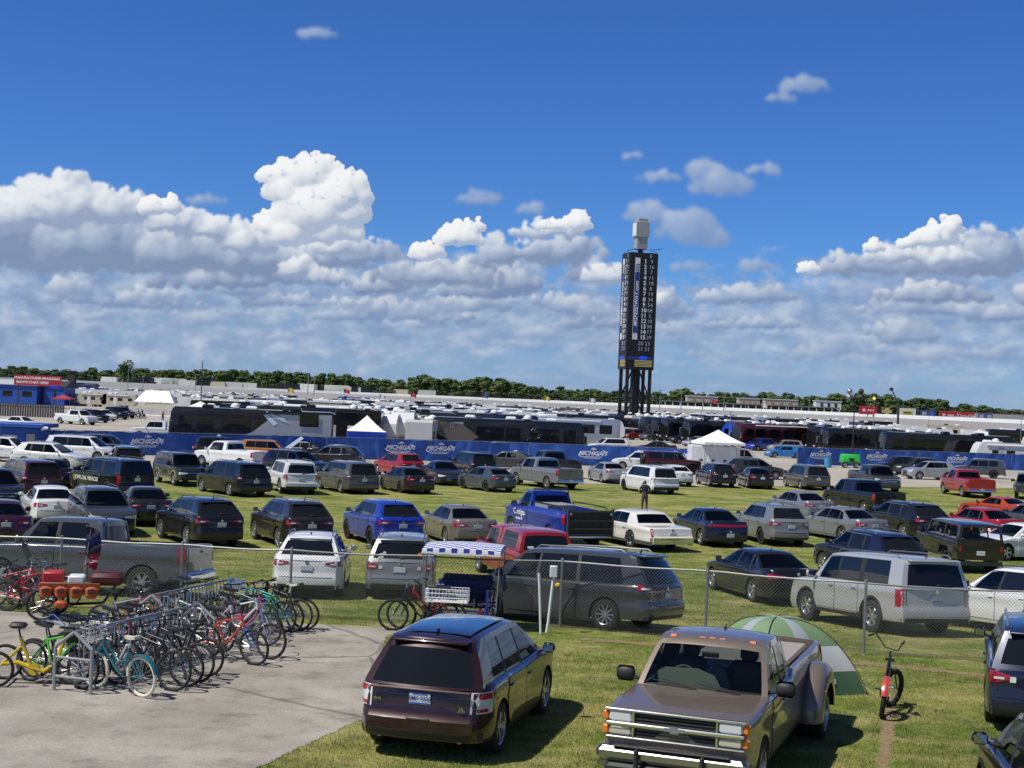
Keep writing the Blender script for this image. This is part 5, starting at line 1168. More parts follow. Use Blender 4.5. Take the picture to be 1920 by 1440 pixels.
# ------------------------------------------------------------------ motor coaches, trailers, tents, scoring tower, buildings
def gp(name, rgb, **k): return pmat(name, rgb, **k)
gloss = lambda n, c, metal=.2: pmat('coach_' + n, c, rough=.25, metal=metal, coat=.7, spec=.15)
cb_black, cb_char, cb_silver, cb_red, cb_white = gloss('black', (.010, .010, .012)), gloss('charcoal', (.018, .019, .022), .2), gloss('silver', (.42, .44, .47), .6), gloss('red', (.07, .008, .010)), gloss('white', (.70, .70, .69), 0)
cb_bronze, cb_blue, cb_beige, cb_grey = gloss('bronze', (.20, .16, .12), .5), gloss('blue', (.012, .05, .32)), pmat('beige_fibreglass', (.52, .46, .35), rough=.45), pmat('light_grey_roof', (.45, .45, .44), rough=.7)
def rig(kind, L, W, H, base, upper=None, stripes=(), seed=0, detail=1, nose='left'):
    """one vehicle along local +Y; returns its parts as (name, mesh, loc, rotz, parent)"""
    rg = random.Random(seed); P = []
    def ad(n, mb, mat, parent=None, smooth=30, loc=None, rot=None): P.append((n, mb.mesh(n, mat, smooth) if isinstance(mb, MB) else mb, loc, rot, parent)); return len(P) - 1
    z0 = .42; b = MB()
    if kind == 'coach':
        rows = []
        for f, dz, wz in ((0, .30, .90), (.004, .18, .95), (.012, .06, .985), (.03, .01, 1), (.5, 0, 1), (.97, .01, 1), (.99, .06, .985), (1, .2, .93)):
            y = L / 2 - f * L; w_ = W / 2 * wz; zt = H - dz; prof = [(w_ * .96, z0 + (0 if .01 < f < .99 else .12)), (w_, z0 + .25), (w_ * 1.0, H * .45), (w_ * .99, H * .80), (w_ * .955, zt - .12), (w_ * .86, zt - .02), (w_ * .4, zt + .02), (0, zt + .03)]
            sl = .35 if f < .02 else 0
            rows.append([(x, y - sl * max(0, (z - 1.2) / H) ** 1.5 * 1.2, z) for x, z in prof] + [(-x, y - sl * max(0, (z - 1.2) / H) ** 1.5 * 1.2, z) for x, z in prof[-2::-1]])
        b.grid(rows)
        for r in (rows[0], rows[-1]):
            n = len(r); b.add(r, [(i, i + 1, n - 2 - i, n - 1 - i) for i in range(n // 2 - 1)] + [(n // 2 - 1, n // 2, n // 2 + 1)])
    elif kind == 'fifth':
        b.prism([(L / 2, H * .48), (L / 2 + .0, H * .75), (L / 2 - .7, H), (-L / 2, H), (-L / 2, z0 + .1), (L / 2 - 2.6, z0 + .1), (L / 2 - 2.4, H * .42), (L / 2 - .3, H * .42)], 'x', -W / 2, W / 2)
    elif kind == 'classc':
        b.prism([(L / 2 - 1.5, H * .60), (L / 2 - 1.2, H * .78), (L / 2 - 1.7, H), (-L / 2, H - .05), (-L / 2, z0 + .1), (L / 2 - 2.3, z0 + .1), (L / 2 - 2.3, H * .60)], 'x', -W / 2, W / 2)
        cab = MB(); cab.prism([(L / 2 - 2.3, z0), (L / 2, z0), (L / 2, 1.15), (L / 2 - .9, 1.3), (L / 2 - 1.45, H * .6), (L / 2 - 2.3, H * .6)], 'x', -W * .42, W * .42)
    elif kind == 'semi':
        b.prism([(L / 2 - .0, .5), (L / 2, 1.45), (L / 2 - 1.7, 1.85), (L / 2 - 2.3, 2.9), (L / 2 - 3.0, H), (L / 2 - 5.4, H), (L / 2 - 5.4, .5)], 'x', -W / 2, W / 2)
    else:
        b.prism([(L / 2, z0 + .5), (L / 2 + .0, H * .62), (L / 2 - .35, H * .9), (L / 2 - .7, H), (-L / 2 + .15, H), (-L / 2, H - .2), (-L / 2, z0 + .35), (-L / 2 + .6, z0 + .1), (L / 2 - .6, z0 + .1)], 'x', -W / 2, W / 2)
    bi = ad('body', b, base)
    if kind == 'classc': ad('cab', cab, base); wn = MB(); wn.prism([(L / 2 - .95, 1.32), (L / 2 - 1.4, H * .58), (L / 2 - 1.37, H * .58), (L / 2 - .9, 1.34)], 'x', -W * .38, W * .38); ad('windshield', wn, M['glass'])
    if kind == 'coach':
        wn = MB(); rr = []
        for zz_ in (1.45, 1.9, 2.5, H - .45):
            yy = L / 2 - .35 * max(0, (zz_ - 1.2) / H) ** 1.5 * 1.2; rr.append([(x * W / 2 * .93, yy + .035 - .10 * max(0, abs(x) - .8) * 5 * .3, zz_) for x in (-1, -.8, 0, .8, 1)])
        wn.grid(rr); ad('windshield', wn, M['glass'], smooth=60)
        for sx in (1, -1):
            h1 = MB(); h1.box((sx * W * .38, L / 2 + .01, .95), (.34, .08, .2), bev=.03); ad('headlight', h1, M['clearlens'])
            h1 = MB(); h1.tube((sx * W * .47, L / 2 - .3, 2.5), (sx * (W / 2 + .22), L / 2 + .12, 2.4), .03); h1.box((sx * (W / 2 + .24), L / 2 + .12, 2.0), (.2, .14, .75), bev=.05); ad('mirror', h1, M['chrome'] if seed % 2 else cb_char)
    # windows
    if kind == 'coach':
        zs0, zs1 = H * .50, H * .80; segs = [(.06, .14)]; f = .17
        while f < .92: wl = rg.uniform(.09, .2); segs.append((f, min(f + wl, .95))); f += wl + rg.uniform(.008, .06)
    elif kind == 'semi': segs = [(.10, .2)]; zs0, zs1 = 2.0, 2.7
    else: segs = [(.25, .36), (.48, .62), (.78, .9)]; zs0, zs1 = H * .50, H * .72
    sides = (1, -1)
    for sx in sides:
        for k, (a, c) in enumerate(segs):
            wn = MB(); y0, y1 = L / 2 - a * L, L / 2 - c * L; x = sx * (W / 2 + .004)
            wn.prism([(y0, zs0), (y1, zs0), (y1, zs1), (y0, zs1)], 'x', min(x, x - sx * .02), max(x, x - sx * .02)); ad('side_window', wn, M['glass'], smooth=0)
        if kind in ('trailer', 'fifth', 'classc'):
            d = MB(); y0 = L / 2 - .40 * L; d.box((sx * (W / 2 + .003), y0, z0 + 1.15), (.02, .65, 1.85), bev=.008); ad('door', d, M['white'] if base != cb_white else cb_grey)
    # painted sweeps
    for (mat, pts) in stripes:
        for sx in sides:
            s_ = MB(); n = len(pts); up = []; dn = []
            fu = pch([(p[0], p[1]) for p in pts]); fd = pch([(p[0], p[2]) for p in pts]); q0, q1 = pts[0][0], pts[-1][0]
            rows = []
            for i in range(25):
                f = q0 + (q1 - q0) * i / 24; y = L / 2 - f * L; rows.append([(sx * (W / 2 + .008), y, fd(f)), (sx * (W / 2 + .008), y, max(fu(f), fd(f) + .005))])
            s_.grid(rows); ad('painted_sweep', s_, mat, smooth=0)
    # roof gear
    nac = 2 if kind in ('coach', 'fifth') else 1
    if kind != 'semi':
        for k in range(nac + (1 if L > 12 else 0)):
            a = MB(); a.box((0, L * (.28 - .27 * k), H + .12), (.75, 1.0, .3), bev=.09, taper=.9); ad('air_conditioner', a, M['white'] if rg.random() < .7 else cb_char)
        if detail:
            a = MB(); a.lathe([(.35, 0), (.42, .1), (.36, .3), (.2, .42), (.001, .46)], 14, 'z', (.5, L * .12, H + .02)); ad('satellite_dome', a, M['white'])
            for k in range(2):
                a = MB(); a.box((-.5, L * (.1 - .3 * k), H + .07), (.5, .5, .16), bev=.04); ad('roof_vent', a, M['blackplastic'] if k else cb_grey)
        a = MB(); x = -(W / 2 + .09); a.tube((x, L * .34, H - .28), (x, -L * .30, H - .28), .075, n=8); ad('awning', a, cb_char if base in (cb_black, cb_char) else M['white'])
    # wheels
    tm, rm = wheel_meshes(.50 if kind in ('coach', 'semi') else .36, 'dualrear' if kind in ('coach', 'semi') else 'steel')
    wy = {'coach': [L / 2 - 2.3, -L / 2 + 4.2, -L / 2 + 2.9], 'semi': [L / 2 - 1.0, L / 2 - 4.2], 'classc': [L / 2 - .9, -L / 2 + 2.1]}.get(kind, [-.4, -1.4])
    for y in wy:
        for sx in sides: t = ad('wheel', tm, None, loc=(sx * (W / 2 - .16), y, .50 if kind in ('coach', 'semi') else .36), rot=(0, 0, 0 if sx > 0 else PI)); ad('rim', rm, None, t)
    if kind == 'coach' and detail:
        for sx in (1, -1): a = MB(); a.box((sx * W * .44, -L / 2 - .01, 1.3), (.14, .05, .5), bev=.02); ad('taillight', a, M['redlens'])
    if kind in ('trailer', 'fifth') : a = MB(); a.path([(.5, L / 2 - .1, .6), (0, L / 2 + 1.1, .55), (-.5, L / 2 - .1, .6)], .05, 5); ad('hitch', a, M['darksteel'])
    return P
def put(P, name, loc, yaw, label, cat, group=None, keep=None):
    root = empty(name, loc, yaw, label, cat, group); objs = []
    for (nm, me, l, r, pa) in P:
        if keep is not None and nm not in keep: objs.append(None); continue
        if pa is not None and objs[pa] is None: objs.append(None); continue
        objs.append(part(nm, me, objs[pa] if pa is not None else root, l, r))
    return root
sw_silver = (cb_silver, [(.35, 1.15, .95), (.6, 1.5, 1.0), (.85, 1.2, 1.0), (1., 1.0, .9)])
sw2 = (cb_silver, [(.05, .8, .74), (.3, 1.0, .9), (.6, .85, .78), (.98, .7, .66)])
sw3 = (cb_white, [(.02, .7, .66), (.3, .95, .88), (.62, .80, .76)])
bigsil = (cb_silver, [(.42, 1.35, 1.25), (.50, 1.7, 1.15), (.58, 2.6, 1.1), (.66, 3.35, 1.05), (.74, 3.5, 1.0), (.99, 3.5, 1.0)])
# nearest black and silver coach behind the banner, nose to the left
Y = 128; c1 = rig('coach', 14.3, 2.6, 3.75, cb_black, stripes=[bigsil, sw2, sw3], seed=1)
put(c1, 'motor_coach', (PX(474, Y), Y + 1, GZ(Y)), R(91), 'long black motor coach with silver rear half and blue-grey feather mural, nose to the left', 'motor coach')
fe = MB()
xr, yr = PX(474, Y), Y - .33
for k in range(6):
    x = PX(512 + k * 6, Y); fe.grid([[(x, yr, 2.55 - .08 * k), (x + .18, yr, 2.50 - .08 * k)], [(x - .5, yr, 3.05 - .1 * k), (x - .36, yr, 3.12 - .1 * k)]])
fe.grid([[(PX(497, Y), yr, 2.75), (PX(507, Y), yr, 2.85)], [(PX(517, Y), yr, 1.85), (PX(525, Y), yr, 2.05)]])
c1r = [o for o in COL.objects if o.name.startswith('motor_coach')][0]
bpy.context.view_layer.update()
fw = MB(); fw.box((PX(583, Y), yr - .02, 2.45), (1.65, .03, 1.15)); fw_ = fw.build('rear_side_window', M['glass'], None, smooth=0); fw_.parent = c1r; fw_.matrix_parent_inverse = c1r.matrix_world.inverted()
f_ = fe.build('feather_mural', pmat('mural_pale', (.45, .55, .68), rough=.4), None, smooth=0); f_.parent = c1r; f_.matrix_parent_inverse = c1r.matrix_world.inverted()
Y = 137; put(rig('trailer', 4.6, 2.5, 4.0, cb_black, seed=3), 'cargo_trailer', (PX(674, Y), Y, GZ(Y)), R(88), 'tall black trailer behind the white-topped canopy tent', 'trailer')
Y = 135; put(rig('coach', 14.0, 2.6, 3.7, cb_black, stripes=[(cb_bronze, [(.70, 2.0, 1.9), (.82, 3.1, 1.2), (.97, 3.3, 2.2)]), (cb_silver, [(.80, 3.3, 3.1), (.9, 3.2, 2.5), (1, 2.9, 2.2)]), sw3], seed=2), 'motor_coach', (PX(957, Y), Y + 1, GZ(Y)), R(-91), 'long black motor coach with bronze and silver sweeps, nose to the right, centre', 'motor coach')
Y = 158; put(rig('coach', 13.2, 2.6, 3.9, cb_char, stripes=[sw2], seed=4), 'motor_coach', (PX(900, Y), Y + 2, GZ(Y)), R(-90), 'charcoal motor coach whose roof shows over the centre black coach', 'motor coach')
Y = 150; put(rig('coach', 12.5, 2.6, 3.9, cb_black, seed=5), 'motor_coach', (PX(520, Y), Y + 2, GZ(Y)), R(90), 'black motor coach hidden behind the silver-tailed coach, only its roof showing', 'motor coach')
Y = 150; put(rig('coach', 13.0, 2.6, 3.9, cb_char, stripes=[sw2], seed=6), 'motor_coach', (PX(735, Y), Y + 2, GZ(Y)), R(90), 'charcoal motor coach behind the black trailer and the white covered trailers', 'motor coach')
for k, (px, Y, L_, H_, kind, mt, yw, lab) in enumerate([(731, 138, 6.5, 3.7, 'fifth', cb_white, 172, 'white fifth-wheel camper front standing right of the canopy tent'), (752, 139, 7, 3.9, 'fifth', cb_white, 182, 'tall white fifth-wheel camper under a white cover between two others'),
        (771, 142, 7, 3.6, 'fifth', cb_beige, 176, 'cream fifth-wheel camper beside the grey trailer rear'), (796, 132, 7, 3.35, 'trailer', cb_grey, -6, 'grey travel trailer seen end-on left of the centre black coach')]):
    put(rig(kind, L_, 2.45, H_, mt, seed=30 + k), 'camper_trailer', (PX(px, Y), Y + 3, GZ(Y)), R(yw), lab, 'camper')
# right-hand herd of coaches, noses to the left and towards the camera
herd = [(1655, 170, 'black', 15.5, 96, 'longest black motor coach at the far right, nose beside the thin light mast'), (1545, 188, 'black', 14, 104, 'black motor coach with blue windscreen glow just left of the longest one'), (1521, 200, 'char', 13, 112, 'charcoal motor coach with pale windscreen, second nose left of the light mast'),
        (1489, 206, 'black', 13, 112, 'black motor coach with tall pale windscreen above the bright blue hatchback'), (1456, 214, 'char', 13, 114, 'charcoal motor coach directly behind the bright blue hatchback'), (1382, 200, 'red', 14, 112, 'dark red motor coach behind the white frame tent'),
        (1342, 206, 'semi', 7, 118, 'dark blue lorry cab between two motor coaches'), (1287, 214, 'black', 14, 110, 'black motor coach left of the dark blue lorry cab'), (1246, 222, 'char', 13, 114, 'charcoal motor coach just right of the scoring tower legs'), (1228, 229, 'black', 13, 116, 'black motor coach directly right of the scoring tower foot'),
        (1209, 236, 'char', 13, 118, 'charcoal motor coach in front of the scoring tower foot'), (1190, 243, 'silver', 12, 118, 'silver-faced motor coach in front of the left tower leg'), (1176, 250, 'beige', 12, 118, 'beige motor coach just left of the tower legs'), (1160, 256, 'black', 12, 118, 'black motor coach left of the beige one near the tower'), (1145, 264, 'char', 12, 118, 'charcoal motor coach, leftmost nose of the row by the tower')]
hm = dict(black=cb_black, char=cb_char, red=cb_red, silver=cb_silver, beige=cb_beige, semi=cb_blue)
for k, (px, Y, c, L_, yw, lab) in enumerate(herd):
    a = R(yw); hx, hy = -math.sin(a), math.cos(a); nx, ny = PX(px, Y), Y
    st = [sw2] if k % 2 else [sw_silver, sw3]
    P = rig('semi' if c == 'semi' else 'coach', L_, 2.6, 3.65 if c != 'semi' else 3.6, hm[c], stripes=st if c != 'semi' else [], seed=50 + k)
    put(P, 'lorry' if c == 'semi' else 'motor_coach', (nx - hx * L_ / 2, ny - hy * L_ / 2, GZ(Y)), a, lab, 'lorry' if c == 'semi' else 'motor coach', None)
Y = 166.2; put(rig('trailer', 7.0, 2.4, 2.95, cb_white, stripes=[(cb_char, [(.05, 1.35, 1.1), (.3, 1.45, 1.2), (.9, 1.35, 1.15)])], seed=80), 'travel_trailer', (PX(1885, Y), Y, GZ(Y)), R(90), 'white travel trailer with rounded nose and dark stripe at the right edge', 'camper')
# infield: rows of campers
kindsp = [('white travel trailer', 'trailer', 8.5, 2.45, 3.1, cb_white), ('cream travel trailer', 'trailer', 7.5, 2.45, 3.0, cb_beige), ('white fifth-wheel camper', 'fifth', 10, 2.45, 3.7, cb_white), ('white motorhome with overhanging cab', 'classc', 8.2, 2.4, 3.1, cb_white),
          ('black motor coach', 'coach', 12.5, 2.6, 3.6, cb_black), ('silver motor coach', 'coach', 12, 2.6, 3.6, cb_silver), ('bronze motor coach', 'coach', 12, 2.6, 3.6, cb_bronze), ('black cargo trailer', 'trailer', 9, 2.5, 3.6, cb_black), ('beige fifth-wheel camper', 'fifth', 10, 2.45, 3.7, cb_beige), ('white motor coach', 'coach', 12, 2.6, 3.6, cb_white), ('blue transporter trailer', 'trailer', 13, 2.6, 3.9, cb_blue)]
kp = [rig(k[1], k[2], k[3], k[4], k[5], stripes=([(cb_char, [(.1, 1.3, 1.15), (.5, 1.5, 1.2), (.9, 1.3, 1.1)])] if k[5] in (cb_white, cb_beige) else [sw2]), seed=100 + i, detail=0) for i, k in enumerate(kindsp)]
keepn = {'body', 'side_window', 'windshield', 'air_conditioner', 'painted_sweep', 'awning', 'cab', 'wheel'}
rg = random.Random(21); nrv = 0
wts = [6, 2.5, 5, 3, 4.5, 1.4, 1.2, 3, 1.6, 2, .8]
for ri, Y in enumerate((176, 188, 201, 215, 231, 249, 269, 292, 318, 347, 380, 417, 458, 505)):
    px = {0: 420, 1: 350, 2: 345, 3: 340, 4: 340}.get(ri, 340 if Y < 345 else 130) + rg.uniform(0, 20); pmax = 1120 if ri < 4 else 1960
    while px < pmax:
        k = rg.choices(range(11), wts)[0]; side_on = rg.random() < .72; L_ = kindsp[k][2]; w_ = (L_ if side_on else 3) * 2750 / Y
        x = PX(px + w_ / 2, Y)
        if not (Y < 300 and 1130 < px + w_ / 2 < 1960 and Y < 270): 
            if Y < tx(x) - 50:
                put(kp[k], kindsp[k][0].split(' ', 1)[1].replace(' ', '_').replace('-', '_').replace('_with_overhanging_cab', ''), (x, Y + rg.uniform(-3, 3), G0 + .02), R((90 if rg.random() < .5 else -90) + rg.uniform(-5, 5)) if side_on else R(rg.uniform(-8, 8) + rg.choice((0, 180))), kindsp[k][0] + ' among the packed rows in the far infield', 'camper', kindsp[k][0] + 's packed in the infield', keepn if Y < 300 else {'body', 'side_window', 'air_conditioner', 'cab'}); nrv += 1
        px += w_ + (rg.uniform(.5, 3.8) if side_on else rg.uniform(.8, 3)) * 2750 / Y
# campers on the rise beyond the track at the left
for k, px in enumerate((206, 224, 283, 305, 325, 353, 384, 410, 438, 466, 545, 575, 632, 660, 676, 752, 800)):
    Y = 690; put(kp[(0, 3, 4, 2, 9, 0, 7, 1)[k % 8]], 'camper', (PX(px, Y), Y, G0 + 4.9), R(90 + rg.uniform(-30, 30)), 'small camper parked at the foot of the wood above the race track', 'camper', 'campers on the rise above the race track', {'body', 'cab'})
# ---- canopies and tents
tentw = pmat('tent_white', (.80, .81, .82), rough=.7); tentb = pmat('tent_blue', (.012, .045, .42), rough=.6)
def canopy(loc, s, he, hp, mat, label, cat='tent', val=.25, yaw=0, name='canopy_tent', walls=None, gable=False):
    root = empty(name, loc, yaw, label, cat); h = s / 2; m_ = MB()
    if gable: m_.add([(-h, -h, he), (h, -h, he), (h, h, he), (-h, h, he), (-h * .6, 0, hp), (h * .6, 0, hp)], [(0, 1, 5, 4), (2, 3, 4, 5), (1, 2, 5), (3, 0, 4)])
    else:
        rows = []
        for t in (0, .15, .35, .6, .85, 1):
            r = h * (1 - t); z = he + (hp - he) * (t ** 1.25); rows.append([(r * a, r * b, z) for a, b in ((-1, -1), (0, -1.0), (1, -1), (1.0, 0), (1, 1), (0, 1), (-1, 1), (-1, 0), (-1, -1))])
        m_.grid(rows)
    m_.build('canopy', mat, root, smooth=25); v = MB(); n = 24; prm = [(-h, -h), (h, -h), (h, h), (-h, h), (-h, -h)]; top_, bot = [], []
    for a, b in zip(prm, prm[1:]):
        for i in range(n):
            t = i / n; x, y = a[0] + (b[0] - a[0]) * t, a[1] + (b[1] - a[1]) * t; top_.append((x, y, he)); bot.append((x * 1.005, y * 1.005, he - val * (.72 + .28 * abs(math.sin(i / n * PI * 6)))))
    top_.append(top_[0]); bot.append(bot[0]); v.grid([bot, top_]); v.build('valance', walls or mat, root, smooth=0)
    for a, b in prm[:4]: l = MB(); l.tube((a * .98, b * .98, 0), (a * .98, b * .98, he), .03, n=5); l.build('leg', M['steel'], root)
    return root
Y = 123; r_ = canopy((PX(686, Y), Y + 2, GZ(Y)), 3.25, 2.35, 3.7, tentw, 'white peaked canopy tent with blue side curtains beside the silver-tailed coach', yaw=R(8), val=1.3, walls=tentb)
Y = 128; canopy((PX(1355, Y), Y + 2, GZ(Y)), 3.7, 2.55, 3.65, tentw, 'white frame tent with scalloped edge above the white service truck', yaw=R(12), gable=False)
Y = 192; canopy((PX(1106, Y), Y, GZ(Y)), 3.2, 2.2, 3.2, tentw, 'small white canopy tent at the front end of the centre black coach', yaw=R(20))
Y = 300; canopy((PX(400, Y), Y, GZ(Y)), 4.2, 2.3, 3.5, pmat('tent_pink', (.55, .33, .30), rough=.7), 'faded pink canopy tent beyond the silver-tailed coach', yaw=R(10))
Y = 290; canopy((PX(121, Y), Y, GZ(Y)), 3.6, 2.0, 2.8, pmat('tent_red', (.33, .03, .05), rough=.7), 'dark red canopy just right of the red sign post', yaw=0)
Y = 315; canopy((PX(296, Y), Y, GZ(Y)), 8.2, 1.8, 4.2, tentw, 'large white marquee between the cream trailers and the white lorry', yaw=R(5), name='marquee', gable=True)
Y = 150; canopy((PX(366, Y), Y + 3, GZ(Y)), 3.6, 3.2, 4.0, tentw, 'white canopy peak just showing above the front of the silver-tailed coach', yaw=R(15))
# ---- scoring tower
Y = 280; TXc = PX(1189, Y); tz = GZ(Y); root = empty('scoring_tower', (TXc, Y, tz), R(13), 'tall black three-sided scoring tower with glowing numbers on open steel legs', 'tower')
mblk = pmat('tower_black', (.008, .008, .009), rough=.5); msteel = pmat('tower_steel', (.012, .012, .014), rough=.6)
zb, zt = ZZ(1189, 693, Y) - tz, ZZ(1197, 476, Y) - tz; F = 5.6; SD = 5.0
hx, hy = F / 2, SD / 2
m_ = MB(); m_.box((0, 0, (zb + zt) / 2), (F, SD, zt - zb), bev=.05); m_.build('display_body', mblk, root, smooth=0)
for x in (-hx * .8, hx * .8):
    for y in (-hy * .8, hy * .8): m_ = MB(); m_.box((x, y, zb / 2), (.55, .55, zb)); m_.build('leg', msteel, root, smooth=0)
m_ = MB(); m_.box((0, 0, zb / 2), (1.5, 1.5, zb), bev=.1); m_.build('core', msteel, root, smooth=0)
m_ = MB()
for s in (1, -1):
    for z in (1.0, zb * .55):
        m_.box((0, s * hy * .8, z), (F * .8, .26, .26)); m_.box((s * hx * .8, 0, z), (.26, SD * .8, .26))
    for z0_, z1_ in ((.2, zb * .5), (zb * .55, zb)):
        m_.tube((-hx * .8, s * hy * .8, z0_), (0, s * hy * .8, z1_), .17, n=4); m_.tube((hx * .8, s * hy * .8, z0_), (0, s * hy * .8, z1_), .17, n=4)
m_.build('bracing', msteel, root, smooth=0)
lampw = pmat('scoreboard_white', (.6, .62, .66), rough=.5, emit=.08); lampd = pmat('scoreboard_dim', (.26, .28, .36), rough=.5, emit=.22)
Hd = zt - zb; fh = Hd
nums = ['9', '16', '7', '11', '18', '8', '19', '34', '54', '68', '2', '10', '98', '77', '39']
def face(fr, wf):
    m1 = pmat('board_blue', (.015, .05, .25), rough=.5)
    p_ = MB(); p_.box((-wf * .22, -.035, zt - Hd * .395), (wf * .175, .05, Hd * .70)); p_.build('banner', M['white'], fr, smooth=0)
    p_ = MB(); p_.box((-wf * .22, -.075, zt - Hd * .43), (wf * .16, .04, Hd * .515)); p_.build('banner_blue_field', m1, fr, smooth=0)
    for k in range(4): p_ = MB(); z = zt - Hd * (.105 + .022 * k); p_.box((-wf * .22, -.075, z), (wf * .16, .04, Hd * .0075), rot=(0, R(-18), 0)); p_.build('banner_stripe', m1, fr, smooth=0)
    part('lettering', LT, fr, (-wf * .22, -.105, zt - Hd * .44), (PI / 2, -PI / 2, 0))
    for k in range(15):
        z = zt - Hd * (.075 + .0465 * k); part('place_number', NUM[k], fr, (wf * .06, -.04, z), (PI / 2, 0, 0)); part('car_number', NU2[k], fr, (wf * .28, -.04, z), (PI / 2, 0, 0))
    part('car_number', NU3[0], fr, (wf * .24, -.04, zt - Hd * .028), (PI / 2, 0, 0)); part('lap_count', NU3[1], fr, (wf * .12, -.04, zt - Hd * .778), (PI / 2, 0, 0)); part('lap_count', NU3[2], fr, (wf * .12, -.04, zt - Hd * .825), (PI / 2, 0, 0))
    p_ = MB(); p_.box((0, -.04, zb + Hd * .095), (wf * .9, .06, Hd * .028)); p_.build('screen', pmat('screen_dark_blue', (.01, .015, .08), rough=.2, emit=.6), fr, smooth=0)
    p_ = MB(); p_.lathe([(.001, -.02), (wf * .16, 0)], 16, 'y', (wf * .10, -.09, zb + Hd * .10)); o = p_.build('blue_oval', pmat('oval_blue', (.01, .04, .6), rough=.3, emit=.7), fr, smooth=0); o.scale = (1, 1, .4); o.location.z = (zb + Hd * .10) * .6
    for k in range(5): p_ = MB(); p_.box((wf * .12, -.05, zb + Hd * (.028 + .012 * k)), (wf * .62, .05, Hd * .0055)); p_.build('screen_line', pmat('line_yellow', (.42, .38, .14), rough=.4, emit=.35), fr, smooth=0)
LT = text_mesh('MISPEEDWAY.com', 1.02, M['whitetext'], extrude=.02, bold=.02, shear=.25, space=1.05)
NUM = [text_mesh(str(k + 1), 1.12, lampw, extrude=.02, bold=.03) for k in range(15)]; NU2 = [text_mesh(s, 1.05, lampd, extrude=.02) for s in nums]; NU3 = [text_mesh(s, 1.05, lampd, extrude=.02) for s in ('0', '20 23', '21 51')]
fr = empty('front_face', (0, -hy, 0)); fr.parent = root; face(fr, F)
fr = empty('side_face', (-hx, 0, 0), -PI / 2); fr.parent = root; face(fr, SD)
zc = zt; m_ = MB(); m_.tube((0, 0, zc - .2), (0, 0, zc + .9), .5, n=8); m_.build('neck', msteel, root)
mgr = pmat('gantry_grey', (.36, .37, .37), rough=.5, metal=.2, var=.1); m_ = MB(); m_.box((0, 0, zc + 2.1), (2.1, 2.0, 2.6), bev=.06); m_.build('housing_lower', mgr, root, smooth=0)
m_ = MB(); m_.box((0, 0, zc + 4.6), (2.6, 2.4, 2.9), bev=.06); m_.build('housing_upper', mgr, root, smooth=0); m_ = MB(); m_.box((.1, 0, zc + 6.35), (1.9, 1.8, .75), bev=.04); m_.build('housing_cap', mgr, root, smooth=0)
m_ = MB(); m_.box((-1.33, 0, zc + 4.6), (.06, 2.2, 2.4)); m_.build('housing_panel', M['white'], root, smooth=0)
m_ = MB(); m_.path([(-3, -1, zc + .3), (-1.2, -1, zc + .9)], .07, 4); m_.path([(3, -1, zc + .3), (1.4, -1, zc + .7), (4, -1, zc + 1.1)], .07, 4); m_.path([(-3, 1, zc + .1), (3, 1, zc + .4)], .07, 4); m_.build('floodlight_arm', msteel, root)
# ---- left side: blue buildings, red sign, huts
blue_wall = pmat('blue_siding', (.015, .075, .36), rough=.55, var=.1, vscale=2); roofg = pmat('grey_roof', (.38, .40, .42), rough=.7)
def hut(name, px0, px1, Y, h, depth, wall, roof, label, over=.3, gable=.0, wins=2, dark=None):
    x0, x1 = PX(px0, Y), PX(px1, Y); root = empty(name, ((x0 + x1) / 2, Y, GZ(Y)), 0, label, 'building'); w_ = x1 - x0
    m_ = MB(); m_.box((0, depth / 2, h / 2), (w_, depth, h)); m_.build('wall', wall, root, smooth=0)
    m_ = MB(); m_.prism([(-over, h + .003), (-over, h + .15), (depth / 2, h + .15 + gable), (depth + over, h + .15), (depth + over, h + .003)], 'x', -w_ / 2 - over, w_ / 2 + over); m_.build('roof', roof, root, smooth=0)
    for k in range(wins): m_ = MB(); m_.box((-w_ / 2 + w_ * (k + .5) / wins, -.01, h * .55), (w_ * .16, .06, h * .28)); m_.build('window', M['glass'], root, smooth=0)
    return root
hut('blue_building', -40, 70, 320, 4.1, 8, blue_wall, roofg, 'long bright blue building with pale roof at the left edge', gable=1.0, wins=3)
hut('blue_building', 84, 122, 322, 4.0, 8, blue_wall, pmat('dark_roof', (.03, .03, .035), rough=.7), 'smaller bright blue building with dark gable right of the sign post', gable=1.2, wins=1)
hut('blue_hut', 142, 176, 400, 4.3, 5, blue_wall, pmat('dark_roof', (.03, .03, .035)), 'small blue hut left of the cream trailers', gable=.6, wins=0)
hut('scoring_hut', 128, 139, 400, 8.2, 2, pmat('hut_dark', (.03, .035, .03), rough=.8), roofg, 'tall dark scoring hut right of the red sign', wins=0)
hut('container', 118, 158, 326, 2.6, 3, pmat('container_blue', (.10, .16, .28), rough=.7), pmat('container_roof', (.2, .22, .25)), 'dull blue storage container left of the cream trailers', over=.02, wins=0)
for px, Y, lab in ((176, 326, 'cream travel trailer just right of the blue container'), (226, 326, 'cream toy-hauler trailer with dark round end beside the marquee')): put(rig('trailer', 6.6 if px < 200 else 7.6, 2.4, 3.0, cb_beige, seed=px), 'travel_trailer', (PX(px, Y), Y, GZ(Y)), R(90), lab, 'camper')
Y = 290; x0, x1 = PX(27, Y), PX(115, Y); z0, z1 = ZZ(70, 723, Y), ZZ(70, 704, Y); root = empty('red_sign', ((x0 + x1) / 2, Y, GZ(Y)), 0, 'wide red billboard with white lettering raised on posts above the blue building', 'sign')
zg = GZ(Y); m_ = MB(); m_.box((0, 0, (z0 + z1) / 2 - zg), (x1 - x0, .2, z1 - z0), rot=(0, R(2.4) * 0, 0)); m_.build('board', pmat('sign_red', (.38, .015, .03), rough=.5), root, smooth=0)
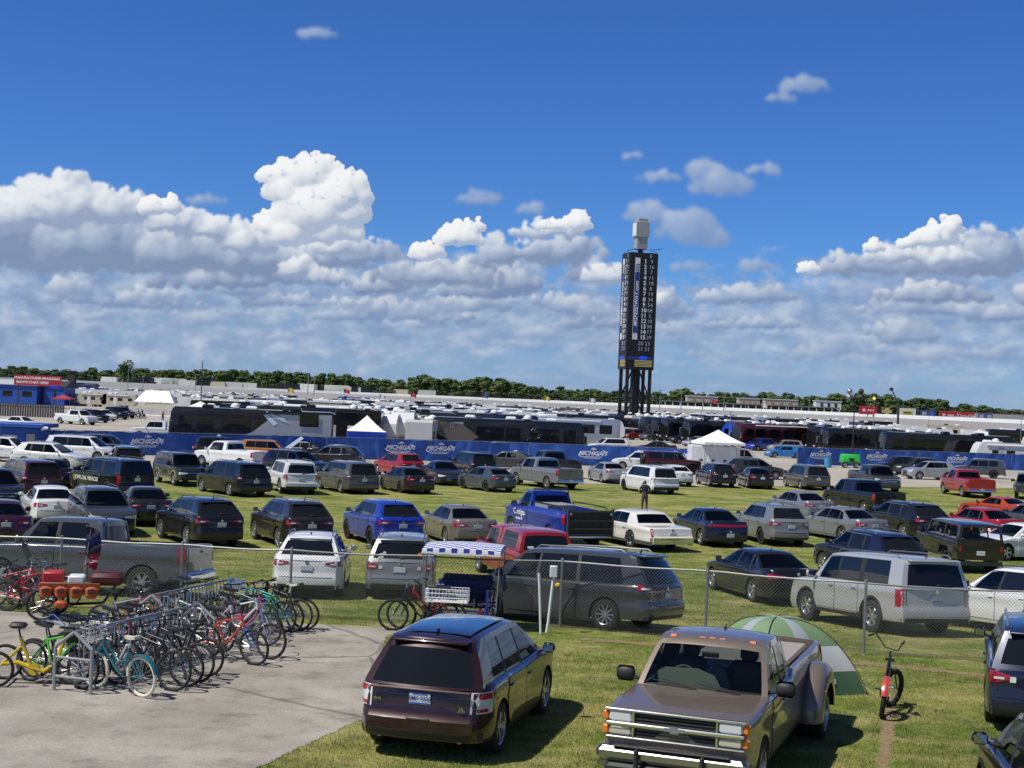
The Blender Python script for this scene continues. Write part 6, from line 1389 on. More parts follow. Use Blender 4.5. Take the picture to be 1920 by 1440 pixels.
t1 = text_mesh('MANUFACTURER BRAGGING', .68, M['whitetext'], bold=.02); t2 = text_mesh('RIGHTS START HERE!', .68, M['whitetext'], bold=.02)
part('lettering', t1, root, (-.1, -.12, (z0 + z1) / 2 - zg + .42), (PI / 2, 0, 0)); part('lettering', t2, root, (-1.0, -.12, (z0 + z1) / 2 - zg - .42), (PI / 2, 0, 0))
for x in (-3.8, 3.3): m_ = MB(); m_.tube((x, .1, 0), (x, .1, z0 - zg), .16, n=8); m_.build('post', M['darksteel'], root)
m_ = MB(); m_.box((3.4, -.14, z0 - zg - .15), (1.9, .1, .7), bev=.04); m_.build('blue_badge', tentb, root, smooth=0)
# blue booth at the left edge
Y = 106; x0, x1 = PX(-60, Y), PX(88, Y); root = empty('ticket_booth', ((x0 + x1) / 2, Y, GZ(Y)), 0, 'blue booth with flat blue roof and shuttered window at the left edge', 'building'); w_ = x1 - x0
zr_ = ZZ(40, 800, Y) - GZ(Y); m_ = MB(); m_.box((-.25, 1.6, zr_ / 2 - .05), (w_ - .6, 3, zr_ - .1)); m_.build('wall', blue_wall, root, smooth=0)
m_ = MB(); m_.box((0, 1.5, zr_ + .09), (w_, 3.6, .28), bev=.03); m_.build('roof', blue_wall, root, smooth=0)
m_ = MB(); m_.box((.4, .06, zr_ * .52), (.95, .08, .8)); m_.build('window', pmat('shutter_grey', (.4, .42, .42)), root, smooth=0); m_ = MB(); m_.box((1.85, .06, zr_ * .48), (.6, .08, 1.2)); m_.build('door', pmat('booth_door', (.35, .33, .28)), root, smooth=0)
m_ = MB(); m_.tube((w_ / 2 - .2, -.1, zr_ - .15), (w_ / 2 + .35, -.3, zr_ + .0), .07, n=6); m_.box((w_ / 2 + .1, -.2, zr_ - .02), (.45, .2, .2), bev=.05); m_.build('floodlight', M['white'], root)
Y = 98; x = PX(0, Y); root = empty('blue_post', (x, Y, GZ(Y)), 0, 'thick blue post standing at the left edge before the booth', 'post'); m_ = MB(); m_.box((0, 0, 1.15), (.45, .4, 2.3), bev=.03); m_.build('shaft', blue_wall, root, smooth=0); m_ = MB(); m_.box((0, 0, 2.35), (.55, .5, .1), bev=.02); m_.build('cap', blue_wall, root, smooth=0)
# slatted dark barrier and pale concrete barrier
Y = 215; root = empty('slatted_wall', (PX(50, Y), Y, GZ(Y)), R(4), 'dark grey slatted wall left of the white pickup in the far lot', 'wall'); m_ = MB()
for k in range(30): m_.box((-5 + k * .36, 0, .95), (.30, .06, 1.9))
m_.build('slats', pmat('slat_grey', (.06, .06, .062), rough=.8), root, smooth=0); m_ = MB(); m_.box((.4, .08, 1.5), (10.9, .08, .12)); m_.build('rail', M['darksteel'], root, smooth=0)
Y = 246; root = empty('concrete_barrier', (PX(286, Y), Y, GZ(Y)), 0, 'pale concrete barrier wall behind the scooter riders in the far lot', 'wall'); 
for k in range(4): m_ = MB(); m_.prism([(-.35, 0), (-.3, .25), (-.12, .45), (-.08, 1.5), (.08, 1.5), (.12, .45), (.3, .25), (.35, 0)], 'x', -5 + k * 2.5, -5 + k * 2.5 + 2.47); m_.build('block', pmat('concrete_pale', (.5, .5, .48), rough=.8), root, smooth=0)
# ---- right side: suites, stands and hoardings beyond the track
Y = 575; stand_m = pmat('stand_grey', (.16, .16, .16), rough=.8); beige = pmat('suite_beige', (.50, .44, .36), rough=.7); base = G0 + 4.8
root = empty('grandstand', (PX(1412, Y), Y + 8, base), 0, 'long low grey grandstand with open bays behind the white track wall', 'grandstand'); zt_ = ZZ(1412, 757, Y) - base - .3
m_ = MB(); m_.box((0, 0, zt_), (70, 6, .5)); m_.build('deck', stand_m, root, smooth=0)
for k in range(24): m_ = MB(); m_.box((-34 + k * 3, -2.6, zt_ / 2), (.35, .5, zt_)); m_.build('column', M['white'], root, smooth=0)
m_ = MB(); m_.box((0, 2.5, zt_ / 2), (70, .5, zt_)); m_.build('back_wall', pmat('stand_dark', (.03, .03, .03)), root, smooth=0)
for px0, px1, y0, y1, lab in ((1288, 1345, 744, 756, 'beige suite building, leftmost on the grey grandstand'), (1385, 1424, 748, 758, 'small beige suite building, second from the left on the grandstand'), (1434, 1495, 750, 761, 'wide beige suite building with orange panels, third on the grandstand'), (1530, 1577, 753, 763, 'white-framed suite building at the right end of the grandstand')):
    Y2 = Y + 12; a, b = PX(px0, Y2), PX(px1, Y2); zz0, zz1 = ZZ((px0 + px1) / 2, y1, Y2) - 1, ZZ((px0 + px1) / 2, y0, Y2); r_ = empty('suite_building', ((a + b) / 2, Y2, zz0), 0, lab, 'building')
    m_ = MB(); m_.box((0, 3, (zz1 - zz0) / 2), (b - a, 6, zz1 - zz0)); m_.build('wall', beige if px0 < 1500 else M['white'], r_, smooth=0); m_ = MB(); m_.box((0, 3, zz1 - zz0 + .15), (b - a + .5, 6.5, .25)); m_.build('roof', M['white'], r_, smooth=0)
    for k in range(3): m_ = MB(); m_.box(((k - 1) * (b - a) * .28, -.04, (zz1 - zz0) * .5), ((b - a) * .10, .1, (zz1 - zz0) * .62)); m_.build('window', M['glass'] if px0 > 1500 else pmat('orange_panel', (.45, .20, .12)), r_, smooth=0)
cola = text_mesh('Coca-Cola', 1.3, M['whitetext'], shear=.3, bold=.02)
for px0, px1, y0, y1, colr, lab, mark in ((1611, 1644, 764, 777, (.42, .02, .03), 'red hoarding with white shapes beside the thin light mast', 'dots'), (1654, 1672, 767, 778, (.55, .42, .16), 'gold cross-shaped emblem sign left of the white and yellow hoarding', 'bow'), (1685, 1717, 768, 782, (.7, .7, .66), 'white hoarding with yellow and black panel', 'yel'), (1725, 1755, 771, 783, (.02, .05, .20), 'dark blue hoarding with white squares', 'sq'),
        (1761, 1794, 773, 787, (.42, .02, .03), 'red hoarding with white bird shape, left of the one with script lettering', 'dots'), (1796, 1827, 775, 788, (.45, .015, .02), 'red hoarding with white script lettering', 'cola'), (1834, 1861, 777, 788, (.08, .10, .20), 'grey-blue hoarding nearest the dark stands', 'sq')):
    Y2 = 450; a, b = PX(px0, Y2), PX(px1, Y2); xm = (a + b) / 2; zz0, zz1 = ZZ((px0 + px1) / 2, y1, Y2), ZZ((px0 + px1) / 2, y0, Y2) + .4; r_ = empty('hoarding', (xm, Y2, G0 + 4.8), 0, lab, 'sign'); q0, q1 = zz0 - G0 - 4.8, zz1 - G0 - 4.8
    q0 = max(q0, .2)
    if mark == 'bow': m_ = MB(); hh = (q1 - q0); w_ = (b - a); m_.prism([(-w_ / 2, q0 + hh * .3), (-w_ * .2, q0 + hh * .3), (-w_ * .25, q0), (w_ * .15, q0), (w_ * .22, q0 + hh * .3), (w_ / 2, q0 + hh * .3), (w_ / 2, q0 + hh * .7), (w_ * .22, q0 + hh * .7), (w_ * .25, q1), (-w_ * .15, q1), (-w_ * .2, q0 + hh * .7), (-w_ / 2, q0 + hh * .7)], 'y', -.15, .15); m_.build('board', pmat('hoard_gold', colr, rough=.4), r_, smooth=0)
    else: m_ = MB(); m_.box((0, 0, (q0 + q1) / 2), (b - a, .2, q1 - q0)); m_.build('board', pmat('hoard_%d' % px0, colr, rough=.5), r_, smooth=0)
    if mark == 'cola': part('lettering', cola, r_, (0, -.12, (q0 + q1) / 2), (PI / 2, 0, 0))
    if mark == 'yel': m_ = MB(); m_.box((0, -.13, (q0 + q1) / 2), (3.1, .05, 1.2)); m_.build('panel', pmat('hoard_yellow', (.6, .48, .05)), r_, smooth=0); m_ = MB(); m_.box((0, -.17, (q0 + q1) / 2), (2.2, .05, .35)); m_.build('lettering_bar', M['blackplastic'], r_, smooth=0)
    if mark == 'sq':
        for s in (-1, 1): m_ = MB(); m_.box((s * 1.2, -.13, (q0 + q1) / 2 + .1), (1.3, .05, .9)); m_.build('panel', pmat('hoard_pale', (.35, .42, .55)), r_, smooth=0)
    if mark == 'dots': m_ = MB(); m_.lathe([(.001, -.03), (.5, 0)], 10, 'y', (-1.3, -.12, (q0 + q1) / 2)); m_.box((.7, -.13, (q0 + q1) / 2), (2.0, .05, .4)); m_.build('mark', pmat('hoard_cream', (.7, .55, .5)), r_, smooth=0)
    m_ = MB(); m_.box((0, .3, q0 / 2), (.25, .25, q0)); m_.build('post', M['darksteel'], r_, smooth=0)
root = empty('grandstand', (PX(1925, 430), 445, G0 + 4.2), R(10), 'dark grandstand with red seats at the far right edge', 'grandstand'); m_ = MB(); m_.prism([(0, 0), (14, 0), (14, 3.0), (0, .6)], 'x', -16, 30); m_.build('seating', stand_m, root, smooth=0); m_ = MB(); m_.box((4, 14.2, 2.9), (34, .3, .8)); m_.build('seat_row', pmat('seat_red', (.25, .04, .04)), root, smooth=0)
# ---- poles, masts
def pole(px, ytop, Y, r0, label, lamp=None, name='light_pole', mat=None):
    z1 = ZZ(px, ytop, Y); root = empty(name, (PX(px, Y), Y, GZ(Y) if Y < 500 else G0 + 4), 0, label, 'pole', None); zg = root.location.z; h = z1 - zg
    m_ = MB(); m_.tube((0, 0, 0), (0, 0, h), r0, r0 * .6, 6); m_.build('shaft', mat or M['steel'], root)
    if lamp: m_ = MB(); m_.box((0, -.1, h), (lamp, lamp * .5, lamp * .35), bev=.03); m_.build('lamp_head', M['steel'] if lamp < 1.5 else M['white'], root)
    return root
pole(378, 677, 200, .10, 'tall thin dark antenna mast behind the silver-tailed coach', name='antenna_mast', mat=M['darksteel'])
pole(240, 679, 420, .12, 'slender pale flagpole in front of the tallest tree at the left', name='flagpole')
pole(268, 706, 420, .12, 'short pale pole right of the slender flagpole at the left', .6)
for k, px in enumerate((577, 589, 366)): pole(px, (700, 708, 702)[k], 560, .2, 'pale pole before the wood left of centre, %s' % ('tallest of the pair', 'shorter of the pair with a lamp', 'standing just left of the antenna mast')[k], .8 if k == 1 else None)
for k, px in enumerate((1237, 1277, 1317, 1357, 1398, 1438, 1478, 1517)):
    r_ = pole(px, 732 + k * 1.2 + (px - 1237) * .042 * .3, 520, .16, 'pale light pole in the line along the back straight', 1.1); r_['group'] = 'light poles along the back straight'
pole(1370, 772, 140, .045, 'thin white pole rising from the white frame tent', .25); pole(1915, 772, 175, .05, 'thin white pole with lamp above the travel trailer', .3)
r_ = pole(1638, 748, 320, .07, 'thin dark pole topped by a small glowing amber lamp', None); m_ = MB(); h = ZZ(1638, 748, 320) - r_.location.z; m_.lathe([(.001, h - .2), (.3, h), (.3, h + .2), (.001, h + .45)], 10, 'z'); m_.build('lamp', pmat('amber_glow', (1, .6, .15), emit=1.2), r_)
# camera crane
Y = 400; root = empty('camera_crane', (PX(1684, Y), Y, GZ(Y)), 0, 'slanting camera crane arm rising above the wood at the right', 'crane'); za, zb2 = ZZ(1683, 762, Y) - GZ(Y), ZZ(1669, 731, Y) - GZ(Y)
m_ = MB(); m_.box((0, 0, za / 2), (.5, .5, za)); m_.build('mast', M['darksteel'], root, smooth=0); m_ = MB(); m_.tube((.6, 0, za - .3), (-2.0, 0, zb2), .22, .14, 6); m_.build('arm', M['darksteel'], root); m_ = MB(); m_.box((-2.1, 0, zb2 + .2), (1.0, .6, .8), bev=.1); m_.build('camera_head', M['blackplastic'], root)
# light tower with green generator
Y = 150; zg = GZ(Y); root = empty('light_tower', (PX(1597, Y), Y, zg), R(4), 'bright green generator trailer with a tall black floodlight mast', 'light tower'); gm = pmat('generator_green', (.03, .42, .05), rough=.4, coat=.5)
m_ = MB(); m_.box((0, 0, .95), (1.95, 1.2, .95), bev=.14, taper=.94); m_.build('housing', gm, root); m_ = MB(); m_.box((.0, -.62, .85), (.5, .03, .35)); m_.build('vent', M['blackplastic'], root, smooth=0)
h = ZZ(1600, 738, Y) - zg; m_ = MB(); m_.tube((.25, 0, 1.2), (.25, 0, h), .07, .045, 8); m_.box((.25, 0, 2.0), (.16, .16, 1.6)); m_.build('mast', M['blackplastic'], root)
for k, (dx, dz, sx) in enumerate(((-.55, -.25, -1), (.55, -.25, 1), (-.5, .35, -1), (.5, .35, 1))):
    m_ = MB(); m_.tube((.25, 0, h - .3 + dz * .3), (.25 + dx, -.1, h - .1 + dz), .03, n=5); m_.lathe([(.05, -.1), (.3, .12), (.31, .16), (.001, .14)], 12, 'y', (.25 + dx * 1.2, -.25, h - .1 + dz)); m_.build('floodlight', M['blackplastic'] if k % 2 else pmat('lamp_grey', (.3, .32, .33), rough=.3, metal=.5), root)
tm, rm = wheel_meshes(.33, 'steel')
for x in (-.7, .5): t = part('wheel', tm, root, (x, -.62, .33), (0, 0, -PI / 2)); part('rim', rm, t)
m_ = MB(); m_.tube((-.9, 0, .5), (-1.7, 0, .45), .04, n=5); m_.build('hitch', M['darksteel'], root)
Y = 148; root = empty('blue_barrel', (PX(1556, Y), Y, GZ(Y)), 0, 'pale blue litter barrel left of the green generator', 'barrel'); bm_ = pmat('barrel_blue', (.05, .28, .48), rough=.5); m_ = MB(); m_.lathe([(.001, 0), (.33, 0), (.36, .3), (.34, .45), (.37, .6), (.36, .95), (.33, .98)], 18, 'z'); m_.build('body', bm_, root); m_ = MB(); m_.lathe([(.38, .95), (.38, 1.0), (.2, 1.03), (.001, 1.03)], 18, 'z'); m_.build('lid', bm_, root)
# white service truck
Y = 130; root = empty('service_truck', (PX(1366, Y), Y, GZ(Y)), R(-88), 'white service truck with locker body in front of the frame tent', 'truck')
m_ = MB(); m_.box((0, -1.35, 1.35), (2.2, 4.0, 1.75), bev=.05); m_.build('locker_body', M['white'], root, smooth=0)
for k in range(3):
    for sx in (1, -1): m_ = MB(); m_.box((sx * 1.11, -.05 - 1.05 * k - .3, 1.4), (.03, .9, 1.4), bev=.01); i_ = m_.build('locker_door', cb_white, root, smooth=0); m_ = MB(); m_.box((sx * 1.13, -.35 - 1.05 * k, .95), (.03, .3, .16)); m_.build('handle', M['blackplastic'], i_, smooth=0)
m_ = MB(); m_.prism([(.68, .5), (3.45, .5), (3.5, 1.0), (3.3, 1.25), (2.35, 1.38), (1.75, 2.05), (.75, 2.05), (.68, 1.9)], 'x', -1., 1.); m_.build('cab', cb_white, root, smooth=30)
for sx in (1, -1): m_ = MB(); m_.prism([(1.0, 1.4), (2.15, 1.4), (1.7, 1.95), (1.0, 1.95)], 'x', min(sx * 1.005, sx * .99), max(sx * 1.005, sx * .99)); m_.build('side_window', M['glass'], root, smooth=0)
m_ = MB(); m_.prism([(2.36, 1.40), (1.79, 2.0), (1.83, 2.0), (2.40, 1.42)], 'x', -.85, .85); m_.build('windshield', M['glass'], root, smooth=0)
tm, rm = wheel_meshes(.4, 'steel')
for y in (2.6, -1.6):
    for sx in (1, -1): t = part('wheel', tm, root, (sx * .92, y, .4), (0, 0, 0 if sx > 0 else PI)); part('rim', rm, t)
# ---- more vehicles beyond the banner and in the far lot
M2 = [('pickup', 'white', (101, 769, 184, 797), -98, 'white crew-cab pickup parked side-on in the far left lot'), ('boxsuv', 'black', (150, 768, 202, 793), -108, 'black utility right behind the white crew-cab pickup in the far lot'), ('suv', 'white', (168, 765, 217, 790), -110, 'white utility between two black vehicles in the far lot'),
      ('pickup', 'black', (186, 763, 234, 787), -106, 'black pickup behind the white utility in the far lot'), ('jeep', 'darkgrey', (207, 762, 247, 785), -104, 'dark four-by-four at the right end of the far lot row'), ('sedan', 'white', (12, 783, 66, 806), -92, 'white car roof showing above the blue booth'), ('pickup', 'white', (262, 786, 338, 826), 95, 'white pickup bed beside the nose of the silver-tailed coach'),
      ('suv', 'black', (1100, 796, 1152, 820), 110, 'black utility behind the white roof racks, left of the tower'), ('suv', 'white', (1153, 800, 1192, 822), 100, 'white crossover touching the red one below the tower'), ('suv', 'red', (1166, 801, 1206, 825), 118, 'red crossover parked below the scoring tower'), ('suv', 'slate', (1200, 801, 1247, 827), 112, 'slate crossover right of the red one below the tower'),
      ('suv', 'white', (1230, 802, 1284, 828), 108, 'white crossover in front of the black coaches right of the tower'), ('fullsuv', 'black', (1254, 805, 1323, 834), 104, 'black full-size utility beyond the banner near the frame tent'), ('sedan', 'silver', (1280, 815, 1336, 838), 108, 'silver car beyond the banner left of the frame tent'),
      ('suv', 'white', (1098, 815, 1184, 850), 92, 'white utility with dark roof rack just over the banner at the centre'), ('sedan', 'black', (1190, 824, 1268, 852), 90, 'black car roof just over the banner right of centre'), ('hatch', 'sky', (1442, 833, 1498, 860), 96, 'bright blue hatchback left of the right-hand banner'), ('suv', 'silver', (1446, 824, 1500, 850), 98, 'silver grey crossover behind the bright blue hatchback'),
      ('sedan', 'white', (1553, 826, 1652, 858), 84, 'white car roof above the right-hand banner behind the light mast'), ('suv', 'blue', (1400, 818, 1450, 846), 110, 'dark blue car right of the frame tent'), ('pickup', 'blue', (450, 730, 482, 752), 95, 'bright blue pickup far off among the infield campers')]
for kind, colr, bb, yaw, lab in M2:
    x, y, yw, b = solve_spot(kind, bb, yaw, (), True, 20)
    make_vehicle(kind, (x, y), yw, PM(colr), lab, 'pickup truck' if kind == 'pickup' else 'car', 'vehicles beyond the banner fence', 0, (), {'pickup': 'pickup_truck', 'sedan': 'sedan', 'hatch': 'hatchback'}.get(kind, 'utility_car'))
# flags above the campers
fg = [pmat('flag_%d' % i, c, rough=.8) for i, c in enumerate(((.45, .04, .05), (.6, .6, .6), (.05, .08, .3), (.6, .45, .05)))]
for k, (px, yt, Y) in enumerate(((645, 728, 330), (712, 738, 330), (905, 737, 340), (1021, 742, 340), (1335, 748, 340), (1428, 755, 320), (1742, 770, 320), (540, 726, 330), (770, 735, 330), (1105, 745, 300))):
    z1 = ZZ(px, yt, Y); r_ = empty('flagpole', (PX(px, Y), Y, G0), 0, ('small %s flag on a thin pole above the infield campers, ' % ('red', 'white', 'dark blue', 'yellow')[k % 4]) + ('left of centre', 'above the canopy tent', 'over the centre coach', 'behind the centre coach nose', 'above the lorry cab', 'above the red coach', 'above the longest coach', 'above the feather mural', 'above the white campers', 'left of the tower')[k], 'flag', None); h = z1 - G0
    m_ = MB(); m_.tube((0, 0, 0), (0, 0, h), .05, .03, 5); m_.build('pole', M['steel'], r_)
    m_ = MB(); m_.grid([[(.03 + i * .25, .12 * math.sin(i * 1.3), h - .1 - .9 * v - .05 * i) for i in range(6)] for v in (0, .5, 1)]); m_.build('flag', fg[k % 4], r_, smooth=60)
# ------------------------------------------------------------------ bicycles
BW = {}
def bike_wheel(r, tr, tyre_c, nsp=20, rimc='alloy'):
    key = (r, tr, tyre_c, rimc)
    if key in BW: return BW[key]
    t = MB(); n = 28; m = 7; vs = []
    for i in range(n):
        a = 2 * PI * i / n
        for k in range(m): b = 2 * PI * k / m; q = r - tr + tr * math.cos(b); vs.append((tr * .9 * math.sin(b), q * math.cos(a), q * math.sin(a)))
    t.add(vs, [(i * m + k, i * m + (k + 1) % m, (i + 1) % n * m + (k + 1) % m, (i + 1) % n * m + k) for i in range(n) for k in range(m)])
    w_ = MB(); ri = r - tr * 1.9; w_.lathe([(ri, -.012), (ri + .012, -.014), (ri + .012, .014), (ri, .012)], 28, 'x', closed=True)
    w_.lathe([(.02, -.05), (.024, -.02), (.024, .02), (.02, .05)], 8, 'x', cap=True)
    for i in range(nsp): a = 2 * PI * i / nsp; s = .03 if i % 2 else -.03; w_.tube((s, math.cos(a + .5) * .022, math.sin(a + .5) * .022), (0, math.cos(a) * ri, math.sin(a) * ri), .0018, n=3, cap=False)
    BW[key] = (t.mesh('tyre', M[tyre_c], 60), w_.mesh('rim', M[rimc], 40)); return BW[key]
M['whitewall'] = pmat('cream_tyre', (.66, .62, .50), rough=.7); M['saddle'] = pmat('saddle_black', (.02, .02, .02), rough=.55); M['saddlewhite'] = pmat('saddle_cream', (.6, .57, .48), rough=.5)
def bike_paint(n, c, metal=.2): return pmat('bike_' + n, c, rough=.3, metal=metal, coat=.8)
BC = dict(orange=bike_paint('orange', (.62, .07, .02)), blue=bike_paint('blue', (.03, .16, .50)), teal=bike_paint('teal', (.02, .16, .19)), black=bike_paint('black', (.015, .015, .016)), white=bike_paint('white', (.68, .68, .68)), red=bike_paint('red', (.42, .015, .02)), darkred=bike_paint('darkred', (.22, .01, .02)),
          silver=bike_paint('silver', (.42, .43, .44), .7), green=bike_paint('green', (.02, .36, .20)), lime=bike_paint('lime', (.12, .55, .04)), yellow=bike_paint('yellow', (.75, .52, .02)), grey=bike_paint('grey', (.12, .13, .14), .5), aqua=bike_paint('aqua', (.05, .42, .42)), pink=bike_paint('pink', (.55, .12, .3)), coral=bike_paint('coral', (.60, .07, .06)))
BT = {}
def bike_parts(kind, c1, c2=None, tyre='rubber', saddle='saddle', fend=None, basket=None, steer=0., r=.34, tr=None):
    key = (kind, c1, c2, tyre, saddle, fend, basket, steer, r, tr)
    if key in BT: return BT[key]
    P = []; mf = BC[c1]; m2 = BC[c2 or c1]; k = r / .34; tr = tr or {'mtb': .027, 'cruiser': .03, 'step': .022, 'fat': .05}.get(kind, .025)
    def ad(n, mb, mat, pa=None, loc=None, rot=None): P.append((n, mb.mesh(n, mat, 50) if isinstance(mb, MB) else mb, loc, rot, pa)); return len(P) - 1
    rh, fh, bb = Vector((0, -.53, r)), Vector((0, .57, r)), Vector((0, -.10, .28 * k + .01)); st = Vector((0, -.26, .78)); ht, hb = Vector((0, .30, .90)), Vector((0, .35, .73))
    f = MB(); tb = .019 if kind != 'fat' else .035
    if kind in ('mtb', 'fat'):
        f.tube(bb, hb + Vector((0, -.01, .02)), tb * 1.25, n=8); f.tube(st + Vector((0, .02, -.06)), ht + Vector((0, 0, -.04)), tb, n=8); f.tube(bb, st, tb, n=8)
    elif kind == 'cruiser':
        f.path([bb, bb + Vector((0, .14, .08)), bb + Vector((0, .30, .26)), hb], tb * 1.1, 8); f.path([st + Vector((0, .03, -.22)), (0, -.02, .52), (0, .16, .66), ht + Vector((0, 0, -.05))], tb, 8); f.tube(bb, st, tb, n=8)
        f.path([rh + Vector((0, 0, .02)), (0, -.40, .56), (0, -.2, .60)], tb * .6, 6)
    else:
        f.path([bb, bb + Vector((0, .12, .02)), bb + Vector((0, .30, .20)), hb], tb * 1.2, 8); f.path([st + Vector((0, .05, -.34)), (0, .02, .46), (0, .2, .60), ht + Vector((0, 0, -.06))], tb, 8); f.tube(bb, st, tb, n=8)
    for s in (1, -1):
        o = Vector((s * .055, 0, 0)); f.tube(bb + o * .5, rh + o, .010, n=5); f.tube(st + o * .3 + Vector((0, .02, -.06)), rh + o, .009, n=5)
    f.tube(hb + Vector((0, .005, -.03)), ht + Vector((0, -.005, .02)), .024, n=8); fi = ad('frame', f, mf)
    c, s_ = math.cos(steer), math.sin(steer)
    def sv(v): d = Vector(v) - Vector((0, .33, 0)); return Vector((d.x * c - d.y * s_, .33 + d.x * s_ + d.y * c, d.z))
    g = MB(); g.tube(sv(hb + Vector((0, .0, -.03))), sv((0, .38, .66)), .02, n=6)
    for s in (1, -1):
        o = .06 if kind != 'fat' else .09
        if kind == 'mtb': g.tube(sv((s * o, .39, .68)), sv((s * o, .48, .50)), .021, n=6); g.tube(sv((s * o, .48, .50)), sv((s * o, fh.y, fh.z)), .015, n=6)
        else: g.path([sv((s * .02, .38, .70)), sv((s * o, .41, .62)), sv((s * o, .50, .45)), sv((s * o, fh.y, fh.z))], .014, 6)
    g.tube(sv((-.06, .385, .68)), sv((.06, .385, .68)), .018, n=6); ad('fork', g, m2)
    tm, rm = bike_wheel(r, tr, tyre, rimc='alloy'); w1_ = ad('wheel', tm, None, loc=tuple(rh)); ad('rim', rm, None, w1_)
    w2_ = ad('wheel', tm, None, loc=tuple(sv(fh)), rot=(0, 0, steer)); ad('rim', rm, None, w2_)
    h = MB()
    if kind == 'mtb': h.tube(sv(ht), sv((0, .33, .98)), .016, n=6); h.path([sv((-.33, .28, .99)), sv((-.12, .33, .98)), sv((.12, .33, .98)), sv((.33, .28, .99))], .012, 6); grips = [((-.33, .28, .99), (-.22, .305, .985)), ((.33, .28, .99), (.22, .305, .985))]
    else: hz_ = .14 if kind == 'fat' else 0; h.tube(sv(ht), sv((0, .31, 1.0)), .016, n=6); h.path([sv((-.32, .06, 1.06 + hz_)), sv((-.27, .22, 1.10 + hz_)), sv((-.12, .34, 1.03)), sv((.12, .34, 1.03)), sv((.27, .22, 1.10 + hz_)), sv((.32, .06, 1.06 + hz_))], .012, 6); grips = [((-.32, .06, 1.06 + hz_), (-.30, .17, 1.085 + hz_)), ((.32, .06, 1.06 + hz_), (.30, .17, 1.085 + hz_))]
    hi = ad('handlebar', h, M['blackplastic'] if kind in ('mtb', 'fat') else M['chrome'])
    for a, b in grips: q = MB(); q.tube(sv(a), sv(b), .018, n=7); ad('grip', q, M['rubber'], hi)
    p = MB(); p.tube(st, (0, -.30, .92), .014, n=6); p.prism([(-.17, -.07), (-.19, 0), (-.17, .07), (-.02, .045), (.12, .018), (.13, 0), (.12, -.018), (-.02, -.045)], 'z', 0, .05)
    v0 = len(p.v) - 16
    for i in range(v0, len(p.v)): x, y, z = p.v[i]; p.v[i] = (y * 1.05, x - .30, z + .92 + (.03 if x < -.1 else 0))
    ad('saddle', p, M[saddle])
    q = MB(); q.lathe([(.085, .045), (.09, .05), (.085, .055), (.02, .055)], 16, 'x', (0, bb.y, bb.z), cap=True)
    for s in (1, -1): q.tube((s * .07, bb.y, bb.z), (s * .08, bb.y + s * .12, bb.z - s * .12), .011, n=5); q.box((s * .13, bb.y + s * .125, bb.z - s * .125), (.09, .08, .02))
    q.tube((.05, bb.y, bb.z + .085), (.05, rh.y, rh.z + .04), .005, n=4); q.tube((.05, bb.y, bb.z - .085), (.05, rh.y, rh.z - .04), .005, n=4); ad('crank', q, M['darksteel'])
    if kind == 'mtb':
        q = MB(); q.lathe([(.08, .04), (.082, .044), (.04, .044)], 14, 'x', tuple(sv(fh))); ad('brake_disc', q, M['steel'])
    if fend:
        for ctr, a0, a1 in ((rh, .5, 2.9), (sv(fh), .3, 2.3)):
            q = MB(); rr = r + .025; q.grid([[(x, ctr[1] + math.cos(a0 + (a1 - a0) * i / 14) * (rr - abs(x) * .3), ctr[2] + math.sin(a0 + (a1 - a0) * i / 14) * (rr - abs(x) * .3)) for x in (-.04 - tr * .3, -.02, 0, .02, .04 + tr * .3)] for i in range(15)]); ad('mudguard', q, BC[fend])
    if basket:
        q = MB(); x0, y0, z0 = .17, .44, .82; 
        for z in (0, .07, .14, .21): q.path([(-x0, y0, z0 + z), (x0, y0, z0 + z), (x0, y0 + .26, z0 + z), (-x0, y0 + .26, z0 + z)], .005, 4, closed=True)
        for i in range(7):
            x = -x0 + 2 * x0 * i / 6; q.path([(x, y0, z0 + .21), (x, y0, z0), (x, y0 + .26, z0), (x, y0 + .26, z0 + .21)], .004, 4)
        for i in range(1, 5):
            y = y0 + .26 * i / 5; q.path([(-x0, y, z0 + .21), (-x0, y, z0), (x0, y, z0), (x0, y, z0 + .21)], .004, 4)
        ad('basket', q, pmat('basket_' + basket, {'white': (.6, .6, .6), 'black': (.02, .02, .02), 'blue': (.03, .2, .5)}[basket], rough=.5))
    BT[key] = P; return P
def put_bike(P, x, y, yaw, lean, label, name='bicycle', group='bicycles standing at the metal racks', z=None):
    r_ = put(P, name, (x, y, GZ(y) if z is None else z), 0, label, name.replace('_', ' ') if name != 'electric_bicycle' else 'bicycle', group)
    r_.rotation_mode = 'QUATERNION'; r_.rotation_quaternion = Matrix.Rotation(R(yaw), 3, 'Z').to_quaternion() @ Matrix.Rotation(R(lean), 3, 'Y').to_quaternion(); return r_
def bike_at(pxr, yaw, end, P, lean, label, **k):
    """pxr: pixel where the wheel stands on the pad; end: +1 front wheel, -1 rear wheel"""
    g = at(*pxr); a = R(yaw); d = .57 if end > 0 else -.53; return put_bike(P, g.x + math.sin(a) * d, g.y - math.cos(a) * d, yaw, lean, label, **k)
bp = bike_parts
RY, LY = -109, 71      # pointing right / left across the racks
bike_at((477, 1248), -118, 1, bp('mtb', 'orange', 'blue'), 6, 'orange-red mountain bicycle with blue fork, standing clear at the right of the rack')
bike_at((266, 1308), LY - 14, -1, bp('cruiser', 'teal', None, 'whitewall', 'saddlewhite', 'teal', 'white'), -5, 'teal cruiser bicycle with cream tyres and saddle at the near end of the rack')
bike_at((323, 1297), LY - 2, -1, bp('mtb', 'black', 'white'), 5, 'black mountain bicycle with white fork, next right of the teal cruiser')
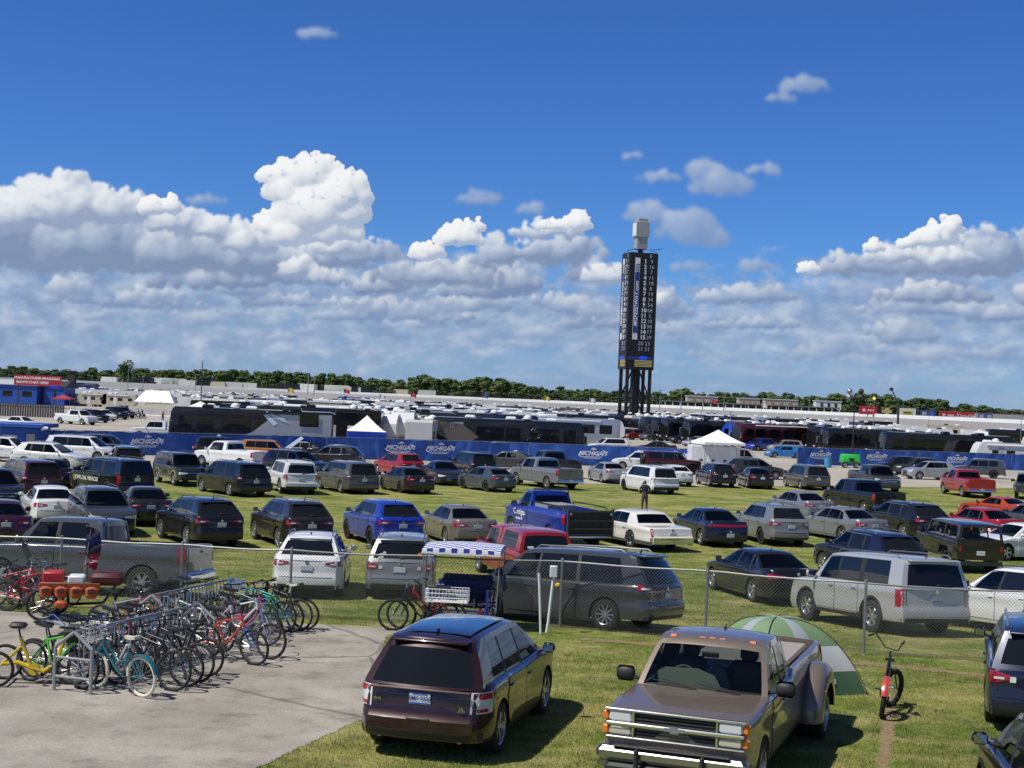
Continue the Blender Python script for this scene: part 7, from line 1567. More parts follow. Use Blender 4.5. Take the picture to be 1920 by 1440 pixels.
bike_at((349, 1288), LY + 3, -1, bp('mtb', 'grey', 'silver'), -4, 'grey mountain bicycle, second right of the teal cruiser')
bike_at((368, 1281), LY - 3, -1, bp('mtb', 'black', None), 4, 'plain black bicycle, third right of the teal cruiser')
bike_at((505, 1237), -112, 1, bp('cruiser', 'silver', None, 'rubber'), -5, 'silver cruiser bicycle just behind the orange-red mountain bicycle')
bike_at((508, 1200), RY, 1, bp('step', 'pink', 'white', r=.28), 5, 'small pink and white bicycle in the middle of the second rack')
bike_at((497, 1212), RY + 4, 1, bp('mtb', 'white', 'black'), -4, 'white mountain bicycle with black fork behind the silver cruiser')
bike_at((526, 1188), LY + 2, -1, bp('mtb', 'green', None, basket='blue'), 5, 'sea-green bicycle with a blue basket in front at the far rack')
bike_at((543, 1186), LY, -1, bp('mtb', 'aqua', 'black'), -4, 'aqua bicycle right beside the one with the blue basket')
bike_at((558, 1183), LY - 3, -1, bp('mtb', 'black', 'grey', 'rubber', 'saddlewhite'), 4, 'black bicycle with pale saddle, second from the far right end of the racks')
bike_at((571, 1180), LY + 4, -1, bp('mtb', 'black', 'blue'), -5, 'black and blue bicycle at the far right end of the racks')
r1a, r1b = Vector((-6.91, 23.8, 0)), Vector((-5.66, 27.4, 0)); dr = (r1b - r1a).normalized(); pr = Vector((dr.y, -dr.x, 0)); r2a, r2b = Vector((-6.75, 28.3, 0)), Vector((-5.75, 31.3, 0))
lst = [(r1a, .35, -1, 'lime', 'black', 'mtb', 'lime green and black bicycle inside the near rack end'), (r1a, .75, -1, 'black', None, 'mtb', 'black bicycle left of the near rack, first behind the lime one'), (r1a, 1.15, -1, 'grey', 'black', 'step', 'dark grey step-through bicycle on the left of the near rack'), (r1a, 1.6, -1, 'silver', 'black', 'mtb', 'silver bicycle on the left side of the near rack, midway'),
       (r1a, 2.0, -1, 'darkred', 'black', 'mtb', 'dark red bicycle on the left side of the near rack'), (r1a, 2.45, -1, 'black', 'white', 'mtb', 'black bicycle with white fork on the left side of the near rack'), (r1a, 2.9, -1, 'blue', None, 'mtb', 'blue bicycle on the left side of the near rack, near its far end'), (r1a, 3.35, -1, 'white', 'black', 'step', 'white step-through bicycle at the left far end of the near rack'),
       (r1a, 2.2, 1, 'black', 'silver', 'mtb', 'black bicycle with silver fork between the teal cruiser group and the orange one'), 
       (r2a, .2, -1, 'silver', None, 'mtb', 'silver bicycle at the left of the far rack, nearest'), (r2a, .65, -1, 'red', 'white', 'mtb', 'red bicycle with white fork at the left of the far rack'), (r2a, 1.1, -1, 'black', None, 'mtb', 'black bicycle at the left of the far rack, midway'), (r2a, 1.5, -1, 'grey', 'lime', 'mtb', 'grey bicycle with lime fork at the left of the far rack'),
       (r2a, 1.95, -1, 'black', 'blue', 'step', 'black step-through bicycle with blue fork left of the far rack'), (r2a, 2.4, -1, 'silver', 'black', 'mtb', 'silver bicycle with black fork at the far left end of the far rack'), (r2a, 2.85, -1, 'teal', 'black', 'mtb', 'dull teal bicycle, last on the left of the far rack'),
       (r2a, .5, 1, 'white', 'black', 'mtb', 'white bicycle with thick frame on the right of the far rack'), (r2a, 2.2, 1, 'grey', 'silver', 'mtb', 'grey bicycle just left of the blue basket')]
for k, (o, d, sd_, c1_, c2_, kd, lab) in enumerate(lst):
    q = o + dr * d + pr * sd_ * (.72 if k % 2 else .60); put_bike(bp(kd, c1_, c2_, 'rubber', 'saddle', None, 'black' if k in (1, 7) else None), q.x, q.y, (LY if sd_ > 0 else RY) + (k * 37 % 13 - 6), (k * 53 % 11) - 5, lab)
for pxr, yw, en, P, ln, lab in (((14, 1144), RY + 10, -1, bp('cruiser', 'darkred', None, 'rubber'), 5, 'dark red cruiser bicycle at the far left before the big grey pickup'), ((100, 1146), RY + 8, 1, bp('mtb', 'red', 'white'), -4, 'bright red bicycle with white fork left of the orange cargo tricycle'), ((124, 1134), LY + 20, -1, bp('step', 'white', 'aqua', 'rubber', fend='white'), 5, 'white bicycle with white mudguards before the big grey pickup'),
        ((36, 1132), RY, 1, bp('mtb', 'silver', 'black'), 4, 'silver bicycle standing behind the dark red cruiser'), ((-14, 1134), RY + 16, -1, bp('mtb', 'red', 'black'), -5, 'red and black bicycle cut by the left edge')):
    bike_at(pxr, yw, en, P, ln, lab, group='bicycles leaning left of the cargo tricycle')
for pxr, yw, P, ln, lab in (((736, 1181), 96, bp('cruiser', 'black', None), 4, 'black cruiser bicycle leaning left of the canopied pedal car'), ((752, 1178), 82, bp('cruiser', 'red', 'black'), -4, 'red cruiser bicycle with black fork between the black one and the pedal car')):
    bike_at(pxr, yw, 1, P, ln, lab, group='bicycles by the canopied pedal car')
# red electric bicycle on the grass
g = at(1652, 1346); a = R(-16); put_bike(bp('fat', 'black', None, 'rubber', 'saddle', 'coral', None, R(-28), .34, .05), g.x + math.sin(-a) * .53, g.y + math.cos(a) * .53, -16, 6, 'black fat-tyred electric bicycle with coral red mudguards parked alone on the grass', name='electric_bicycle', group='')
# yellow tricycle
g = at(60, 1283); root = empty('tricycle', (g.x, g.y, 0), R(-84), 'yellow adult tricycle with black front basket at the left edge of the pad', 'tricycle'); f = MB(); r3 = .30
f.path([(0, -.50, .33), (0, -.25, .36), (0, -.02, .27), (0, .18, .22), (0, .36, .35), (0, .50, .80)], .038, 8); f.tube((0, -.02, .27), (0, -.22, .78), .033, n=8); f.tube((0, -.5, .33), (0, -.2, .62), .026, n=8); f.tube((-.3, -.52, .31), (.3, -.52, .31), .022, n=6); f.lathe([(.10, -.03), (.10, .03)], 16, 'x', (0, .02, .25), cap=True)
f.build('frame', BC['yellow'], root); tm, rm = bike_wheel(r3, .028, 'rubber')
for l in ((-.33, -.52, r3), (.33, -.52, r3), (0, .66, r3)): t = part('wheel', tm, root, l); part('rim', rm, t)
f = MB(); f.tube((0, .50, .80), (0, .48, .95), .018, n=6); [f.path([(s * .05, .50, .78), (s * .07, .56, .6), (s * .05, .66, r3)], .013, 6) for s in (1, -1)]; f.build('fork', BC['silver'], root)
f = MB(); f.path([(-.34, .05, 1.08), (-.28, .25, 1.12), (-.08, .48, .98), (.08, .48, .98), (.28, .25, 1.12), (.34, .05, 1.08)], .012, 6); h_ = f.build('handlebar', M['chrome'], root)
for s in (1, -1): f = MB(); f.tube((s * .34, .05, 1.08), (s * .31, .16, 1.10), .019, n=7); f.build('grip', M['rubber'], h_)
f = MB(); f.tube((0, -.22, .78), (0, -.25, .92), .016, n=6); f.box((0, -.26, .97), (.24, .28, .09), bev=.05); f.build('saddle', M['saddle'], root)
f = MB(); f.box((0, .66, .84), (.40, .30, .24), bev=.05, taper=1.12); f.build('basket', pmat('basket_mesh_black', (.02, .02, .02), rough=.8), root)
f = MB(); f.box((0, .66, .97), (.34, .26, .05), bev=.02); f.build('bag', pmat('bag_dark', (.04, .05, .05), rough=.7), root)
f = MB()
for s in (1, -1): f.tube((s * .05, .02, .25), (s * .1, .02 + s * .13, .25 - s * .1), .012, n=5); f.box((s * .15, .02 + s * .14, .25 - s * .1), (.1, .09, .025))
f.build('crank', M['darksteel'], root)
# cargo tricycle with orange bags and flag
g = at(165, 1158); root = empty('cargo_tricycle', (g.x, g.y, GZ(g.y)), R(-80), 'cargo tricycle with orange bucket bags, red crates and a furled flag behind the bicycles', 'tricycle')
f = MB(); f.path([(0, -.9, .36), (0, -.3, .30), (0, .3, .34), (0, .62, .82)], .03, 8); f.tube((-.42, -.9, .34), (.42, -.9, .34), .02, n=6); f.box((0, -.65, .62), (.9, 1.0, .04)); f.build('frame', BC['black'], root)
tm, rm = bike_wheel(.34, .03, 'rubber')
for l in ((-.45, -.9, .34), (.45, -.9, .34), (0, .85, .34)): t = part('wheel', tm, root, l); part('rim', rm, t)
obag = pmat('orange_canvas', (.42, .075, .018), rough=.7, var=.2, vscale=12)
f = MB(); f.box((.46, -.35, .74), (.05, 1.25, .16), bev=.02); f.build('side_board', pmat('wood_red_brown', (.22, .06, .02), rough=.6), root)
for k in range(4): f = MB(); f.box((.52, -.83 + k * .31, .62), (.15, .24, .25), bev=.05, taper=1.1); b_ = f.build('bag', obag, root); f = MB(); f.box((.61, -.83 + k * .31, .66), (.02, .13, .10), bev=.01); f.build('patch', pmat('patch_dark', (.05, .03, .02)), b_)
f = MB(); f.box((.60, -.50, .38), (.15, .26, .16), bev=.05); f.build('lower_bag', obag, root)
f = MB(); f.box((-.1, -.75, .86), (.5, .42, .26), bev=.03); f.build('red_crate', pmat('crate_red', (.38, .02, .02), rough=.5), root); f = MB(); f.box((.1, -.25, .84), (.42, .34, .2), bev=.03); f.build('white_box', M['white'], root); f = MB(); f.box((-.2, .35, .84), (.6, .7, .26), bev=.08); f.build('dark_bag', pmat('bag_black_red', (.07, .01, .012), rough=.6), root)
f = MB(); f.tube((0, -.15, .6), (-.05, -.02, 2.0), .012, n=5); f.build('flag_pole', M['steel'], root)
mfl = bpy.data.materials.new('striped_flag'); nt_, N_, L_ = nodes(mfl); b_ = N_['Principled BSDF']; b_.inputs['Roughness'].default_value = .8; tc_ = N_.new('ShaderNodeTexCoord'); sp_ = N_.new('ShaderNodeSeparateXYZ'); L_.new(tc_.outputs['Object'], sp_.inputs[0])
nz_ = N_.new('ShaderNodeTexNoise'); nz_.inputs['Scale'].default_value = 9; L_.new(tc_.outputs['Object'], nz_.inputs['Vector']); ad_ = N_.new('ShaderNodeMath'); ad_.operation = 'MULTIPLY_ADD'; ad_.inputs[1].default_value = .45; L_.new(nz_.outputs['Fac'], ad_.inputs[0]); L_.new(sp_.outputs[2], ad_.inputs[2])
r_ = N_.new('ShaderNodeValToRGB'); r_.color_ramp.interpolation = 'CONSTANT'; e = r_.color_ramp.elements; st = [(0, (.3, .01, .02)), (.30, (.5, .4, .42)), (.36, (.35, .01, .02)), (.42, (.01, .012, .03)), (.62, (.03, .02, .14)), (.74, (.02, .02, .06)), (.88, (.012, .012, .016)), (.95, (.3, .3, .32))]
while len(e) < len(st): e.new(.5)
for i, (p, c) in enumerate(st): e[i].position = p; e[i].color = (*c, 1)
sc_ = N_.new('ShaderNodeMapRange'); sc_.inputs[1].default_value = 1.05; sc_.inputs[2].default_value = 2.25; L_.new(ad_.outputs[0], sc_.inputs[0]); L_.new(sc_.outputs[0], r_.inputs[0]); L_.new(r_.outputs[0], b_.inputs['Base Color'])
f = MB(); f.grid([[(-.04 + .03 * math.sin(j * 1.7 + i), -.02 + (i / 7) * (.34 * (1 - .45 * abs(j / 11 - .35))) - .1, 2.0 - j * .078 - .02 * i) for i in range(8)] for j in range(12)]); f.build('flag', mfl, root, smooth=60)
# metal racks
mrk = pmat('rack_steel', (.30, .31, .31), rough=.5, metal=.3, var=.3, vscale=8)
for (a, b, lab) in ((r1a, r1b, 'long galvanised bicycle rack with gabled ends, nearer one beside the teal cruiser'), (r2a, r2b, 'second galvanised bicycle rack, farther one beyond the orange-red bicycle')):
    d = (b - a).normalized(); L_k = (b - a).length; root = empty('bicycle_rack', (a.x, a.y, GZ(a.y)), math.atan2(-d.x, d.y), lab, 'bicycle rack'); HW = .35
    for y in (0, L_k):
        f = MB()
        for s in (1, -1): f.tube((s * HW, y, 0), (s * HW, y, .72), .03, n=8); f.tube((s * HW, y, .72), (0, y, .98), .03, n=8); f.box((s * HW, y, .006), (.15, .12, .012))
        f.tube((-HW, y, .55), (HW, y, .55), .024, n=8); f.tube((-HW, y, .24), (HW, y, .24), .024, n=8); f.build('end_frame', mrk, root)
    f = MB(); f.tube((0, 0, .98), (0, L_k, .98), .024, n=8); f.tube((0, 0, .30), (0, L_k, .30), .02, n=8); f.build('ridge_rail', mrk, root)
    n = int(L_k / .14)
    for i in range(1, n): y = L_k * i / n; f = MB(); f.tube((0, y, .30), (0, y, .98), .013, n=6); f.build('bar', mrk, root)
# ------------------------------------------------------------------ pedal car with checked canopy
g = at(866, 1172); GX, GY_ = g.x, g.y; root = empty('pedal_car', (g.x, g.y + .1, GZ(g.y)), R(176), 'blue four-wheeled pedal car with blue and white checked canopy and white wire basket', 'pedal car')
mck = bpy.data.materials.new('checked_cloth'); nt_, N_, L_ = nodes(mck); b_ = N_['Principled BSDF']; b_.inputs['Roughness'].default_value = .8; tc_ = N_.new('ShaderNodeTexCoord'); ck = N_.new('ShaderNodeTexChecker'); ck.inputs['Scale'].default_value = 7.5; ck.inputs['Color1'].default_value = (.72, .74, .78, 1); ck.inputs['Color2'].default_value = (.02, .04, .28, 1)
mp_ = N_.new('ShaderNodeMapping'); mp_.inputs['Location'].default_value = (.05, .03, .51); mp_.inputs['Scale'].default_value = (1, 1, .001); L_.new(tc_.outputs['Object'], mp_.inputs[0]); L_.new(mp_.outputs[0], ck.inputs['Vector']); L_.new(ck.outputs[0], b_.inputs['Base Color'])
f = MB(); rows = []
for i in range(9):
    y = -.85 + 1.7 * i / 8; rows.append([(x, y, 1.80 + .05 * math.cos(y * 1.7) - .04 * (x / .85) ** 2) for x in (-.85, -.65, -.35, 0, .35, .65, .85)])
f.grid(rows); f.build('canopy', mck, root, smooth=60)
f = MB(); prm = [(-.85, -.85), (.85, -.85), (.85, .85), (-.85, .85), (-.85, -.85)]; tp_, bt_ = [], []
for a, b in zip(prm, prm[1:]):
    for i in range(10): t = i / 10; x, y = a[0] + (b[0] - a[0]) * t, a[1] + (b[1] - a[1]) * t; tp_.append((x, y, 1.80 + .05 * math.cos(y * 1.7) - .04 * (x / .85) ** 2)); bt_.append((x * 1.01, y * 1.01, 1.70 + .012 * math.sin(i * 2.5)))
tp_.append(tp_[0]); bt_.append(bt_[0]); f.grid([bt_, tp_]); f.build('valance', mck, root, smooth=0)
f = MB(); f.grid([[(v[0] * 1.004, v[1] * 1.004, v[2] - .03) for v in bt_], [(v[0] * 1.004, v[1] * 1.004, v[2] + .012) for v in bt_]]); f.build('white_hem', M['white'], root, smooth=0)
bl = bike_paint('surrey_blue', (.01, .025, .22))
for x, y in ((-.8, -.75), (.8, -.75), (-.8, .75), (.8, .75)): f = MB(); f.tube((x, y, .45), (x * 1.05, y, 1.78), .014, n=6); f.build('canopy_post', M['steel'], root)
f = MB()
for s in (1, -1): f.tube((s * .62, -1.1, .42), (s * .62, 1.1, .42), .028, n=6); f.tube((s * .62, 1.0, .42), (s * .62, 1.0, .95), .035, n=6)
for y in (-1.0, -.2, .5, 1.0): f.tube((-.62, y, .42), (.62, y, .42), .024, n=6)
f.path([(-.62, .2, .42), (-.62, .0, .9), (.62, .0, .9), (.62, .2, .42)], .022, 6); f.path([(-.62, -.7, .42), (-.62, -.9, .9), (.62, -.9, .9), (.62, -.7, .42)], .022, 6); f.build('frame', bl, root)
for y in (.15, -.75): f = MB(); f.box((0, y, .62), (1.15, .40, .09), bev=.04); f.box((0, y - .22, .88), (1.15, .07, .34), bev=.03); f.build('bench', pmat('bench_navy', (.015, .02, .09), rough=.6), root)
tm, rm = bike_wheel(.30, .028, 'rubber', rimc='alloy')
for x in (-.72, .72):
    for y in (-.85, .95): t = part('wheel', tm, root, (x, y, .30)); part('rim', rm, t)
for x in (-.3, .3):
    f = MB(); f.tube((x, .62, .5), (x, .42, .98), .014, n=5); f.path([(x + .17 * math.cos(q * PI / 8), .42 - .08 * math.sin(q * PI / 8), 1.0 + .14 * math.sin(q * PI / 8)) for q in range(16)], .013, 5, closed=True); f.build('steering_wheel', M['blackplastic'], root)
f = MB(); x0, y0, z0 = .22, 1.02, .72
for z in (0, .09, .18, .27): f.path([(x0 - .45, y0, z0 + z), (x0 + .45, y0, z0 + z), (x0 + .45, y0 + .42, z0 + z), (x0 - .45, y0 + .42, z0 + z)], .009, 4, closed=True)
for i in range(13): x = x0 - .45 + .9 * i / 12; f.path([(x, y0, z0 + .27), (x, y0, z0), (x, y0 + .42, z0), (x, y0 + .42, z0 + .27)], .006, 4)
for i in range(1, 6): y = y0 + .42 * i / 6; f.path([(x0 - .45, y, z0 + .27), (x0 - .45, y, z0), (x0 + .45, y, z0), (x0 + .45, y, z0 + .27)], .006, 4)
f.build('basket', M['whitetext'], root)
for x in (-.5, .5): f = MB(); f.lathe([(.001, .03), (.05, .02), (.05, 0)], 12, 'y', (x, 1.13, .5)); f.build('reflector', M['redlens'], root)
# ------------------------------------------------------------------ dome tent
A_ = at(1480, 1262); root = empty('dome_tent', (5.04, 27.0, 0), R(25), 'green, white and grey dome tent pitched behind the bronze pickup truck', 'tent')
mtg, mtw, mtgr, mtd = pmat('tent_green', (.145, .235, .12), rough=.7, var=.12, vscale=3), pmat('tent_cloth_white', (.5, .52, .52), rough=.75), pmat('tent_grey', (.27, .30, .33), rough=.7), pmat('tent_deep_green', (.06, .13, .07), rough=.7)
f = MB(); nu, nv = 64, 20; Hh, hs = 1.27, .93; rows = []
def tp_pt(u, v):
    a = 2 * PI * u; ca, sa = math.cos(a), math.sin(a); sq = 1 / max(abs(ca), abs(sa)); sq = 1 + (sq - 1) * (.92 * (1 - v) ** .5 + .1); r = hs * math.cos(v * PI / 2) ** .62 if v < 1 else 0
    dia = abs(((u * 4 + .5) % 1) - .5) * 2      # 0 on the pole diagonals
    px_, py_ = r * ca * sq, r * sa * sq; kk = max(0, (px_ - py_) / 1.9) * (1 - v) * .24
    sagg = 1 - .05 * math.sin(PI * min(1, v * 1.2)) * (1 - abs(math.cos(2 * a)) * 0) * dia
    return (r * ca * sq * sagg + kk, r * sa * sq * sagg - kk, Hh * math.sin(v * PI / 2) ** .95 * (1 - .02 * dia))
for j in range(nv + 1): rows.append([tp_pt(i / nu, j / nv) for i in range(nu + 1)])
vs = [p for r_ in rows for p in r_]; fs_, ms_ = [], []
for j in range(nv):
    for i in range(nu):
        u = (i + .5) / nu; dia = abs(((u * 4) % 1) - .5) * 2; v = (j + .5) / nv; dd = 1 - dia
        m_ = 2 if dd < .0 + .16 + .10 * v else (1 if .20 < v < .44 else (0 if v >= .44 else 3))
        fs_.append((i + j * (nu + 1), i + 1 + j * (nu + 1), i + 1 + (j + 1) * (nu + 1), i + (j + 1) * (nu + 1))); ms_.append(m_)
f.v = vs; f.f = fs_; f.m = ms_; f.build('tent_body', [mtg, mtw, mtgr, mtd], root, smooth=60, clean=False)
for q in (0, 1):
    f = MB(); pts = []
    for i in range(25):
        t = i / 24; v = (t * 2 if t < .5 else (1 - t) * 2); u = (.125 + q * .25) + (0 if t < .5 else .5); p = tp_pt(u, min(v, .999)); pts.append((p[0] * 1.015, p[1] * 1.015, p[2] * 1.01))
    f.path(pts, .008, 5); f.build('pole', M['blackplastic'], root)
f = MB(); p = tp_pt(.80, .1); f.box((p[0] * 1.01, p[1] * 1.01, .24), (.26, .02, .09), rot=(R(-12), 0, R(2))); f.build('label', M['whitetext'], root)
for sx in (1, -1):
    for sy in (1, -1): f = MB(); f.tube((sx * .95, sy * .95, .35), (sx * 1.3, sy * 1.3, 0), .003, n=4); f.build('guy_line', M['whitetext'], root)
# ------------------------------------------------------------------ bronze dual-wheel pickup
PMB = pmat('paint_bronze_main', (.185, .145, .112), rough=.36, metal=.3, coat=1., dirt=.15)
troot, tobj = make_vehicle('dually', (3.33, 21.55, 0), R(160), PMB, 'bronze dual-rear-wheel pickup truck facing the camera in front of the tent', 'pickup truck', '', 2, (), 'pickup_truck')
if 'group' in troot: del troot['group']
L_ = 6.35; YF = L_ / 2
def tp(n, mb, mat, smooth=30, pa=None): return mb.build(n, mat, pa or troot, smooth=smooth)
f = MB(); f.box((0, YF - .01, .965), (1.04, .06, .32), bev=.01); g_ = tp('grille', f, M['black'])
f = MB()
for k in range(7):
    z = .825 + k * .045
    if k != 3: f.box((0, YF + .02, z), (1.02, .02, .014))
tp('grille_bar', f, M['darksteel'], pa=g_)
f = MB(); f.box((0, YF + .045, .965), (1.80, .05, .058), bev=.015); f.box((0, YF + .03, 1.145), (1.84, .06, .035), bev=.01); f.box((0, YF + .03, .795), (1.80, .05, .03), bev=.01)
for s in (1, -1): f.box((s * .54, YF + .03, .97), (.04, .05, .34), bev=.01)
tp('grille_trim', f, M['chrome'])
for s in (1, -1):
    f = MB(); f.box((s * .71, YF + .015, 1.06), (.30, .06, .125), bev=.02); tp('headlight', f, M['clearlens']); f = MB(); f.box((s * .71, YF + .02, .88), (.30, .05, .105), bev=.02); tp('parking_light', f, pmat('lens_cream', (.52, .48, .38), rough=.1, coat=1.))
    for z in (1.06, .88): f = MB(); f.box((s * .905, YF - .02, z), (.085, .10, .12), bev=.02); tp('marker_light', f, M['amber'])
f = MB(); hh, w_ = .085, .26; q0 = .965 - hh / 2
f.prism([(-w_ / 2, q0 + hh * .25), (-w_ * .2, q0 + hh * .25), (-w_ * .26, q0), (w_ * .16, q0), (w_ * .22, q0 + hh * .25), (w_ / 2, q0 + hh * .25), (w_ / 2, q0 + hh * .75), (w_ * .22, q0 + hh * .75), (w_ * .26, q0 + hh), (-w_ * .16, q0 + hh), (-w_ * .2, q0 + hh * .75), (-w_ / 2, q0 + hh * .75)], 'y', YF + .07, YF + .085); tp('emblem', f, M['steel'])
f = MB(); f.box((0, YF + .14, .62), (1.94, .20, .18), bev=.05); f.box((0, YF + .10, .48), (1.9, .15, .12), bev=.03); bu = tp('bumper', f, pmat('bumper_chrome', (.42, .42, .43), rough=.28, metal=1.)); f = MB(); f.box((0, YF + .0, .40), (1.7, .5, .22), bev=.04); tp('valance', f, M['blackplastic'])
f = MB(); f.box((0, YF + .20, .728), (1.5, .10, .02), bev=.008); tp('bumper_pad', f, M['blackplastic'], pa=bu)
for s in (1, -1): f = MB(); f.box((s * .42, YF + .30, .60), (.06, .06, .26), bev=.02); tp('bumper_guard', f, M['blackplastic'], pa=bu)
G = SPEC['dually']['gh'][0]; yr = YF - G['f1'] * L_
for x in (-.56, -.14, 0, .14, .56): f = MB(); f.prism([(-.04, 0), (.04, 0), (.02, .03), (-.03, .03)], 'x', x - .04, x + .04); f.v = [(v[0], v[1] + yr - .10 + .06 * (1 - (x / .7) ** 2), v[2] + 1.80 + .012 * (1 - abs(x))) for v in f.v]; tp('roof_marker', f, M['amber'])
yb_ = YF - G['f0'] * L_
for x0, x1 in ((-.55, .0), (.05, .62)): f = MB(); f.tube((x0, yb_ + .10, 1.235), (x1, yb_ - .02, 1.33), .012, .007, 5); f.tube((x0 + .05, yb_ + .11, 1.235), (x1 + .06, yb_ + .0, 1.30), .008, n=4); tp('wiper', f, M['blackplastic'])
# cabin
f = MB(); f.box((0, yb_ - .28, 1.08), (1.55, .5, .16), bev=.05); tp('dashboard', f, pmat('dash_grey', (.10, .10, .095), rough=.8))
f = MB(); f.prism([(-.32, 0), (.58, 0), (.60, .20), (.50, .26), (.05, .28), (-.2, .2)], 'y', yb_ - .30, yb_ - .285); f.v = [(v[0] + .08, v[1], v[2] + 1.17) for v in f.v]; tp('sun_shade', f, pmat('shade_green_grey', (.28, .32, .26), rough=.7))
f = MB(); f.path([(.38 * 1 + .19 * math.cos(q * PI / 9), yb_ - .55 - .05 * math.sin(q * PI / 9), 1.24 + .18 * math.sin(q * PI / 9)) for q in range(18)], .014, 6, closed=True); f.tube((.38, yb_ - .40, 1.1), (.38, yb_ - .55, 1.24), .03, n=6); f.tube((.21, yb_ - .54, 1.22), (.55, yb_ - .54, 1.22), .02, n=5); tp('steering_wheel', f, pmat('wheel_tan', (.2, .17, .13), rough=.5))
for s in (1, -1): f = MB(); f.box((s * .42, yb_ - 1.15, 1.12), (.5, .16, .72), rot=(R(-10), 0, 0), bev=.07); f.box((s * .42, yb_ - 1.2, 1.56), (.26, .1, .18), bev=.05); f.box((s * .42, yb_ - .9, .82), (.52, .5, .18), bev=.06); tp('seat', f, pmat('seat_grey_cloth', (.14, .14, .125), rough=.9))
f = MB(); f.prism([(-.22, 0), (.2, 0), (.16, .2), (.0, .34), (-.14, .22)], 'y', yb_ - .95, yb_ - .75); f.v = [(v[0] + .0, v[1], v[2] + 1.12) for v in f.v]; tp('jacket', f, pmat('cloth_pale', (.25, .28, .29), rough=.9))
f = MB(); f.box((0, yb_ - 1.75, .95), (1.4, .25, .6), bev=.06); tp('rear_seat', f, pmat('seat_grey_cloth', (.14, .14, .125), rough=.9))
f = MB(); f.box((0, yr - .10 + .18, 1.62), (.24, .03, .07), bev=.02); tp('interior_mirror', f, M['blackplastic'])
# wide rear fenders and outer wheels
ya = YF - (SPEC['dually']['fo'] + SPEC['dually']['wb'])
for s in (1, -1):
    f = MB(); rows = []
    for i in range(15):
        an = -.12 + (PI + .24) * i / 14; cy, cz = math.cos(an), math.sin(an); row = []
        for (dx, rr, zz_) in ((.86, .62, 0), (.92, .68, 0), (1.05, .71, 0), (1.18, .69, 0), (1.255, .62, 0), (1.275, .52, 0), (1.27, .40, 0)):
            row.append((s * dx, ya + cy * (rr + .14), .40 + cz * rr * 1.02 + .06))
        rows.append(row)
    f.grid(rows); tp('rear_fender', f, PMB, 50)
    f = MB(); f.box((s * 1.275, ya + .52, .83), (.01, .1, .03), bev=.003); tp('side_marker', f, M['amber'])
    f = MB(); f.box((s * 1.02, ya - .62, .42), (.30, .02, .5)); tp('mud_flap', f, M['blackplastic'])
for o in troot.children:
    if o.name.startswith('wheel') and o.location.y < 0:
        c_ = o.copy(); COL.objects.link(c_); c_.location.x = (abs(o.location.x) + .22) * (1 if o.location.x > 0 else -1); c_.parent = troot; k_ = part('rim', wheel_meshes(.39, 'dualrear')[1], c_)
f = MB(); f.box((0, YF - L_ * .76, 1.20), (1.45, 2.6, .10), bev=.04); tp('bed_liner', f, pmat('liner_tan', (.28, .25, .22), rough=.9))
# ------------------------------------------------------------------ burgundy crossover details
er, eo, _ = VEH['dark burgundy crossover '[:24]]
def ep(n, me, loc, rot=None, pa=None): return part(n, me, pa or er, loc, rot)
SE = SPEC['edge']; pl = [o for o in eo if o.name.startswith('license_plate')][0]; yy = -SE['L'] / 2
pt_ = text_mesh('EMY 0326', .078, pmat('plate_ink', (.02, .05, .22)), extrude=.001, bold=.001); bb_ = min(v.co.y for v in pl.data.vertices)
ep('plate_lettering', pt_, (0, bb_ - .004, SE['plate'] + .008), (PI / 2 + R(4), 0, 0), pl)
f = MB(); f.box((0, bb_ - .004, SE['plate'] + .070), (.22, .004, .010)); f.build('plate_heading', M['plateblue'], pl, smooth=0)
yo = -SE['L'] / 2 + .02
f = MB(); f.lathe([(.001, -.028), (.085, -.022), (.095, -.006), (.095, .01)], 24, 'y', (0, 0, 0)); e_ = [o for o in eo if o.name.startswith('emblem')][0]; me_ = f.mesh('emblem', M['chrome'], 50); eb = min(v.co.y for v in e_.data.vertices); e_.data = me_; e_.location = (0, eb + .02, SE['plate'] + .16); e_.scale = (1, 1, .42)
f = MB(); f.lathe([(.001, -.036), (.078, -.029)], 24, 'y'); o = f.build('emblem_field', pmat('emblem_blue', (.01, .03, .18), rough=.2, coat=1.), e_, smooth=50)
lt_ = text_mesh('Ford', .075, M['chrome'], shear=.3, extrude=.001, bold=.0015); ep('emblem_script', lt_, (0, -.038, -.005), (PI / 2, 0, 0), e_).scale = (1.3, 2.0, 1)
f = MB(); rows = []
for a in (0, .15, .35, .55, .75, .95, 1.0):
    y = SE['L'] / 2 - (.45 + .40 * a) * SE['L']; rows.append([(x, y, 1.70 - .045 * abs(x / .67) ** 3 - .05 * abs(2 * (.085 + .84 * a) - 1) ** 5 + .006) for x in (-.5, -.3, 0, .3, .5)])
f.grid(rows); f.build('roof_glass', pmat('roof_glass', (.01, .012, .02), rough=.04, coat=1.), er, smooth=60)
f = MB(); f.box((0, yo - .065, .60), (.34, .03, .035), bev=.01); f.build('tow_cover', pmat('trim_brown', (.12, .08, .07), rough=.3), er)
for txt, x, z in (('EDGE', -.62, .82), ('SEL', .60, .77), ('AWD', .60, .73)): ep('badge', text_mesh(txt, .045, M['chrome'], extrude=.002, bold=.001), (x, yo + .045 - .05 * 0 - .035, z), (PI / 2, 0, 0))
f = MB(); f.box((0, yo + .0, .99), (1.45, .05, .035), bev=.015); f.build('liftgate_strip', pmat('trim_brown', (.12, .08, .07), rough=.3), er)
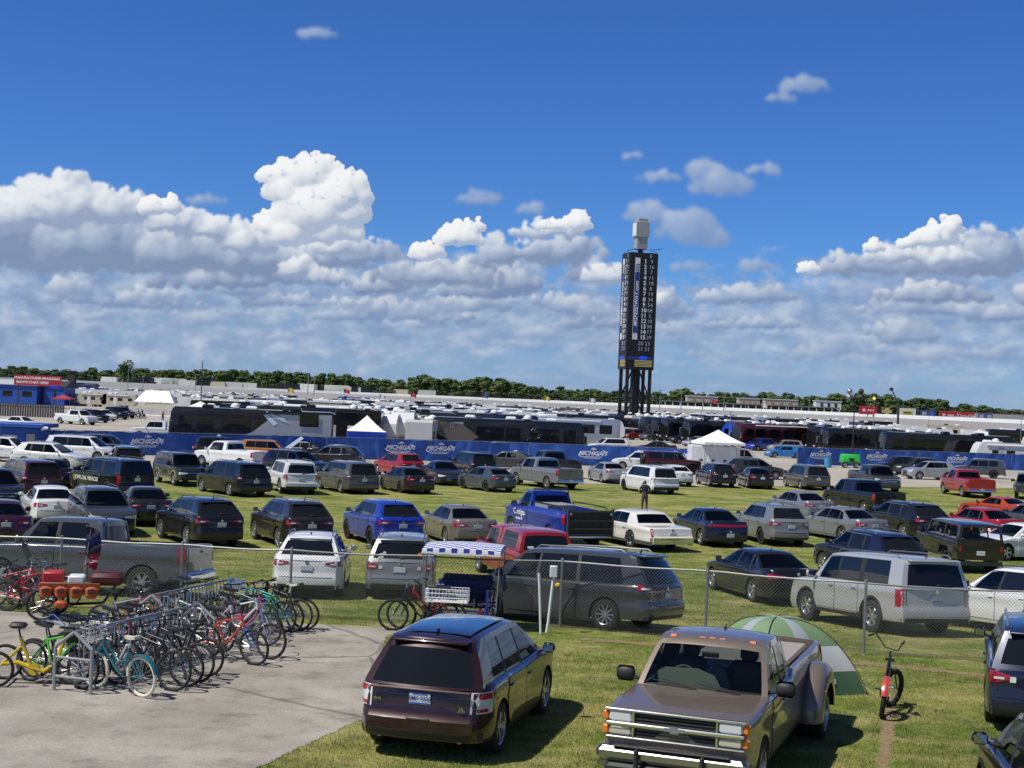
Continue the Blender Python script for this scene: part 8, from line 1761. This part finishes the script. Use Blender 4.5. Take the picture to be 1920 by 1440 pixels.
# corner car at lower right and lettering on others
cr, co = make_vehicle('suv', (6.74, 16.8, 0), R(-9), pmat('paint_dark_plum', (.012, .006, .010), rough=.3, metal=.2, coat=1., spec=.2), 'very dark plum vehicle at the lower right corner, wing and left mirror in view', 'car', '', 2, (('blackmirror', 1), ('H', 1.75)), 'utility_car')
if 'group' in cr: del cr['group']
def side_text(key, body, size, y, z, mat, side=-1, name='lettering'):
    r_, ob, kd = VEH[key[:24]]; S = SPEC[kd]; P_ = half_profile(S); f_ = (S['L'] / 2 - y) / S['L']; x = P_['w'](f_, z) + .016; part(name, text_mesh(body, size, mat, extrude=.002, bold=.004), r_, (side * x, y, z), (PI / 2, 0, -PI / 2 if side < 0 else PI / 2))
side_text('large black utility with white', 'OFFICIAL VEHICLE', .27, .55, .80, M['whitetext']); side_text('large black utility with white', '|||', .30, 1.75, .80, pmat('text_yellow', (.7, .6, .1)))
side_text('blue work truck with steel liftgate', 'Contigas', .32, 1.15, 1.12, M['whitetext']); side_text('blue work truck with steel liftgate', 'Marshall, MI', .13, 1.15, .86, M['whitetext'])
wr = VEH['blue work truck with steel liftgate'[:24]][0]; lgm = pmat('liftgate_steel', (.05, .045, .042), rough=.6, metal=.5, var=.4, vscale=5)
f = MB(); f.box((0, -3.08, 1.06), (1.9, .08, .95)); lg = f.build('liftgate', lgm, wr, smooth=0)
for z in (.62, .85, 1.15, 1.48): f = MB(); f.box((0, -3.14, z), (1.9, .07, .07), bev=.01); f.build('liftgate_rib', M['darksteel'], lg, smooth=0)
for s in (1, -1): f = MB(); f.box((s * .93, -3.12, 1.06), (.09, .12, 1.05), bev=.01); f.build('liftgate_post', M['darksteel'], lg, smooth=0); f = MB(); f.box((s * .84, -3.16, 1.40), (.08, .02, .08)); f.build('reflector', M['whitetext'], lg, smooth=0)
f = MB(); f.box((-.3, -.6, 1.4), (1.2, 1.2, .4), bev=.03); f.build('cargo_box', pmat('cargo_grey', (.25, .26, .26), rough=.6), wr)
f = MB()
for s in (1, -1): f.path([(s * .9, .3, 1.46), (s * .9, .2, 1.62), (s * .9, -2.6, 1.62), (s * .9, -2.7, 1.46)], .025, 5)
f.path([(-.8, .42, 1.4), (-.75, .42, 2.08), (.75, .42, 2.08), (.8, .42, 1.4)], .035, 6); f.build('rack', M['blackplastic'], wr)
rr_ = VEH['red compact pickup with matching'[:24]][0]; 
for x, w__ in ((-.52, .18), (.15, .16), (.62, .12)): f = MB(); f.box((x, -2.505, 1.24), (w__, .012, .06), rot=(R(-12), 0, 0)); f.build('window_sticker', M['whitetext'], rr_, smooth=0)
sw = VEH['silver grey wagon with window'[:24]][0]
for x, z, r0, c in ((-.50, 1.18, .07, 'whitetext'), (-.42, 1.25, .05, 'plate'), (-.56, 1.12, .04, 'whitetext'), (.52, 1.24, .06, 'amber')): f = MB(); f.lathe([(.001, -.012), (r0, -.008)], 12, 'y', (x, -2.20 + (z - 1.03) * .55 - .10, z)); f.build('window_sticker', M[c], sw)
jr, jo, _ = VEH['open black four-by-four with canvas'[:24]]
gone = [o for o in jr.children if o.name.split('.')[0] in ('spare_wheel', 'side_window', 'rear_window')]
for o in [c_ for o in gone for c_ in o.children] + gone: bpy.data.objects.remove(o)
# ------------------------------------------------------------------ people
skin = pmat('skin', (.42, .24, .16), rough=.55); hair = pmat('hair_dark', (.03, .02, .015), rough=.7)
def human(J, name, loc, yaw, label, shirt, trousers, short=False, shoes=(.03, .03, .03), group=None, sleeve=.62):
    """one continuous skinned figure; J gives joint positions"""
    Vv = []; E = []; Rd = []
    def v(p, r): Vv.append(p); Rd.append(r); return len(Vv) - 1
    pel = v(J['pelvis'], (.15, .11)); sp1 = v(J['waist'], (.145, .10)); ch = v(J['chest'], (.17, .115)); nk = v(J['neck'], (.062, .062)); hd0 = v(J['head'] + Vector((0, 0, -.05)), (.075, .085)); hd1 = v(J['head'] + Vector((0, 0, .04)), (.085, .10)); hd2 = v(J['head'] + Vector((0, -.01, .115)), (.05, .06)); ns = v(J['head'] + Vector((0, .10, -.01)), (.016, .02))
    E += [(pel, sp1), (sp1, ch), (ch, nk), (nk, hd0), (hd0, hd1), (hd1, hd2), (hd1, ns)]
    for s, S_ in ((1, 'r'), (-1, 'l')):
        sh = v(J['sh' + S_], (.07, .07)); el_ = v(J['el' + S_], (.045, .045)); wr_ = v(J['wr' + S_], (.028, .03)); d = (J['wr' + S_] - J['el' + S_]).normalized(); pm_ = v(J['wr' + S_] + d * .06, (.022, .036)); E += [(ch, sh), (sh, el_), (el_, wr_), (wr_, pm_)]
        sd2 = d.cross(Vector((0, 0, 1))); sd2 = sd2.normalized() if sd2.length > .1 else Vector((0, 1, 0))
        for q in range(4): b0 = v(J['wr' + S_] + d * .10 + sd2 * (q - 1.5) * .020, (.009, .009)); b1 = v(J['wr' + S_] + d * (.165 - abs(q - 1.3) * .01) + sd2 * (q - 1.5) * .024 + Vector((0, 0, -.015)), (.007, .007)); E += [(pm_, b0), (b0, b1)]
        tb_ = v(J['wr' + S_] + d * .07 + sd2 * .055, (.010, .010)); E.append((wr_, tb_))
        hp = v(J['hip' + S_], (.10, .10)); kn = v(J['kn' + S_], (.062, .065)); an = v(J['an' + S_], (.04, .045)); to = v(J['an' + S_] + Vector((0, .17, -.05)), (.038, .03)); E += [(pel, hp), (hp, kn), (kn, an), (an, to)]
    me = bpy.data.meshes.new('skeleton'); me.from_pydata([tuple(p) for p in Vv], E, []); o = bpy.data.objects.new('tmp', me); COL.objects.link(o)
    m = o.modifiers.new('s', 'SKIN'); m.use_smooth_shade = True
    for i, r in enumerate(Rd): me.skin_vertices[0].data[i].radius = r
    me.skin_vertices[0].data[0].use_root = True; o.modifiers.new('u', 'SUBSURF').levels = 1
    dg = bpy.context.evaluated_depsgraph_get(); dg.update(); nm = bpy.data.meshes.new_from_object(o.evaluated_get(dg)); bpy.data.objects.remove(o); nm.materials.clear()
    for mm in (shirt, trousers, skin, hair, pmat('shoe_%d' % int(shoes[0] * 1000), shoes, rough=.6)): nm.materials.append(mm)
    def near(p, a, b): ab = b - a; t = max(0, min(1, (p - a).dot(ab) / ab.length_squared)); return (p - a - ab * t).length, t
    segs = [(J['pelvis'], J['waist'], 'hips'), (J['waist'], J['chest'], 'torso'), (J['chest'], J['neck'], 'torso'), (J['neck'], J['head'] + Vector((0, 0, .1)), 'head')]
    for S_ in 'rl': w__ = J['wr' + S_]; d = (w__ - J['el' + S_]).normalized(); segs += [(J['chest'], J['sh' + S_], 'torso'), (J['sh' + S_], J['el' + S_], 'uarm'), (J['el' + S_], w__ + d * .17, 'farm'), (J['pelvis'], J['hip' + S_], 'hips'), (J['hip' + S_], J['kn' + S_], 'thigh'), (J['kn' + S_], J['an' + S_], 'shin'), (J['an' + S_], J['an' + S_] + Vector((0, .17, -.05)), 'foot')]
    for p in nm.polygons:
        c = p.center; best = min(((near(c, a, b)[0], k, near(c, a, b)[1]) for a, b, k in segs), key=lambda q: q[0]); k, t = best[1], best[2]
        p.material_index = {'torso': 0, 'hips': 1, 'thigh': 1, 'shin': 2 if short else 1, 'farm': 2, 'foot': 4, 'uarm': 0 if t < sleeve else 2}.get(k, 2)
        if k == 'head': p.material_index = 3 if (c.z > J['head'].z + .055 or (c.y < J['head'].y - .02 and c.z > J['head'].z - .06)) else 2
    nm.polygons.foreach_set('use_smooth', [True] * len(nm.polygons)); root = empty(name, loc, yaw, label, 'person', group); b = part('body', nm, root)
    e = MB(); 
    for s in (1, -1): e = MB(); e.box((J['head'].x + s * .088, J['head'].y, J['head'].z), (.02, .05, .06), bev=.015); e.build('ear', skin, b)
    for s in (1, -1): e = MB(); e.lathe([(.001, 0), (.012, .004), (.001, .008)], 8, 'y', (J['head'].x + s * .034, J['head'].y + .092, J['head'].z + .02)); e.build('eye', M['black'], b)
    e = MB(); e.box((J['head'].x, J['head'].y + .092, J['head'].z - .045), (.045, .008, .010)); e.build('mouth', pmat('lips', (.3, .1, .09)), b)
    return root
Vd = Vector
def stand(arm='front', lean=0.):
    J = dict(pelvis=Vd((0, 0, .95)), waist=Vd((0, 0, 1.10)), chest=Vd((0, lean, 1.33)), neck=Vd((0, lean, 1.50)), head=Vd((0, lean + .02, 1.63)))
    for s, S_ in ((1, 'r'), (-1, 'l')):
        J['sh' + S_] = Vd((s * .17, lean, 1.42)); J['hip' + S_] = Vd((s * .09, 0, .88)); J['kn' + S_] = Vd((s * .11, .03, .48)); J['an' + S_] = Vd((s * .12, -.02, .09))
        if arm == 'front': J['el' + S_] = Vd((s * .33, lean + .02, 1.18)); J['wr' + S_] = Vd((s * .22, lean + .20, 1.12 + .04 * s))
        else: J['el' + S_] = Vd((s * .24, lean + .12, 1.18)); J['wr' + S_] = Vd((s * .25, lean + .38, 1.12))
    return J
Y = 75; human(stand('front'), 'person', (PX(1216, Y), Y, GZ(Y)), R(6), 'person in navy polo shirt and grey trousers standing on the grass, back turned', pmat('polo_navy', (.012, .014, .03), rough=.85), pmat('trousers_grey', (.085, .075, .065), rough=.9))
def ride():
    J = dict(pelvis=Vd((0, -.10, .80)), waist=Vd((0, -.08, .95)), chest=Vd((0, .0, 1.18)), neck=Vd((0, .03, 1.34)), head=Vd((0, .06, 1.47)))
    for s, S_ in ((1, 'r'), (-1, 'l')): J['sh' + S_] = Vd((s * .17, .0, 1.27)); J['el' + S_] = Vd((s * .24, .18, 1.08)); J['wr' + S_] = Vd((s * .22, .40, 1.04)); J['hip' + S_] = Vd((s * .10, -.05, .78)); J['kn' + S_] = Vd((s * .15, .32, .72)); J['an' + S_] = Vd((s * .14, .30, .32))
    return J
def scooter(px, Y, yaw, lab, c):
    root = empty('scooter', (PX(px, Y), Y, GZ(Y)), yaw, lab, 'scooter'); tm, rm = bike_wheel(.24, .05, 'rubber')
    for y in (-.5, .55): t = part('wheel', tm, root, (0, y, .24)); part('rim', rm, t)
    f = MB(); f.box((0, .05, .22), (.28, .6, .06), bev=.02); f.box((0, -.32, .52), (.26, .5, .36), bev=.08); f.box((0, .36, .55), (.30, .08, .62), rot=(R(15), 0, 0), bev=.03); f.build('body', bike_paint('scoot_' + c, {'white': (.6, .6, .6), 'black': (.02, .02, .02)}[c]), root)
    f = MB(); f.box((0, -.25, .74), (.26, .5, .08), bev=.03); f.build('saddle', M['saddle'], root); f = MB(); f.tube((0, .50, .3), (0, .36, 1.0), .03, n=6); f.tube((-.3, .38, 1.02), (.3, .38, 1.02), .015, n=6); f.build('handlebar', M['blackplastic'], root); return root
for px, Y, yw, lab, lab2, sc_, col_ in ((262, 233, 80, 'white scooter ridden across the far lot, left one of two', 'person in pale shirt riding the white scooter in the far lot', 'white', (.5, .42, .38)), (269, 232, 84, 'black scooter ridden across the far lot, right one of two', 'person in dark clothes and pale hat riding the black scooter in the far lot', 'black', (.05, .04, .05))):
    s_ = scooter(px, Y, R(yw), lab, sc_); human(ride(), 'person', tuple(s_.location), R(yw), lab2, pmat('shirt_' + sc_, col_, rough=.85), pmat('trousers_dark', (.03, .03, .035), rough=.9))
Y = 215; human(stand('out'), 'person', (PX(308, Y), Y, GZ(Y)), R(200), 'person in orange shirt standing beyond the white pickup bed in the far lot', pmat('shirt_orange', (.55, .12, .03), rough=.85), pmat('trousers_dark', (.03, .03, .035), rough=.9))
Y = 160; root = empty('equipment_case', (PX(290, Y), Y, GZ(Y)), R(6), 'tall black equipment case standing in the far lot left of the white pickup', 'case'); f = MB(); f.box((0, 0, .75), (.7, .6, 1.4), bev=.04); f.build('shell', M['blackplastic'], root); f = MB(); f.box((0, -.31, .9), (.4, .02, .06)); f.build('handle', M['steel'], root, smooth=0)
# ------------------------------------------------------------------ grass blades (ground cover nobody could count)
def blades(name, y0, y1, n, hgt, wid, seed, hole=None):
    r = np.random.RandomState(seed); yy = y0 + (y1 - y0) * r.rand(n * 3) ** (1 / 1.0); hw_ = yy * .375; xx = (r.rand(n * 3) * 2 - 1) * hw_ + .012 * yy
    keep = np.ones(len(xx), bool)
    yk = np.linspace(13, 32.05, 120); xe = np.array([ef(v) + (0 if v < 30.6 else (v - 30.6) * .3) for v in yk]); on = (yy < 32.0) & (xx < np.interp(yy, yk, xe) + .0); keep &= ~on
    for P_, wd in DIRT:
        for a, b in zip(P_, P_[1:]):
            ax, ay, bx, by = a[0], a[1], b[0], b[1]; L2 = (bx - ax) ** 2 + (by - ay) ** 2; t = np.clip(((xx - ax) * (bx - ax) + (yy - ay) * (by - ay)) / L2, 0, 1); d = np.hypot(xx - ax - t * (bx - ax), yy - ay - t * (by - ay)); keep &= ~((d < wd) & (r.rand(len(xx)) < .86))
    xx, yy = xx[keep][:n], yy[keep][:n]; n = len(xx); zz_ = np.interp(yy, [0, 30, 33, 36, 39, 43, 50], [0, 0, -.06, -.25, -.42, -.52, -.55])
    cl = np.sin(xx * 1.7 + np.sin(yy * 1.3) * 2) * np.sin(yy * 1.1 + np.sin(xx * .9)); h = hgt * (.4 + .8 * r.rand(n)) * (1 + .3 * cl); a = r.rand(n) * 6.283; lean = hgt * r.rand(n) * .9; la = r.rand(n) * 6.283; w_ = wid * (.6 + .8 * r.rand(n))
    V = np.zeros((n, 3, 3), np.float32); V[:, 0, 0] = xx - np.cos(a) * w_; V[:, 0, 1] = yy - np.sin(a) * w_; V[:, 1, 0] = xx + np.cos(a) * w_; V[:, 1, 1] = yy + np.sin(a) * w_; V[:, 0, 2] = V[:, 1, 2] = zz_ - .005; V[:, 2, 0] = xx + np.cos(la) * lean; V[:, 2, 1] = yy + np.sin(la) * lean; V[:, 2, 2] = zz_ + h
    me = bpy.data.meshes.new(name); me.vertices.add(n * 3); me.vertices.foreach_set('co', V.ravel()); me.loops.add(n * 3); me.loops.foreach_set('vertex_index', np.arange(n * 3, dtype=np.int32)); me.polygons.add(n); me.polygons.foreach_set('loop_start', np.arange(0, n * 3, 3, dtype=np.int32)); me.polygons.foreach_set('loop_total', np.full(n, 3, np.int32)); me.update(calc_edges=True)
    me.materials.append(mgb); o = bpy.data.objects.new(name, me); COL.objects.link(o); tag(o, 'short mown grass with straw-coloured patches', 'grass', kind='stuff'); return o
DIRT = [([tuple(at(*q)[:2]) for q in ((1090, 1197), (1200, 1206), (1400, 1222), (1600, 1243), (1760, 1258), (1860, 1268), (2000, 1282))], .17), ([tuple(at(*q)[:2]) for q in ((1672, 1305), (1668, 1340), (1662, 1390), (1655, 1440), (1650, 1500))], .12)]
mgb = lot_grass(); mgb.name = 'grass_blades'; b_ = mgb.node_tree.nodes['Principled BSDF']; b_.inputs['Roughness'].default_value = .6; b_.inputs['Specular IOR Level'].default_value = .2; b_.inputs['Subsurface Weight'].default_value = 0
for l in list(b_.inputs['Normal'].links): mgb.node_tree.links.remove(l)
blades('grass', 18.3, 34.5, 260000, .045, .0042, 1)
blades('grass', 34.5, 62, 130000, .045, .007, 2)
